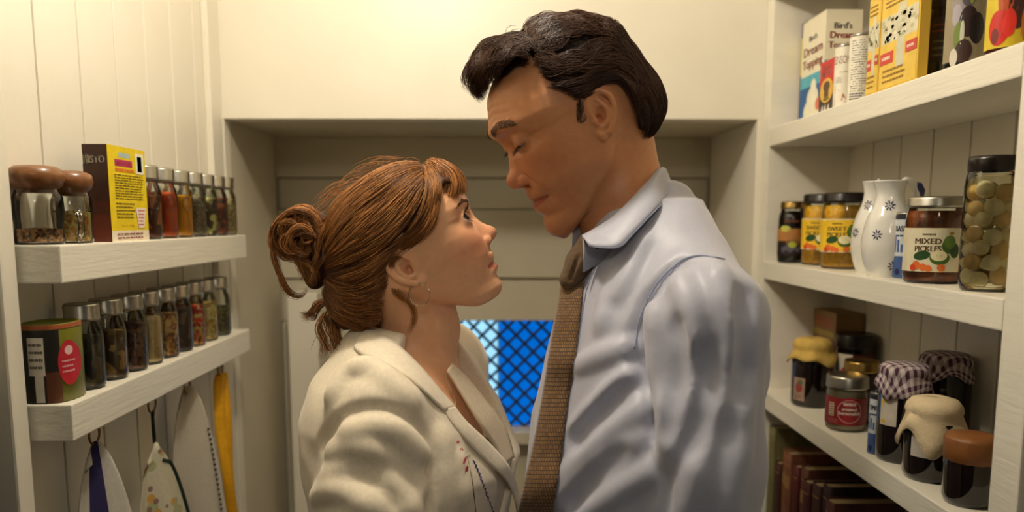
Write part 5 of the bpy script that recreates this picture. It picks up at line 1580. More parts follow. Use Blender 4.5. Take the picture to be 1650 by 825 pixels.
def strands_obj(name, paths, rad, mat, parent, sides=3, taper=True, jitter_col=None):
    """paths: (n, k, 3) world points -> one mesh of thin hair strands"""
    P = np.asarray(paths, dtype=np.float64); n, k, _ = P.shape
    T = np.gradient(P, axis=1); T /= np.maximum(np.linalg.norm(T, axis=2, keepdims=True), 1e-9)
    ref = np.tile(np.array([0.31, -0.87, 0.38]), (n, k, 1))
    Aa = np.cross(T, ref); Aa /= np.maximum(np.linalg.norm(Aa, axis=2, keepdims=True), 1e-9); Bb = np.cross(T, Aa)
    r = np.asarray(rad)
    if r.ndim == 0: r = np.full(n, float(r))
    tp = np.ones(k)
    if taper: tp = np.interp(np.linspace(0, 1, k), [0, .1, .75, 1], [.7, 1, .85, .12])
    rr = r[:, None, None] * tp[None, :, None]
    rings = [P + rr * (Aa * math.cos(2 * math.pi * s / sides) + Bb * math.sin(2 * math.pi * s / sides)) for s in range(sides)]
    V = np.stack(rings, 2).reshape(-1, 3) - np.array(parent.location)
    i = np.arange(n)[:, None, None] * (k * sides); j = np.arange(k - 1)[None, :, None] * sides; s = np.arange(sides)[None, None, :]; s2 = (s + 1) % sides
    Q = np.stack([i + j + s, i + j + s2, i + j + sides + s2, i + j + sides + s], -1).reshape(-1, 4)
    me = mesh_np(name, V, Q)
    if jitter_col is not None:
        col = np.repeat(jitter_col, k * sides, axis=0).astype(np.float32)
        ca = me.color_attributes.new('tone', 'FLOAT_COLOR', 'POINT'); ca.data.foreach_set('color', col.ravel())
    o = link_mesh(name, me, mat, parent); o['kind'] = 'stuff'
    return o
def lind(r, g, b): return np.array([lin(r), lin(g), lin(b)])

# ------------------------------------------------------------------ the man
FEET_M = (0.27, 0.99, 0.0)
man = thing('person', 'person in pale blue shirt and brown knitted tie looking down', 'person', FEET_M)
NECKM = [MAN.world((-.034, 0, -.02)), at_y(1003, 322, 1.0), at_y(1022, 380, 1.0)]
V, Fm, Pm = build_head(MAN, man_prof_px, KM, HV, NECKM, (.050, .0555, .066))
KM['nose'] = dict(tip=(Pm(-.0245), -.0248), tr=.0084, ala=(.0925, -.0295), ala_w=.0118, ala_r=(.0098, .0058, .0078), nos=(.0962, -.0375), nos_w=.0095, nos_r=(.0078, .0056, .0036))
add_nose(V, KM, Pm)
EYE_M = np.array([.0785, .0325, .0145])
add_eye(V, EYE_M, .0121, .0016, math.radians(-21), math.radians(-33), 1.40)
add_ear(V, (-.0040, .0005), math.radians(6), .90, .0715)
Vv, Qq = V.mesh()
SK_M = dict(col=(lind(216, 150, 104), lind(172, 84, 62), lind(204, 104, 70)), blushes=[(.045, -.015, .018, .016, .25), (.0, -.024, .014, .012, .2), (.012, -.03, .008, .008, .2)],
            stubble=.035, stub=lind(150, 104, 76), lips=(.0265, -.0585, -.0575, .0055, .0075))
head_m = vol_object('head', Vv, Qq, M_SKIN_M, man, (MAN.O, MAN.A), 1, skin_tone(SK_M))
M_BROWN_IRIS = pmat('iris_brown', rgb(70, 44, 26), .15, coat=.5)
for s in (1, -1):
    eyeball(MAN, EYE_M * np.array([1, s, 1]), .0121, (0, math.radians(-38)), man, M_BROWN_IRIS)

# hair of the man ---------------------------------------------------------------------------
cH = lambda x, y: (740 + x / 3.3, y / 3.3)
rg = np.random.default_rng(5)
uvm = lambda pts, w=0.0: np.array([MAN.uv(*cH(*p), w) for p in pts])
out_m = uvm([(150, 525), (95, 480), (60, 430), (45, 380), (65, 320), (105, 245), (155, 200), (225, 185), (300, 165), (350, 150), (400, 100), (450, 82), (520, 76), (600, 58), (680, 85), (780, 105), (845, 150), (870, 205), (915, 255), (955, 320), (1005, 380), (1050, 450), (1083, 540), (1073, 640), (1030, 715), (985, 765)])
closed_m = np.concatenate([out_m, uvm([(900, 860), (600, 1000), (300, 1050), (140, 800)])])
region_m = np.concatenate([out_m, uvm([(930, 740), (905, 650), (875, 590), (845, 545), (835, 500), (800, 455), (740, 440), (690, 470), (655, 540), (650, 590), (610, 615), (570, 590), (545, 555), (480, 510), (410, 485), (378, 430), (376, 350), (345, 300), (300, 330), (255, 375), (205, 420), (165, 470)], .055)])
region_m[:len(out_m)] = out_m
SHM = HairShell(closed_m, .088, .083, region_m, .0730)
def hair_cap(HF, shell, region, h, inset, name, mat, parent, noise=.0025, edge=.006, wmax=.10):
    lo = region.min(0) - .006; hi = region.max(0) + .006
    C = Vol((lo[0], 0, lo[1]), (hi[0], wmax, hi[1]), h, sym=1)
    U, W, Vv_ = C.ax[0][:, None], C.ax[1], C.ax[2][None, :]
    UU, VV = np.broadcast_arrays(U, Vv_)
    pd = poly_dist(np.stack([UU, VV], -1), region)
    ws = shell(UU, VV)
    f = W[None, :, None] - (ws - inset)[:, None, :]
    nz = noise * (np.sin(UU * 420 + 3 * np.sin(VV * 190)) * np.sin(VV * 380 + 2 * np.sin(UU * 230)))
    C.F = smax(f + nz[:, None, :], (pd + edge)[:, None, :] + np.zeros_like(f), .006).astype(np.float32)
    Vv, Qq = C.mesh()
    o = vol_object(name, Vv, Qq, mat, parent, (HF.O, HF.A), 2)
    return o
M_HAIR_DARK = pmat('hair_dark', rgb(34, 21, 15), .6, var=.25, scale=60, bump=.3, bscale=500, spec=.25)
M_STRAND_DARK = pmat('hair_strand_dark', None, .38, attr='tone', var=.1, scale=40, spec=.35)
cap_m = hair_cap(MAN, SHM, region_m, .0022, .0025, 'hair_base', M_HAIR_DARK, man, edge=.012)
def lift(HF, P2, shell, rg, sgn=1, lo=-.004, hi=.006, ripple=.0015):
    n, k, _ = P2.shape
    w = shell(P2[..., 0], P2[..., 1]) + rg.uniform(lo, hi, n)[:, None] + ripple * np.sin(rg.uniform(0, 6.28, n)[:, None] + np.linspace(0, 9, k)[None])
    w = np.maximum(w, rg.uniform(-.004, .012, n)[:, None])
    return HF.world(np.stack([P2[..., 0], sgn * w, P2[..., 1]], -1).reshape(-1, 3)).reshape(n, k, 3)
def gm(guides): return [uvm(g, .03) for g in guides]
fam_m = [
    # top sweep, from the parting over the crown and down the back
    (gm([[(330, 285), (370, 190), (440, 110), (540, 75), (640, 75), (760, 110), (850, 190)],
         [(345, 300), (390, 230), (470, 150), (570, 115), (680, 130), (790, 190), (880, 280)],
         [(355, 310), (420, 290), (510, 240), (610, 190), (710, 190), (820, 260), (920, 380)]]), 1250, 20, dict(wave=(.0075, 1.8), clumps=30)),
    # wave over the temple curling up
    (gm([[(360, 315), (430, 350), (530, 350), (620, 310), (700, 250), (760, 220), (830, 260)],
         [(370, 335), (440, 365), (540, 368), (640, 335), (720, 290), (800, 290), (880, 360)],
         [(378, 370), (450, 390), (560, 395), (670, 370), (760, 340), (850, 380), (930, 480)],
         [(380, 420), (460, 435), (580, 430), (690, 410), (790, 410), (880, 480), (950, 590)]]), 1400, 20, dict(wave=(.0052, 1.8), clumps=34)),
    # sides above and behind the ear
    (gm([[(420, 480), (540, 470), (650, 440), (760, 430), (850, 490), (905, 590), (950, 700)],
         [(500, 515), (590, 500), (670, 470), (750, 440), (830, 480), (890, 580), (930, 690)],
         [(560, 560), (600, 540), (655, 510), (700, 468), (800, 452), (865, 560), (915, 670)]]), 900, 16, dict(wave=(.0015, 1.5), clumps=40)),
    # back of the head
    (gm([[(820, 150), (900, 240), (980, 360), (1050, 470), (1080, 570), (1060, 660), (1000, 755)],
         [(800, 220), (880, 320), (960, 430), (1020, 530), (1050, 620), (1025, 700), (980, 755)],
         [(790, 300), (870, 400), (940, 500), (985, 590), (1005, 660), (985, 720), (955, 750)],
         [(780, 360), (850, 460), (905, 560), (940, 640), (955, 690), (950, 730), (938, 745)]]), 1200, 18, dict(wave=(.0032, 2.0), clumps=36)),
    # curly fringe falling forwards
    (gm([[(350, 270), (330, 200), (270, 178), (190, 190), (120, 240), (70, 320), (45, 400), (80, 470)],
         [(350, 280), (310, 230), (240, 215), (170, 245), (110, 310), (75, 390), (90, 460), (148, 520)],
         [(345, 295), (290, 270), (220, 280), (160, 320), (115, 380), (110, 440), (140, 490), (160, 500)],
         [(340, 305), (280, 320), (230, 345), (180, 385), (150, 420), (140, 455), (150, 480), (165, 480)]]), 1300, 22, dict(wave=(.0048, 1.9), clumps=34, jit=.0012)),
]
allp, cols = [], []
for gs, n, k, kw in fam_m:
    P2, ci = family(gs, n, k, rg, **kw)
    fr = n <= 120
    Wd = lift(MAN, P2, SHM, rg, 1, -.0002 if fr else -.004, .0016 if fr else .005)
    Wf = lift(MAN, P2[:: 4], SHM, rg, -1)
    for Wx in (Wd, Wf):
        q = np.stack([np.stack([np.interp(np.linspace(0, 1, 16), np.linspace(0, 1, k), Wx[i, :, a]) for a in range(3)], 1) for i in range(len(Wx))]) if k != 16 else Wx
        allp.append(q)
        b = rg.uniform(.6, 1.35, len(Wx))[:, None]
        cols.append(np.concatenate([lind(66, 41, 28)[None] * b, np.ones((len(Wx), 1))], 1))
# stray curls standing off the outline
P2, ci = family(gm([[(300, 190), (280, 150), (300, 135), (345, 145)], [(430, 110), (440, 72), (480, 66), (500, 72)]]), 14, 16, rg, wave=(.001, 1), clumps=14); allp.append(lift(MAN, P2, SHM, rg)); cols.append(np.tile(np.append(lind(40, 26, 20), 1), (14, 1)))
P2, ci = family(gm([[(760, 100), (790, 75), (805, 90), (800, 110)], [(830, 150), (860, 115), (872, 140), (866, 175)]]), 14, 16, rg, wave=(.001, 1), clumps=14); allp.append(lift(MAN, P2, SHM, rg)); cols.append(np.tile(np.append(lind(40, 26, 20), 1), (14, 1)))
hair_m = strands_obj('hair', np.concatenate(allp), .00036, M_STRAND_DARK, man, jitter_col=np.concatenate(cols))
hair_m['label'] = 'dark brown wavy hair swept back'
P2, ci = family(gm([[(572, 560), (574, 610), (580, 660), (590, 705)], [(598, 550), (600, 610), (602, 660), (604, 708)], [(630, 545), (628, 600), (624, 650), (618, 690)]]), 330, 7, rg, wave=(.0004, 1.5), clumps=90, length=(.22, .4), start=(0, .75), jit=.0012)
sk_w = np.interp(P2[..., 1], *zip(*KM['S'])) + .0022 + .09 * np.maximum(P2[..., 1] - P2[..., 1].min() - .006, 0) + .0012 * np.linspace(0, 1, 7)[None] + rg.uniform(-.0004, .0004, 330)[:, None]
sb = strands_obj('sideburn', MAN.world(np.stack([P2[..., 0], sk_w, P2[..., 1]], -1).reshape(-1, 3)).reshape(330, 7, 3), .00017, M_STRAND_DARK, hair_m, jitter_col=np.tile(np.append(lind(60, 40, 28), 1), (330, 1)))
sb.data.transform(Matrix.Translation(-Vector(FEET_M)))
cap_m.parent = hair_m
cap_m.matrix_parent_inverse = Matrix.Identity(4)
# brows and lashes
def surface_u(Fc, V_ax, w, v):
    wi = np.clip((abs(w) - V_ax[1][0]) / (V_ax[1][1] - V_ax[1][0]), 0, Fc.shape[0] - 1.001); vi = np.clip((v - V_ax[2][0]) / (V_ax[2][1] - V_ax[2][0]), 0, Fc.shape[1] - 1.001)
    i, j = int(wi), int(vi); a, b = wi - i, vi - j
    return Fc[i, j] * (1 - a) * (1 - b) + Fc[i + 1, j] * a * (1 - b) + Fc[i, j + 1] * (1 - a) * b + Fc[i + 1, j + 1] * a * b
def brow(HF, Fc, axs, line, thick, n, mat, parent, rad, col, length=.008, sgn=1, lift_=.001):
    L = resample(line, 40); out = []
    for i in range(n):
        t = rg.random(); q = L[int(t * 39)]
        th = np.interp(t, [0, .25, .7, 1], thick)
        w0, v0 = q[0] + rg.normal(0, .0008), q[1] + rg.uniform(-1, 1) * th
        ang = np.interp(t, [0, .3, 1], [.85, .5, -.15]) + rg.normal(0, .2)
        ln = length * rg.uniform(.6, 1.1) * np.interp(t, [0, .8, 1], [1, 1, .6])
        pts = []
        for k in range(5):
            s = k / 4; w = w0 + ln * s * math.cos(ang * (1 - .4 * s)); v = v0 + ln * s * math.sin(ang * (1 - .5 * s))
            pts.append((surface_u(Fc, axs, w, v) + lift_ + .0012 * math.sin(s * 2.6), sgn * w, v))
        out.append(HF.world(np.array(pts)))
    c_ = np.concatenate([np.tile(col, (n, 1)) * rg.uniform(.7, 1.3, n)[:, None], np.ones((n, 1))], 1)
    return strands_obj('eyebrow', np.array(out), rad, mat, parent, jitter_col=c_)
def lashes(HF, E, ball, el0, az_rng, n, length, mat, parent, col, up, sgn=1, tilt=0.0, half_az=1.4, lo_up=0.0):
    out = []
    for i in range(n):
        az = az_rng[0] + (az_rng[1] - az_rng[0]) * (i + rg.random()) / n
        s = max(1 - (az / half_az) ** 2, 0) ** .55
        el = el0 * s + lo_up * (1 - s)
        d = np.array([math.cos(el) * math.cos(az), math.cos(el) * math.sin(az), math.sin(el)])
        dv = np.array([math.cos(az), math.sin(az), 0])
        p = np.array(E) + d * (ball + .0012); L_ = length * rg.uniform(.7, 1.1)
        pts = [p + dv * L_ * s_ + np.array([0, .15 * L_ * s_, up * L_ * (s_ ** 1.6) - (abs(up) * .2 * L_ * s_)]) for s_ in np.linspace(0, 1, 6)]
        out.append(HF.world(np.array(pts) * np.array([1, sgn, 1])))
    return strands_obj('eyelashes', np.array(out), .00021, mat, parent, jitter_col=np.tile(np.append(col, 1), (n, 1)))
AXM = V.ax
for s in (1, -1):
    brow(MAN, Fm, AXM, [(.012, .0335), (.022, .0375), (.034, .0405), (.046, .0375), (.053, .033)], [.0036, .0044, .0032, .0010], 230, M_STRAND_DARK, man, .00022, lind(92, 64, 44), sgn=s)
    lashes(MAN, EYE_M, .0121, math.radians(-23), (-.7, 1.3), 40, .0060, M_STRAND_DARK, man, lind(34, 24, 18), -.75, sgn=s, lo_up=math.radians(-13))

# ------------------------------------------------------------------ the woman
FEET_W = (-0.18, 0.99, 0.0)
woman = thing('person', 'person in cream linen jacket with auburn hair pinned up, looking up', 'person', FEET_W)
NECKW = [WOM.world((-.030, 0, -.015)), at_y(676, 530, 1.0), at_y(650, 610, 1.0)]
V, Fw_, Pw = build_head(WOM, wom_prof_px, KW, HV, NECKW, (.047, .0485, .056))
def chest_axes(yaw):
    a = math.radians(yaw); return np.array([[math.cos(a), -math.sin(a), 0], [-math.sin(a), -math.cos(a), 0], [0, 0, 1.0]])
V.ell(WOM.loc((-.120, .985, 1.215)), (.100, .135, .165), .035, R=(chest_axes(18) @ WOM.A.T))
KW['nose'] = dict(tip=(Pw(-.009), -.0092), tr=.0068, ala=(.0925, -.0155), ala_w=.0098, ala_r=(.0085, .0052, .0068), nos=(.0988, -.0208), nos_w=.0074, nos_r=(.0062, .0042, .0030))
add_nose(V, KW, Pw)
EYE_W = np.array([.0755, .0305, .0205])
add_eye(V, EYE_W, .0118, .0014, math.radians(42), math.radians(-24), 1.22)
add_ear(V, (-.0070, -.0005), math.radians(16), .88, .0655)
Vv, Qq = V.mesh()
SK_W = dict(col=(lind(238, 182, 140), lind(204, 104, 92), lind(228, 124, 94)), blushes=[(.042, -.010, .018, .016, .40), (.0, -.010, .010, .008, .30), (.0, -.07, .012, .010, .15)],
            lips=(.0235, -.0425, -.0448, .0060, .0085))
head_w = vol_object('head', Vv, Qq, M_SKIN_W, woman, (WOM.O, WOM.A), 1, skin_tone(SK_W))
M_HAZEL = pmat('iris_dark', rgb(52, 34, 24), .15, coat=.5)
for s in (1, -1):
    eyeball(WOM, EYE_W * np.array([1, s, 1]), .0118, (s * .50, math.radians(24)), woman, M_HAZEL)
AXW = V.ax

# hair of the woman -------------------------------------------------------------------------
cW = lambda x, y: (425 + x / 2.357, 240 + y / 2.357)
rg = np.random.default_rng(9)
uvw = lambda pts, w=0.0: np.array([WOM.uv(*cW(*p), w) for p in pts])
out_w = uvw([(768, 180), (772, 130), (750, 90), (700, 60), (640, 46), (560, 42), (500, 48), (440, 66), (380, 95), (320, 135), (270, 185), (238, 235), (222, 290), (214, 350), (214, 430), (216, 500), (222, 560), (232, 620), (262, 672), (310, 700)])
closed_w = np.concatenate([out_w, uvw([(450, 760), (640, 720), (800, 560), (830, 330)])])
region_w = np.concatenate([out_w, uvw([(400, 690), (450, 670), (452, 600), (470, 530), (478, 470), (492, 425), (505, 395), (560, 352), (610, 310), (640, 262), (655, 205), (672, 165), (700, 150), (735, 160)], .045)])
SHW = HairShell(closed_w, .084, .082, region_w, .0695)
M_HAIR_RED = pmat('hair_auburn', rgb(70, 38, 19), .6, var=.2, scale=60, bump=.2, bscale=700, spec=.4)
M_STRAND_RED = pmat('hair_strand_auburn', None, .38, attr='tone', var=.1, scale=40, spec=.4)
cap_w = hair_cap(WOM, SHW, region_w, .0022, .005, 'hair_base', M_HAIR_RED, woman)
def gw(guides, w=.03): return [uvw(g, w) for g in guides]
KH = 15
fam_w = [
    (gw([[(590, 44), (500, 50), (410, 84), (330, 135), (272, 190), (238, 245), (216, 300)], [(600, 62), (510, 100), (425, 160), (345, 230), (285, 300), (240, 360), (214, 395)],
         [(605, 100), (540, 170), (465, 250), (385, 320), (312, 372), (255, 412), (216, 440)], [(606, 140), (575, 225), (525, 305), (455, 368), (375, 412), (292, 442), (224, 462)]], .05), 2500, dict(wave=(.0016, 1.3), clumps=90, jit=.0010)),
    (gw([[(600, 55), (618, 120), (612, 190), (582, 262), (522, 335), (432, 402), (332, 452), (232, 476)], [(620, 52), (648, 130), (642, 212), (602, 292), (532, 362), (478, 402), (400, 462), (290, 500)],
         [(632, 52), (668, 132), (656, 222), (612, 312), (552, 358), (500, 392), (470, 450), (400, 530)]], .055), 1400, dict(wave=(.0014, 1.2), clumps=60, jit=.0008)),
    (gw([[(480, 420), (410, 480), (310, 510), (220, 495)], [(470, 520), (385, 575), (290, 560), (215, 505)], [(450, 650), (370, 640), (280, 600), (210, 530)], [(380, 690), (320, 680), (255, 640), (205, 550)]], .05), 1100, dict(wave=(.0018, 1.6), clumps=50)),
]
allp, cols = [], []
def woman_cols(n, lo=.55, hi=1.5):
    b = rg.uniform(lo, hi, n)[:, None]; m = rg.random(n)[:, None]
    return np.concatenate([(lind(94, 52, 26)[None] * (1 - m) + lind(180, 122, 64)[None] * m) * b, np.ones((n, 1))], 1)
for gs, n, kw in fam_w:
    P2, ci = family(gs, n, KH, rg, **kw)
    allp += [lift(WOM, P2, SHW, rg, 1, -.005, .003), lift(WOM, P2[::4], SHW, rg, -1, -.005, .003)]
    cols += [woman_cols(n), woman_cols(len(P2[::4]))]
# fringe across the forehead
gf = gw([[(606, 44), (650, 62), (672, 110), (676, 170), (668, 225)], [(628, 44), (684, 66), (706, 112), (712, 170), (706, 232)], [(645, 46), (712, 72), (740, 112), (746, 155), (736, 195)], [(655, 48), (728, 78), (760, 112), (773, 150), (768, 186)]], .02)
P2, ci = family(gf, 1700, KH, rg, wave=(.0016, .8), clumps=26, jit=.0009, length=(.8, 1.05), start=(0, .1))
cw_ = np.concatenate([rg.uniform(-.05, .05, 16), rg.uniform(.03, .058, 10)]); w0 = cw_[ci] + rg.normal(0, .003, len(ci))
tt = np.linspace(0, 1, KH)[None]
ww = w0[:, None] * (.45 + .55 * tt ** .7)
uu = P2[..., 0] - .021 * (np.abs(ww) / .05) ** 2.2 + rg.uniform(0, .006, len(ci))[:, None]
Wd = WOM.world(np.stack([uu, ww, P2[..., 1]], -1).reshape(-1, 3)).reshape(len(ci), KH, 3)
allp.append(Wd); cols.append(woman_cols(len(ci), .9, 1.9))
hair_w = strands_obj('hair', np.concatenate(allp), .00034, M_STRAND_RED, woman, jitter_col=np.concatenate(cols))
hair_w['label'] = 'auburn hair with fringe gathered at the back'
cap_w.parent = hair_w; cap_w.matrix_parent_inverse = Matrix.Identity(4)
# twisted bun with loops and loose tendrils
def loose(name, guides, n, rad=.00034, wave=(.002, 1.5), clumps=10, wr=(-.01, .02), lo=.7, hi=1.5, jit=.0014, length=(.8, 1.0)):
    P2, ci = family(gw(guides, 0.0), n, KH, rg, wave=wave, clumps=clumps, jit=jit, length=length, start=(0, .06))
    base = rg.uniform(wr[0], wr[1], clumps)[ci] + rg.normal(0, .0015, n)
    w = base[:, None] + .004 * np.sin(rg.uniform(0, 6, clumps)[ci][:, None] + 5 * np.linspace(0, 1, KH)[None])
    return WOM.world(np.stack([P2[..., 0], w, P2[..., 1]], -1).reshape(-1, 3)).reshape(n, KH, 3), woman_cols(n, lo, hi)
bp, bc = [], []
def addl(*a, **k):
    p, c_ = loose('', *a, **k); bp.append(p); bc.append(c_)
addl([[(250, 262), (214, 300), (200, 380), (190, 450), (192, 520)], [(262, 300), (236, 360), (222, 420), (212, 470), (205, 520)]], 700, clumps=20, wr=(-.025, .032))
addl([[(226, 300), (190, 240), (130, 232), (70, 262), (42, 320), (50, 380), (95, 400)], [(230, 320), (190, 270), (140, 262), (90, 290), (70, 335), (85, 375), (120, 385)], [(230, 340), (200, 300), (155, 290), (120, 310), (105, 345), (120, 372), (150, 370)]], 1050, clumps=26, wr=(-.028, .034), wave=(.003, 1.6), lo=.8, hi=1.8)
addl([[(220, 270), (150, 228), (95, 245), (60, 300), (70, 360), (110, 400), (160, 420), (185, 470)], [(215, 290), (160, 250), (115, 270), (95, 320), (115, 370), (150, 400), (175, 440), (188, 500)]], 800, clumps=20, wr=(-.03, .034), wave=(.003, 1.4))
addl([[(215, 330), (170, 290), (110, 300), (85, 340), (110, 385), (165, 390), (200, 350)], [(205, 350), (170, 320), (130, 325), (115, 350), (135, 372), (170, 370), (190, 350)]], 900, clumps=30, wr=(.012, .046), wave=(.008, 1.7), lo=.6, hi=1.7)
addl([[(150, 250), (110, 310), (130, 380), (170, 440), (185, 510)], [(200, 280), (165, 330), (160, 400), (185, 460), (192, 515)]], 500, clumps=22, wr=(.0, .042), wave=(.007, 1.6), lo=.6, hi=1.6)
addl([[(48, 330), (40, 400), (62, 470), (95, 540), (140, 560), (170, 535), (160, 515)], [(56, 330), (50, 400), (74, 470), (110, 530), (150, 548), (168, 530), (164, 520)]], 60, clumps=4, wr=(.01, .02), wave=(.001, 1), lo=1, hi=1.8)
addl([[(230, 560), (190, 600), (165, 618), (135, 612)], [(235, 580), (205, 625), (190, 648), (165, 645)]], 90, clumps=6, wr=(-.01, .03))
addl([[(240, 600), (215, 660), (225, 720), (210, 770), (215, 810)], [(255, 620), (262, 690), (300, 750), (330, 745), (338, 700)], [(300, 660), (290, 720), (325, 750), (335, 720), (330, 690)]], 170, clumps=10, wr=(-.02, .035), wave=(.003, 1.3))
addl([[(250, 620), (205, 690), (180, 735), (195, 730)], [(330, 690), (370, 760), (440, 800), (520, 822)]], 16, clumps=8, wr=(.02, .05), wave=(.002, 1))
bun = strands_obj('hair_bun', np.concatenate(bp), .00036, M_STRAND_RED, hair_w, jitter_col=np.concatenate(bc))
bun['label'] = 'loose curly bun'
bun.data.transform(Matrix.Translation(-Vector(FEET_W)))
# core of the bun so that it reads solid
B = Vol((-.16, 0, -.02), (.0, .05, .14), .0025, sym=1)
for (x, y, r) in ((135, 318, .026), (95, 335, .019), (185, 300, .022), (205, 380, .022), (200, 450, .017), (196, 500, .011)):
    q = uvw([(x, y)])[0]; B.ell((q[0], .004, q[1]), (r, r * 1.05, r), .012)
Vb, Qb = B.mesh()
o = vol_object('bun_core', Vb, Qb, M_HAIR_RED, woman, (WOM.O, WOM.A), 2); o.parent = hair_w
# face-side tendril and stray wisps
bp, bc = [], []
def tendril(guides, n, w, **k):
    P2, ci = family(gw(guides, w), n, KH, rg, **k)
    wz = w + rg.normal(0, .0012, n)[:, None] + .002 * np.sin(np.linspace(0, 6, KH))[None]
    bp.append(WOM.world(np.stack([P2[..., 0], np.broadcast_to(wz, P2.shape[:2]), P2[..., 1]], -1).reshape(-1, 3)).reshape(n, KH, 3)); bc.append(woman_cols(n, 1.0, 1.9))
tendril([[(640, 250), (600, 305), (540, 355), (500, 385), (476, 430), (470, 470)], [(664, 190), (640, 290), (572, 356), (516, 398), (490, 440), (480, 480)]], 240, .0765, wave=(.0012, 1), clumps=14)
tendril([[(480, 470), (500, 540), (555, 585), (572, 640), (535, 705)], [(476, 480), (505, 550), (562, 590), (568, 645), (545, 700)]], 46, .060, wave=(.0008, 1), clumps=5)
tendril([[(700, 60), (765, 100), (790, 150), (778, 200)], [(560, 42), (470, 30), (420, 40), (400, 70)], [(500, 48), (420, 50), (350, 90), (300, 130)], [(330, 130), (270, 150), (215, 200), (190, 230)], [(300, 150), (250, 190), (200, 225), (150, 225)]], 70, .012, wave=(.003, .8), clumps=70, jit=.004)
wisps = strands_obj('hair_wisps', np.concatenate(bp), .00026, M_STRAND_RED, hair_w, jitter_col=np.concatenate(bc))
wisps.data.transform(Matrix.Translation(-Vector(FEET_W)))
for s in (1, -1):
    brow(WOM, Fw_, AXW, [(.013, .0355), (.022, .0385), (.033, .0410), (.043, .0385), (.049, .035)], [.0022, .0028, .0020, .0008], 170, M_STRAND_DARK, woman, .0002, lind(84, 52, 32), length=.006, sgn=s)
    lashes(WOM, EYE_W, .0118, math.radians(42), (-.9, 1.25), 48, .0080, M_STRAND_DARK, woman, lind(20, 12, 10), .9, sgn=s, half_az=1.3, lo_up=math.radians(5))
    lashes(WOM, EYE_W, .0118, math.radians(-22), (-.7, 1.2), 24, .0030, M_STRAND_DARK, woman, lind(40, 24, 18), -.6, sgn=s, half_az=1.3, lo_up=math.radians(5))
# hoop earrings
M_SILVER = pmat('earring_silver', rgb(214, 200, 176), .2, metal=1.0, var=.04)
for s in (1, -1):
    c0 = WOM.loc(at_y(676, 475, 1.0 - .069)); R_ = .0128
    lob = WOM.world(np.array([c0[0], s * .0705, c0[2]]))
    pts = [tuple(lob + np.array([R_ * math.cos(a), -.003 * math.cos(a) * s, R_ * math.sin(a)]) - np.array(FEET_W)) for a in np.linspace(0, 2 * math.pi, 40, endpoint=False)]
    tube('hoop_earring', pts, .00055, M_SILVER, woman, seg=6, closed=True)
# ================================================================== CLOTHES AND BODIES
def frame(facing, yaw):
    a = math.radians(yaw)
    return np.array([facing * math.cos(a), -math.sin(a)]), np.array([-facing * math.sin(a), -math.cos(a)])
class Stack:
    """upright body section: rows of (z, cx, cy, front, back, half width) blended by height"""
    def __init__(s, rows, facing, yaw, n=2.3):
        s.r = np.array(sorted(rows)); s.f, s.s = frame(facing, yaw); s.n = n
    def at(s, z): return [np.interp(z, s.r[:, 0], s.r[:, i]) for i in range(1, 6)]
    def front(s, z, extra=0.0, side=0.0):
        cx, cy, a, b, w = s.at(z)
        t = a * max(0.0, 1 - abs(side / (w + .02)) ** 2.2) ** (1 / 2.2) if side else a
        p = np.array([cx, cy]) + s.f * (t + extra) + s.s * side
        return np.array([p[0], p[1], z])
    def put(s, V, grow=0.0, k=0.0, mode='add', z0=None, z1=None):
        z0 = s.r[0, 0] if z0 is None else z0; z1 = s.r[-1, 0] if z1 is None else z1
        def fn(x, y, z):
            zz = np.clip(z, z0, z1).ravel()
            cx, cy, a, b, w = [np.interp(zz, s.r[:, 0], s.r[:, i])[None, None, :] for i in range(1, 6)]
            dx, dy = x - cx, y - cy
            pf, ps = dx * s.f[0] + dy * s.f[1], dx * s.s[0] + dy * s.s[1]
            aa = np.where(pf > 0, a, b) + grow
            q = ((np.abs(pf) / aa) ** s.n + (np.abs(ps) / (w + grow)) ** s.n) ** (1 / s.n)
            r = np.sqrt(pf * pf + ps * ps)
            d = r * (1 - 1 / np.maximum(q, .05))
            e = np.maximum(z - z1, z0 - z)
            return np.where(e > 0, np.sqrt(np.maximum(d, 0) ** 2 + e * e), np.maximum(d, e))
        m = .36
        V.put(fn, (s.r[:, 1].min() - m, s.r[:, 2].min() - m, z0), (s.r[:, 1].max() + m, s.r[:, 2].max() + m, z1), k, mode)
def raycast(V, px, py, off=0.0, t0=.55, t1=1.5):
    """first hit of a picture ray with the volume surface, pulled off towards the camera by off"""
    d = np.array(ray(px, py)); c_ = np.array(CAM)
    t = np.arange(t0, t1, .0015)
    p = c_ + d[None] * t[:, None]
    g = (p - V.lo) / V.h
    ok = ((g >= 0) & (g < np.array(V.F.shape) - 1)).all(1)
    gi = np.clip(g, 0, np.array(V.F.shape) - 1.001); i = gi.astype(int); f = gi - i
    val = 0
    for a in (0, 1):
        for b in (0, 1):
            for e in (0, 1):
                val = val + V.F[i[:, 0] + a, i[:, 1] + b, i[:, 2] + e] * (f[:, 0] if a else 1 - f[:, 0]) * (f[:, 1] if b else 1 - f[:, 1]) * (f[:, 2] if e else 1 - f[:, 2])
    val = np.where(ok, val, 1.0)
    h = np.nonzero(val < 0)[0]
    if len(h) == 0:
        j = int(np.argmin(val)); 
    else: j = int(h[0])
    return p[j] - d / np.linalg.norm(d) * off
def cast_line(V, pts, n=6, off=0.0):
    P2 = catmull([(p[0], p[1]) for p in pts], n)
    return [raycast(V, q[0], q[1], off) for q in P2]
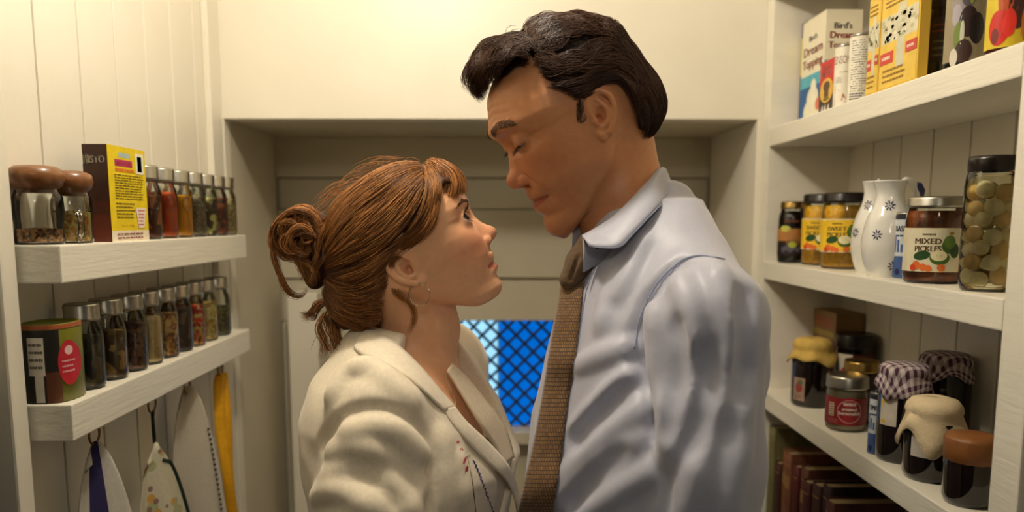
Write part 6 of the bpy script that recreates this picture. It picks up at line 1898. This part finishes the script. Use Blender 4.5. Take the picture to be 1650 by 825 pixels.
def fold(V, pts, r, k, amp=.003, mode='add', n=5):
    """a soft crease ridge (or groove) along a traced line on the cloth, amp high or deep"""
    L = cast_line(V, pts, n); m = len(L)
    w = [math.sin(math.pi * (i + .6) / (m + .2)) ** .8 for i in range(m)]
    inn = (1 if mode == 'add' else -1)
    Q = []
    for p, q in zip(L, w):
        d = (p - np.array(CAM)); d /= np.linalg.norm(d)
        Q.append(p + d * inn * (r - amp * q))
    V.chain(Q, [r] * m, k, mode)
def strip(name, V, pts, width, mat, parent, off=.0022, thick=.0006, n=8):
    """thin sewn line or band lying on the cloth along a traced path"""
    L = cast_line(V, pts, n, off)
    rows = []
    for i, p in enumerate(L):
        t = L[min(i + 1, len(L) - 1)] - L[max(i - 1, 0)]; v = p - np.array(CAM)
        s = np.cross(t, v); s = s / max(np.linalg.norm(s), 1e-9) * width / 2
        rows.append([p - s - np.array(parent.location), p + s - np.array(parent.location)])
    return grid_obj(name, rows, mat, parent, thick=thick)
def hand(parent, wrist, palm_dir, finger_dir, thumb_side, mat, name='hand'):
    """relaxed hand: palm, four curled fingers of unequal length and a thumb leaving the side of the palm"""
    w = np.array(wrist); fd = np.array(finger_dir, float); fd /= np.linalg.norm(fd)
    pn = np.array(palm_dir, float); pn -= fd * (pn @ fd); pn /= np.linalg.norm(pn)
    sd = np.cross(fd, pn) * thumb_side
    V = Vol(w - .16, w + .16, .0032)
    V.cap(w - fd * .03, w + fd * .01, .026, .024, .01, sq=(pn, .75))
    V.cap(w + fd * .02, w + fd * .075, .030, .036, .012, sq=(pn, .42))
    for i, (o, L) in enumerate(((.030, .070), (.011, .078), (-.009, .073), (-.028, .058))):
        p = w + fd * .085 + sd * o
        q1 = p + fd * L * .42 + pn * .008; q2 = q1 + fd * L * .24 + pn * L * .20; q3 = q2 + fd * L * .08 + pn * L * .24
        V.chain([p - fd * .02, p, q1, q2, q3], [.0088, .0088, .0082, .0078, .0068], .004)
    p = w + fd * .028 + sd * .026
    V.chain([p, p + fd * .025 + sd * .018 + pn * .008, p + fd * .052 + sd * .020 + pn * .018, p + fd * .075 + sd * .014 + pn * .026], [.013, .0115, .0095, .0075], .006)
    Vv, Q = V.mesh()
    tone = lambda L_: np.tile(np.append(lind(214, 160, 124), 1), (len(L_), 1))
    return vol_object(name, Vv, Q, mat, parent, None, 1, tone)

# ------------------------------------------------------------------ the man's shirt
TM = Stack([(1.555, .172, .995, .052, .052, .052), (1.51, .174, .990, .068, .068, .078), (1.475, .176, .985, .082, .078, .105), (1.43, .180, .980, .100, .088, .138), (1.36, .181, .975, .118, .100, .164),
            (1.29, .172, .968, .124, .102, .168), (1.20, .158, .964, .118, .106, .168), (1.08, .148, .966, .118, .104, .164), (.96, .15, .972, .118, .106, .17)], -1, 15, 2.05)
V = Vol((-.06, .70, .94), (.40, 1.27, 1.61), .0037)
TM.put(V, .006, 0)
fM, sM = TM.f, TM.s
def tm(z, fo, so): 
    cx, cy = TM.at(z)[:2]; return np.array([cx + fM[0] * fo + sM[0] * so, cy + fM[1] * fo + sM[1] * so, z])
SHN, SHF = np.array(at_y(1146, 520, .838)), tm(1.43, -.012, -.160)
ELN = np.array(at_y(1128, 985, .800)); ELF = tm(1.14, -.07, -.235)
V.cap(tm(1.490, -.022, .05), SHN, .040, .050, .05); V.cap(tm(1.490, -.022, -.05), SHF, .040, .050, .05)
V.cap(tm(1.556, -.026, .026), SHN * .75 + tm(1.49, -.022, .05) * .25, .030, .040, .05); V.cap(tm(1.556, -.026, -.026), SHF * .75 + tm(1.49, -.022, -.05) * .25, .030, .040, .05)
V.cap(SHN, SHN * .5 + ELN * .5, .057, .058, .022); V.cap(SHN * .5 + ELN * .5, ELN, .058, .054, .02)
V.cap(SHF, ELF, .064, .056, .022)
WRN = ELN + np.array([-.03, -.01, -.20]); WRF = ELF + np.array([.01, .0, -.20])
V.cap(ELN, WRN, .054, .042, .02); V.cap(ELF, WRF, .054, .042, .02)
V.ell(tm(1.38, -.05, .075), (.06, .06, .085), .04); V.ell(tm(1.38, -.05, -.085), (.065, .065, .09), .04)
# armhole groove and folds
fold(V, [(1098, 420), (1062, 455), (1036, 500), (1024, 560), (1040, 620), (1052, 680), (1060, 760), (1060, 830)], .008, .012, .007, 'sub')
for pts, r, k in (([(1024, 560), (985, 572), (940, 590)], .010, .018), ([(1044, 650), (995, 692), (940, 745), (905, 785)], .012, .02), ([(1030, 705), (955, 765), (893, 815)], .010, .018), ([(1020, 600), (975, 640), (930, 690)], .008, .018),
                  ([(1115, 545), (1108, 640), (1082, 735), (1066, 825)], .014, .022), ([(1098, 455), (1114, 500), (1120, 560)], .011, .02), ([(1056, 500), (1064, 590), (1080, 665), (1085, 720)], .011, .018),
                  ([(1150, 430), (1172, 500), (1180, 580)], .010, .02), ([(1150, 640), (1130, 720), (1110, 830)], .011, .02), ([(1200, 620), (1190, 720), (1170, 830)], .010, .02),
                  ([(1010, 420), (985, 470), (975, 530)], .010, .022), ([(1050, 760), (1000, 790), (940, 830)], .010, .018), ([(1040, 390), (1020, 440), (1000, 480)], .010, .02)):
    fold(V, pts, r * .9, .012, .0026)
for pts, r in (([(1085, 520), (1090, 610), (1070, 700)], .008), ([(1010, 625), (965, 668), (920, 715)], .007), ([(1140, 560), (1138, 640), (1110, 730)], .008), ([(1000, 730), (950, 775), (915, 815)], .007), ([(1205, 470), (1205, 560), (1200, 640)], .008)):
    fold(V, pts, r * .9, .012, .0024, 'sub')
def cloth_noise(V, amp, fr, seed):
    """small uneven drape over the whole garment"""
    rgn = np.random.default_rng(seed); x, y, z = V.ax[0][:, None, None], V.ax[1][None, :, None], V.ax[2][None, None, :]
    for i in range(7):
        d = rgn.normal(0, 1, 3); d /= np.linalg.norm(d); f_ = fr * rgn.uniform(.6, 1.8)
        V.F += (amp / 2.2 * np.sin(f_ * (d[0] * x + d[1] * y + d[2] * z) + rgn.uniform(0, 6) + 1.3 * np.sin(f_ * .6 * (d[1] * x + d[2] * y - d[0] * z)))).astype(np.float32)
cloth_noise(V, .0009, 75, 3)
VSH = V
M_SHIRT = pmat('shirt_blue', rgb(180, 182, 199), .46, var=.03, scale=260, bump=.06, bscale=1800, sheen=.35, spec=.45)
M_SEAM = pmat('shirt_seam', rgb(146, 154, 182), .6, var=.05)
Vv, Qq = V.mesh()
shirt = vol_object('shirt', Vv, Qq, M_SHIRT, man, None, 2)
shirt['label'] = 'pale blue cotton shirt'
def seam_part(nm, V, pts, w, mat, parent, **k):
    o = strip(nm, V, pts, w, mat, man, **k); o.parent = parent; return o
seam_part('shoulder_seam', V, [(1046, 478), (1066, 448), (1100, 419), (1130, 412), (1168, 418)], .0022, M_SEAM, shirt)
seam_part('armhole_seam', V, [(1046, 478), (1030, 515), (1022, 562)], .0018, M_SEAM, shirt)
seam_part('placket_edge', V, [(958, 432), (944, 470), (936, 520), (926, 580), (912, 650), (896, 730), (880, 800), (872, 840)], .0010, M_SEAM, shirt)
# collar: stand and folded leaf running round the neck
lp = np.array(man.location)
near_top = [(938, 380, .915), (960, 368, .925), (990, 348, .925), (1020, 318, .935), (1046, 290, .950), (1064, 271, .985), (1072, 272, 1.02)]
near_bot = [(950, 398, .895), (996, 399, .888), (1020, 378, .893), (1045, 352, .905), (1066, 331, .925), (1083, 317, .975), (1086, 318, 1.03)]
pe, pf_ = np.array(at_y(*near_top[-1])), np.array(at_y(926, 386, .945))
nm_ = np.array([-(pf_ - pe)[1], (pf_ - pe)[0], 0]); nm_ /= np.linalg.norm(nm_)
def mirror_m(p): return p - 2 * ((p - pe) @ nm_) * nm_
top = [np.array(at_y(*q)) for q in near_top]; bot = [np.array(at_y(*q)) for q in near_bot]
topc = catmull(top, 5); botc = catmull(bot, 5)
half = []
for a, b in zip(topc, botc):
    out = np.cross(b - a, [0, 0, 1.0]) * 0
    half.append([a * (1 - t) + b * t + np.array([0, -.006 * math.sin(math.pi * t), 0]) for t in np.linspace(0, 1, 6)])
far = [[mirror_m(p) for p in r] for r in half][::-1]; far = far[:int(len(far) * .72)]
rows = [[tuple(np.array(p) - lp) for p in r] for r in half + far]
collar = grid_obj('collar', rows, M_SHIRT, man, thick=.0022); collar.parent = shirt
rows2 = []
for r in half + far:
    a = np.array(r[0]); c_ = np.array([*TM.at(1.52)[:2], a[2]]); inn = (c_ - a); inn[2] = 0; inn /= np.linalg.norm(inn)
    rows2.append([tuple(a + inn * .0015 - lp), tuple(a + inn * .003 + np.array([0, 0, -.02]) - lp), tuple(a + inn * .002 + np.array([0, 0, -.042]) - lp)])
cs = grid_obj('collar_stand', rows2, M_SHIRT, man, thick=.0015); cs.parent = shirt
seam_o = tube('collar_stitch', [tuple(np.array(r[5]) * .86 + np.array(r[4]) * .14 + np.array([0, -.0016, 0]) - lp) for r in half[1:]], .0005, M_SEAM, man, seg=5); seam_o.parent = collar

# tie: knot and knitted blade
def knitmat():
    m = pmat('tie_knit', rgb(112, 82, 46), .8, var=.1, scale=200, sheen=.3)
    N = m.node_tree.nodes; L = m.node_tree.links
    uv = N.new('ShaderNodeUVMap'); mp = N.new('ShaderNodeMapping'); mp.inputs['Scale'].default_value = (14, 95, 1)
    L.new(uv.outputs[0], mp.inputs[0])
    br = N.new('ShaderNodeTexBrick'); br.inputs['Scale'].default_value = 1.0; br.inputs['Color1'].default_value = rgb(142, 106, 62); br.inputs['Color2'].default_value = rgb(118, 84, 46); br.inputs['Mortar'].default_value = rgb(62, 42, 24)
    br.inputs['Mortar Size'].default_value = .12; br.inputs['Brick Width'].default_value = 1.0; br.inputs['Row Height'].default_value = 1.0
    L.new(mp.outputs[0], br.inputs['Vector'])
    hs = next(n for n in N if n.type == 'HUE_SAT'); L.new(br.outputs['Color'], hs.inputs['Color'])
    bp = N.new('ShaderNodeBump'); bp.inputs['Strength'].default_value = .7; bp.inputs['Distance'].default_value = .0012; bp.invert = True
    L.new(br.outputs['Fac'], bp.inputs['Height']); L.new(bp.outputs['Normal'], N['Principled BSDF'].inputs['Normal'])
    return m
M_TIE = knitmat()
tie = empty('tie', (0, 0, 0)); tie.parent = man; tie['label'] = 'brown knitted tie'
tl = [(455, 905, 938), (500, 899, 934), (560, 888, 927), (640, 875, 914), (720, 860, 904), (800, 841, 893), (860, 828, 884), (960, 805, 868), (1080, 790, 845)]
rows = []
for py, xl, xr in [(catm[0], catm[1], catm[2]) for catm in catmull(tl, 4)]:
    ym = TM.front(CAM.z - (py - 356) / F_PX * .9)[1] - .004
    b = raycast(VSH, xr + 2, min(py, 880), .004) if py < 880 else np.array(at_y(xr, py, yb_last)); yb_last = b[1]
    mid = raycast(VSH, xl * .45 + xr * .55, min(py, 880), .004)
    a = np.array(at_y(xl, py, b[1] + .022))
    nrm = np.array([fM[0], fM[1], 0])
    rows.append([tuple(a * (1 - t) + b * t + nrm * (.004 * math.sin(math.pi * t)) - lp) for t in np.linspace(0, 1, 9)])
grid_obj('tie_blade', rows, M_TIE, tie, thick=.004)
kn = Vol((.0, .82, 1.42), (.2, 1.02, 1.56), .0018)
k1 = np.array(rows[0][4]) + lp + np.array([0, -.004, .004]); k0 = np.array(at_y(951, 396, k1[1] + .004))
kn.chain([k0, k0 * .5 + k1 * .5, k1], [.0165, .0165, .0125], .006)
kn.cap(k0 + np.array([.004, -.012, .0]), k1 + np.array([.006, -.004, .01]), .009, .006, .008)
kn.cap(k0 * .7 + k1 * .3 + np.array([-.008, -.017, .0]), k1 + np.array([.0, -.012, .0]), .0022, .002, .003, 'sub')
Vv, Qq = kn.mesh()
ko = vol_object('tie_knot', Vv, Qq, pmat('tie_knot_knit', rgb(104, 78, 48), .8, var=.18, scale=420, bump=.8, bscale=900, sheen=.2), man, None, 1); ko.parent = tie

# trousers, shoes, hands
M_TROUS = pmat('trousers_navy', rgb(38, 40, 50), .8, var=.1, scale=200, bump=.2)
V = Vol((-.02, .70, .03), (.36, 1.24, 1.02), .006)
HM = Stack([(1.0, .15, .972, .116, .105, .168), (.9, .152, .975, .118, .112, .176), (.84, .155, .975, .112, .112, .178)], -1, 15)
HM.put(V, .004, 0)
for sg in (1, -1):
    hp = np.array([.158 + sM[0] * .09 * sg, .978 + sM[1] * .09 * sg, .84]); kn_ = np.array([.19 + sM[0] * .10 * sg, .975 + sM[1] * .10 * sg, .48]); an = np.array([.27 + sM[0] * .105 * sg, .985 + sM[1] * .105 * sg, .07])
    V.cap(hp, kn_, .092, .070, .03); V.cap(kn_, an, .068, .058, .02)
Vv, Qq = V.mesh(); vol_object('trousers', Vv, Qq, M_TROUS, man, None, 2)
bx_ = tm(1.0, 0, 0)
M_SHOE = pmat('shoe_leather', rgb(40, 26, 18), .35, var=.1, coat=.3)
def shoe(parent, heel, dirv, mat, ln=.27):
    d = np.array([dirv[0], dirv[1], 0]); V = Vol(np.array(heel) - .34, np.array(heel) + .34, .005)
    h0 = np.array(heel)
    V.cap(h0 + np.array([0, 0, .045]), h0 + d * ln * .35 + np.array([0, 0, .042]), .042, .042, .02); V.cap(h0 + d * ln * .3 + np.array([0, 0, .036]), h0 + d * ln * .78 + np.array([0, 0, .028]), .040, .034, .02)
    V.cap(h0 + np.array([0, 0, .05]), h0 + np.array([0, 0, .10]), .044, .048, .02)
    V.put(lambda x, y, z: (0.002 - z) + 0 * x + 0 * y, h0 - .3, h0 + .3, .004, 'int', pad=.3)
    Vv, Q = V.mesh(); return vol_object('shoe', Vv, Q, mat, parent, None, 1)
for sg in (1, -1):
    shoe(man, (.285 + sM[0] * .105 * sg, .99 + sM[1] * .105 * sg, 0), fM, M_SHOE)
hand(man, WRN + np.array([-.002, 0, -.04]), (-.4, .9, 0), (-.12, .0, -1), 1, M_SKIN_M); hand(man, WRF + np.array([-.004, 0, -.04]), (-.4, -.9, 0), (-.15, .0, -1), -1, M_SKIN_M)

# ------------------------------------------------------------------ the woman's jacket and blouse
TW = Stack([(1.405, -.128, 1.0, .046, .052, .055), (1.375, -.127, .998, .060, .066, .085), (1.345, -.125, .992, .076, .080, .120), (1.30, -.120, .988, .100, .094, .146), (1.24, -.114, .984, .118, .100, .152),
            (1.16, -.116, .984, .105, .098, .146), (1.06, -.120, .986, .092, .095, .142), (.95, -.126, .99, .090, .104, .160), (.86, -.13, .99, .090, .108, .165)], +1, 18)
fW, sW = TW.f, TW.s
def tw(z, fo, so):
    cx, cy = TW.at(z)[:2]; return np.array([cx + fW[0] * fo + sW[0] * so, cy + fW[1] * fo + sW[1] * so, z])
V = Vol((-.37, .70, .84), (.09, 1.24, 1.46), .0037)
TW.put(V, .010, 0)
S1, S2 = np.array(at_y(612, 670, .868)), tw(1.335, -.005, -.145)
E1, E2 = np.array(at_y(598, 1000, .815)), tw(1.04, -.04, -.205)

V.cap(tw(1.362, -.012, .045), S1, .036, .048, .045); V.cap(tw(1.362, -.012, -.045), S2, .036, .048, .045)
V.cap(S1, S1 * .5 + E1 * .5, .054, .060, .022); V.cap(S1 * .5 + E1 * .5, E1, .060, .055, .02); V.cap(S2, E2, .062, .058, .022)
W1, W2 = E1 + np.array([.05, .0, -.19]), E2 + np.array([.0, 0, -.19])
V.cap(E1, W1, .055, .045, .02); V.cap(E2, W2, .055, .045, .02)
V.ell(tw(1.28, -.05, .06), (.055, .06, .08), .04)
# body opening in the front: V from the neck to the first button
ctr = tw(1.25, 0, 0)
def opening(x, y, z):
    dx, dy = x - ctr[0], y - ctr[1]
    pf, ps = dx * fW[0] + dy * fW[1], dx * sW[0] + dy * sW[1]
    half = np.clip((z - 1.10) * .30, .004, .075)
    return np.maximum(np.abs(ps + .006) - half, .015 - pf)
VJ0 = V.F.copy()
V.put(opening, (-.37, .7, .84), (.1, 1.24, 1.46), .006, 'sub')
NKa, NKb = np.array(NECKW[1]), np.array(NECKW[2])
V.cap(NKa + (NKa - NKb) * .5, NKb + (NKb - NKa) * .0, .054, .056, .008, 'sub', sq=None)
# sleeve seam groove and folds
for pts, r in (([(513, 716), (530, 690), (560, 668), (600, 660), (640, 668), (672, 690), (690, 722), (696, 770), (697, 830)], .006), ([(600, 700), (640, 735), (668, 790)], .006), ([(560, 735), (600, 760), (640, 810)], .006)):
    fold(V, pts, r, .010, .0025, 'sub')
for pts, r, k in (([(566, 700), (600, 690), (645, 702), (675, 735)], .010, .02), ([(540, 730), (590, 722), (640, 745), (672, 790)], .010, .018), ([(528, 770), (580, 752), (630, 780), (660, 825)], .010, .018), ([(510, 800), (560, 790), (610, 820)], .010, .018),
                  ([(590, 590), (620, 610), (660, 650)], .010, .02), ([(540, 640), (560, 610), (590, 590)], .010, .02), ([(705, 700), (715, 760), (720, 830)], .010, .018), ([(735, 740), (745, 790), (752, 830)], .008, .014)):
    fold(V, pts, r * .9, .012, .0020)
cloth_noise(V, .0009, 85, 8)
VJ = V
M_JACKET = pmat('jacket_linen', rgb(234, 221, 198), .82, var=.06, scale=240, bump=.15, bscale=1100, sheen=.25)
Vv, Qq = V.mesh()
jacket = vol_object('jacket', Vv, Qq, M_JACKET, woman, None, 2); jacket['label'] = 'cream linen jacket'
M_JSEAM = pmat('jacket_seam', rgb(120, 96, 66), .85)
lw = np.array(woman.location)
VF = Vol((-.37, .70, .84), (.09, 1.24, 1.46), .0037); VF.F = VJ0
def patch(name, V, e1, e2, mat, parent, off=(.002, .005), n=5, thick=.002, m=7, bow=.003):
    """cloth leaf between two traced edges, lying on the garment"""
    A, B = catmull(e1, n), catmull(e2, n); rows = []
    k = min(len(A), len(B))
    for i in range(k):
        r = []
        for t in np.linspace(0, 1, m):
            q = np.array(A[i]) * (1 - t) + np.array(B[i]) * t
            p = raycast(V, q[0], q[1], off[0] * (1 - t) + off[1] * t + bow * math.sin(math.pi * t)); r.append(p - lw)
        rows.append(r)
    R_ = np.array(rows)
    for _ in range(3):
        R_[1:-1] = .5 * R_[1:-1] + .25 * (R_[2:] + R_[:-2]); R_[:, 1:-1] = .5 * R_[:, 1:-1] + .25 * (R_[:, 2:] + R_[:, :-2])
    o = grid_obj(name, [[tuple(p) for p in r] for r in R_], mat, woman, thick=thick); o.parent = parent
    return o
UN = Vol((-.37, .70, .84), (.09, 1.24, 1.46), .0037)          # collar support: neck plus jacket
UN.F = VJ0.copy(); UN.cap(NKa + (NKa - NKb) * .6, NKb, .056, .060, .02)
patch('collar', UN, [(578, 543), (592, 531), (618, 541), (650, 563), (684, 598), (712, 632), (733, 655)], [(570, 560), (584, 573), (606, 580), (634, 592), (660, 610), (684, 632), (716, 663)], M_JACKET, jacket, off=(.003, .005))
strip('collar_seam', UN, [(584, 574), (606, 580), (634, 592), (660, 610), (682, 631)], .0014, M_JSEAM, woman, off=.0015).parent = jacket
patch('lapel', UN, [(716, 660), (724, 676), (738, 694), (762, 722), (788, 748), (812, 770), (826, 795), (834, 826)], [(733, 655), (742, 668), (756, 684), (776, 702), (796, 722), (818, 748), (832, 780), (840, 826)], M_JACKET, jacket, off=(.004, .006))
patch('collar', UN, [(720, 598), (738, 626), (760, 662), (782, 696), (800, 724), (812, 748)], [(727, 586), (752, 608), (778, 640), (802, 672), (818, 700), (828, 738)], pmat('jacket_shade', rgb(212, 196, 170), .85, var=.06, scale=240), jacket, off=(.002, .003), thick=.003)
# blouse inside, with embroidery
V = Vol((-.30, .82, .95), (.06, 1.20, 1.36), .005)
TW.put(V, .002, 0, z0=.96, z1=1.30)
def vneck(x, y, z):
    dx, dy = x - ctr[0], y - ctr[1]
    pf, ps = dx * fW[0] + dy * fW[1], dx * sW[0] + dy * sW[1]
    return np.maximum(np.abs(ps + .004) - np.clip((z - 1.235) * .55, 0, .06), -pf)
V.put(vneck, (-.30, .82, 1.2), (.06, 1.2, 1.36), .003, 'sub')
Vv, Qq = V.mesh()
blouse = vol_object('blouse', Vv, Qq, pmat('blouse_white', rgb(226, 214, 192), .85, var=.05, scale=200, bump=.2), woman, None, 2); blouse['label'] = 'off-white embroidered blouse'
# embroidery: red petals and a blue running stitch down the jacket front
emb = []
for (x, y, w_, h_, rot, m) in ((744, 724, .016, .007, 1.0, ink(196, 58, 60)), (749, 742, .015, .006, .6, ink(214, 92, 80)), (752, 758, .012, .005, 1.2, ink(200, 70, 62)), (738, 712, .006, .003, .3, ink(206, 84, 74)), (756, 736, .005, .002, .9, ink(120, 130, 84))):
    p0 = raycast(VJ, x, y, .0012); dx = raycast(VJ, x + 3, y, .0012) - p0; dy = raycast(VJ, x, y - 3, .0012) - p0
    dx /= np.linalg.norm(dx); dy /= np.linalg.norm(dy)
    pr_ = Print(lambda s, b, d: Vector(p0 - lw + dx * s + dy * b)); pr_.disc(0, 0, w_ / 2, h_ / 2, m, 14, rot=rot); q = pr_.done('embroidered_petal', woman); q.parent = jacket
pts = catmull([(763, 742), (774, 768), (784, 796), (796, 828)], 9)
for i in range(len(pts) - 1):
    a, b = np.array(pts[i]), np.array(pts[i + 1]); e = a + (b - a) * .62 + np.array([1.2 if i % 2 else -1.2, 0])
    pa, pb = raycast(VJ, a[0], a[1], .0012) - lw, raycast(VJ, e[0], e[1], .0012) - lw
    q = tube('stitch', [tuple(pa), tuple((pa + pb) / 2), tuple(pb)], .0009, ink(44, 44, 120), woman, seg=5); q.parent = jacket
for (x, y) in ((744, 703),):
    pass
strip('front_seam', VJ, [(752, 735), (760, 770), (764, 800), (767, 830)], .0014, M_JSEAM, woman, off=.0015).parent = jacket
# necklace of small beads
pts = catmull([(717, 604), (722, 618), (729, 634), (734, 646), (733, 655)], 6)
hw_ = Vol((-.30, .80, 1.22), (.06, 1.2, 1.50), .003)
hw_.cap(NKa + (NKa - NKb) * .5, NKb, .0475, .054, .01); hw_.ell((-.120, .985, 1.215), (.100, .135, .165), .035, R=chest_axes(18))
bm = bmesh.new()
for q in pts:
    p = raycast(hw_, q[0], q[1], .0015) - lw
    bmesh.ops.create_icosphere(bm, subdivisions=1, radius=.0013, matrix=Matrix.Translation(Vector(p)))
nk = bm_obj('necklace', bm, pmat('bead_pearl', rgb(222, 200, 170), .3, var=.05), woman, smooth=True); nk['kind'] = 'stuff'
# skirt, shoes and hands below the frame
M_SKIRT = pmat('skirt_brown', rgb(92, 66, 48), .85, var=.1, scale=120)
SK = Stack([(.98, -.124, .99, .080, .094, .150), (.86, -.13, .99, .084, .104, .160), (.60, -.13, .99, .105, .130, .185), (.40, -.13, .99, .125, .14, .20)], +1, 18)
V = Vol((-.36, .72, .38), (.12, 1.26, 1.0), .006); SK.put(V, 0, 0)
Vv, Qq = V.mesh(); vol_object('skirt', Vv, Qq, M_SKIRT, woman, None, 2)
V = Vol((-.32, .80, .02), (.02, 1.18, .46), .005)
for sg in (1, -1):
    kx = np.array([-.12 + sW[0] * .07 * sg, .99 + sW[1] * .07 * sg]); V.cap((kx[0], kx[1], .45), (kx[0] - .03, kx[1], .30), .050, .054, .02); V.cap((kx[0] - .03, kx[1], .30), (kx[0] - .065, kx[1], .06), .054, .034, .02)
Vv, Qq = V.mesh(); vol_object('lower_legs', Vv, Qq, M_SKIN_W, woman, None, 1, lambda L_: np.tile(np.append(lind(226, 176, 142), 1), (len(L_), 1)))
for sg in (1, -1):
    shoe(woman, (-.19 + sW[0] * .07 * sg, .99 + sW[1] * .07 * sg, 0), fW, pmat('shoe_tan', rgb(120, 78, 44), .4), .20)
hand(woman, W1 + np.array([.006, 0, -.035]), (.4, .9, 0), (.2, .0, -1), -1, M_SKIN_W); hand(woman, W2 + np.array([.006, 0, -.035]), (.4, -.9, 0), (.2, .0, -1), 1, M_SKIN_W)
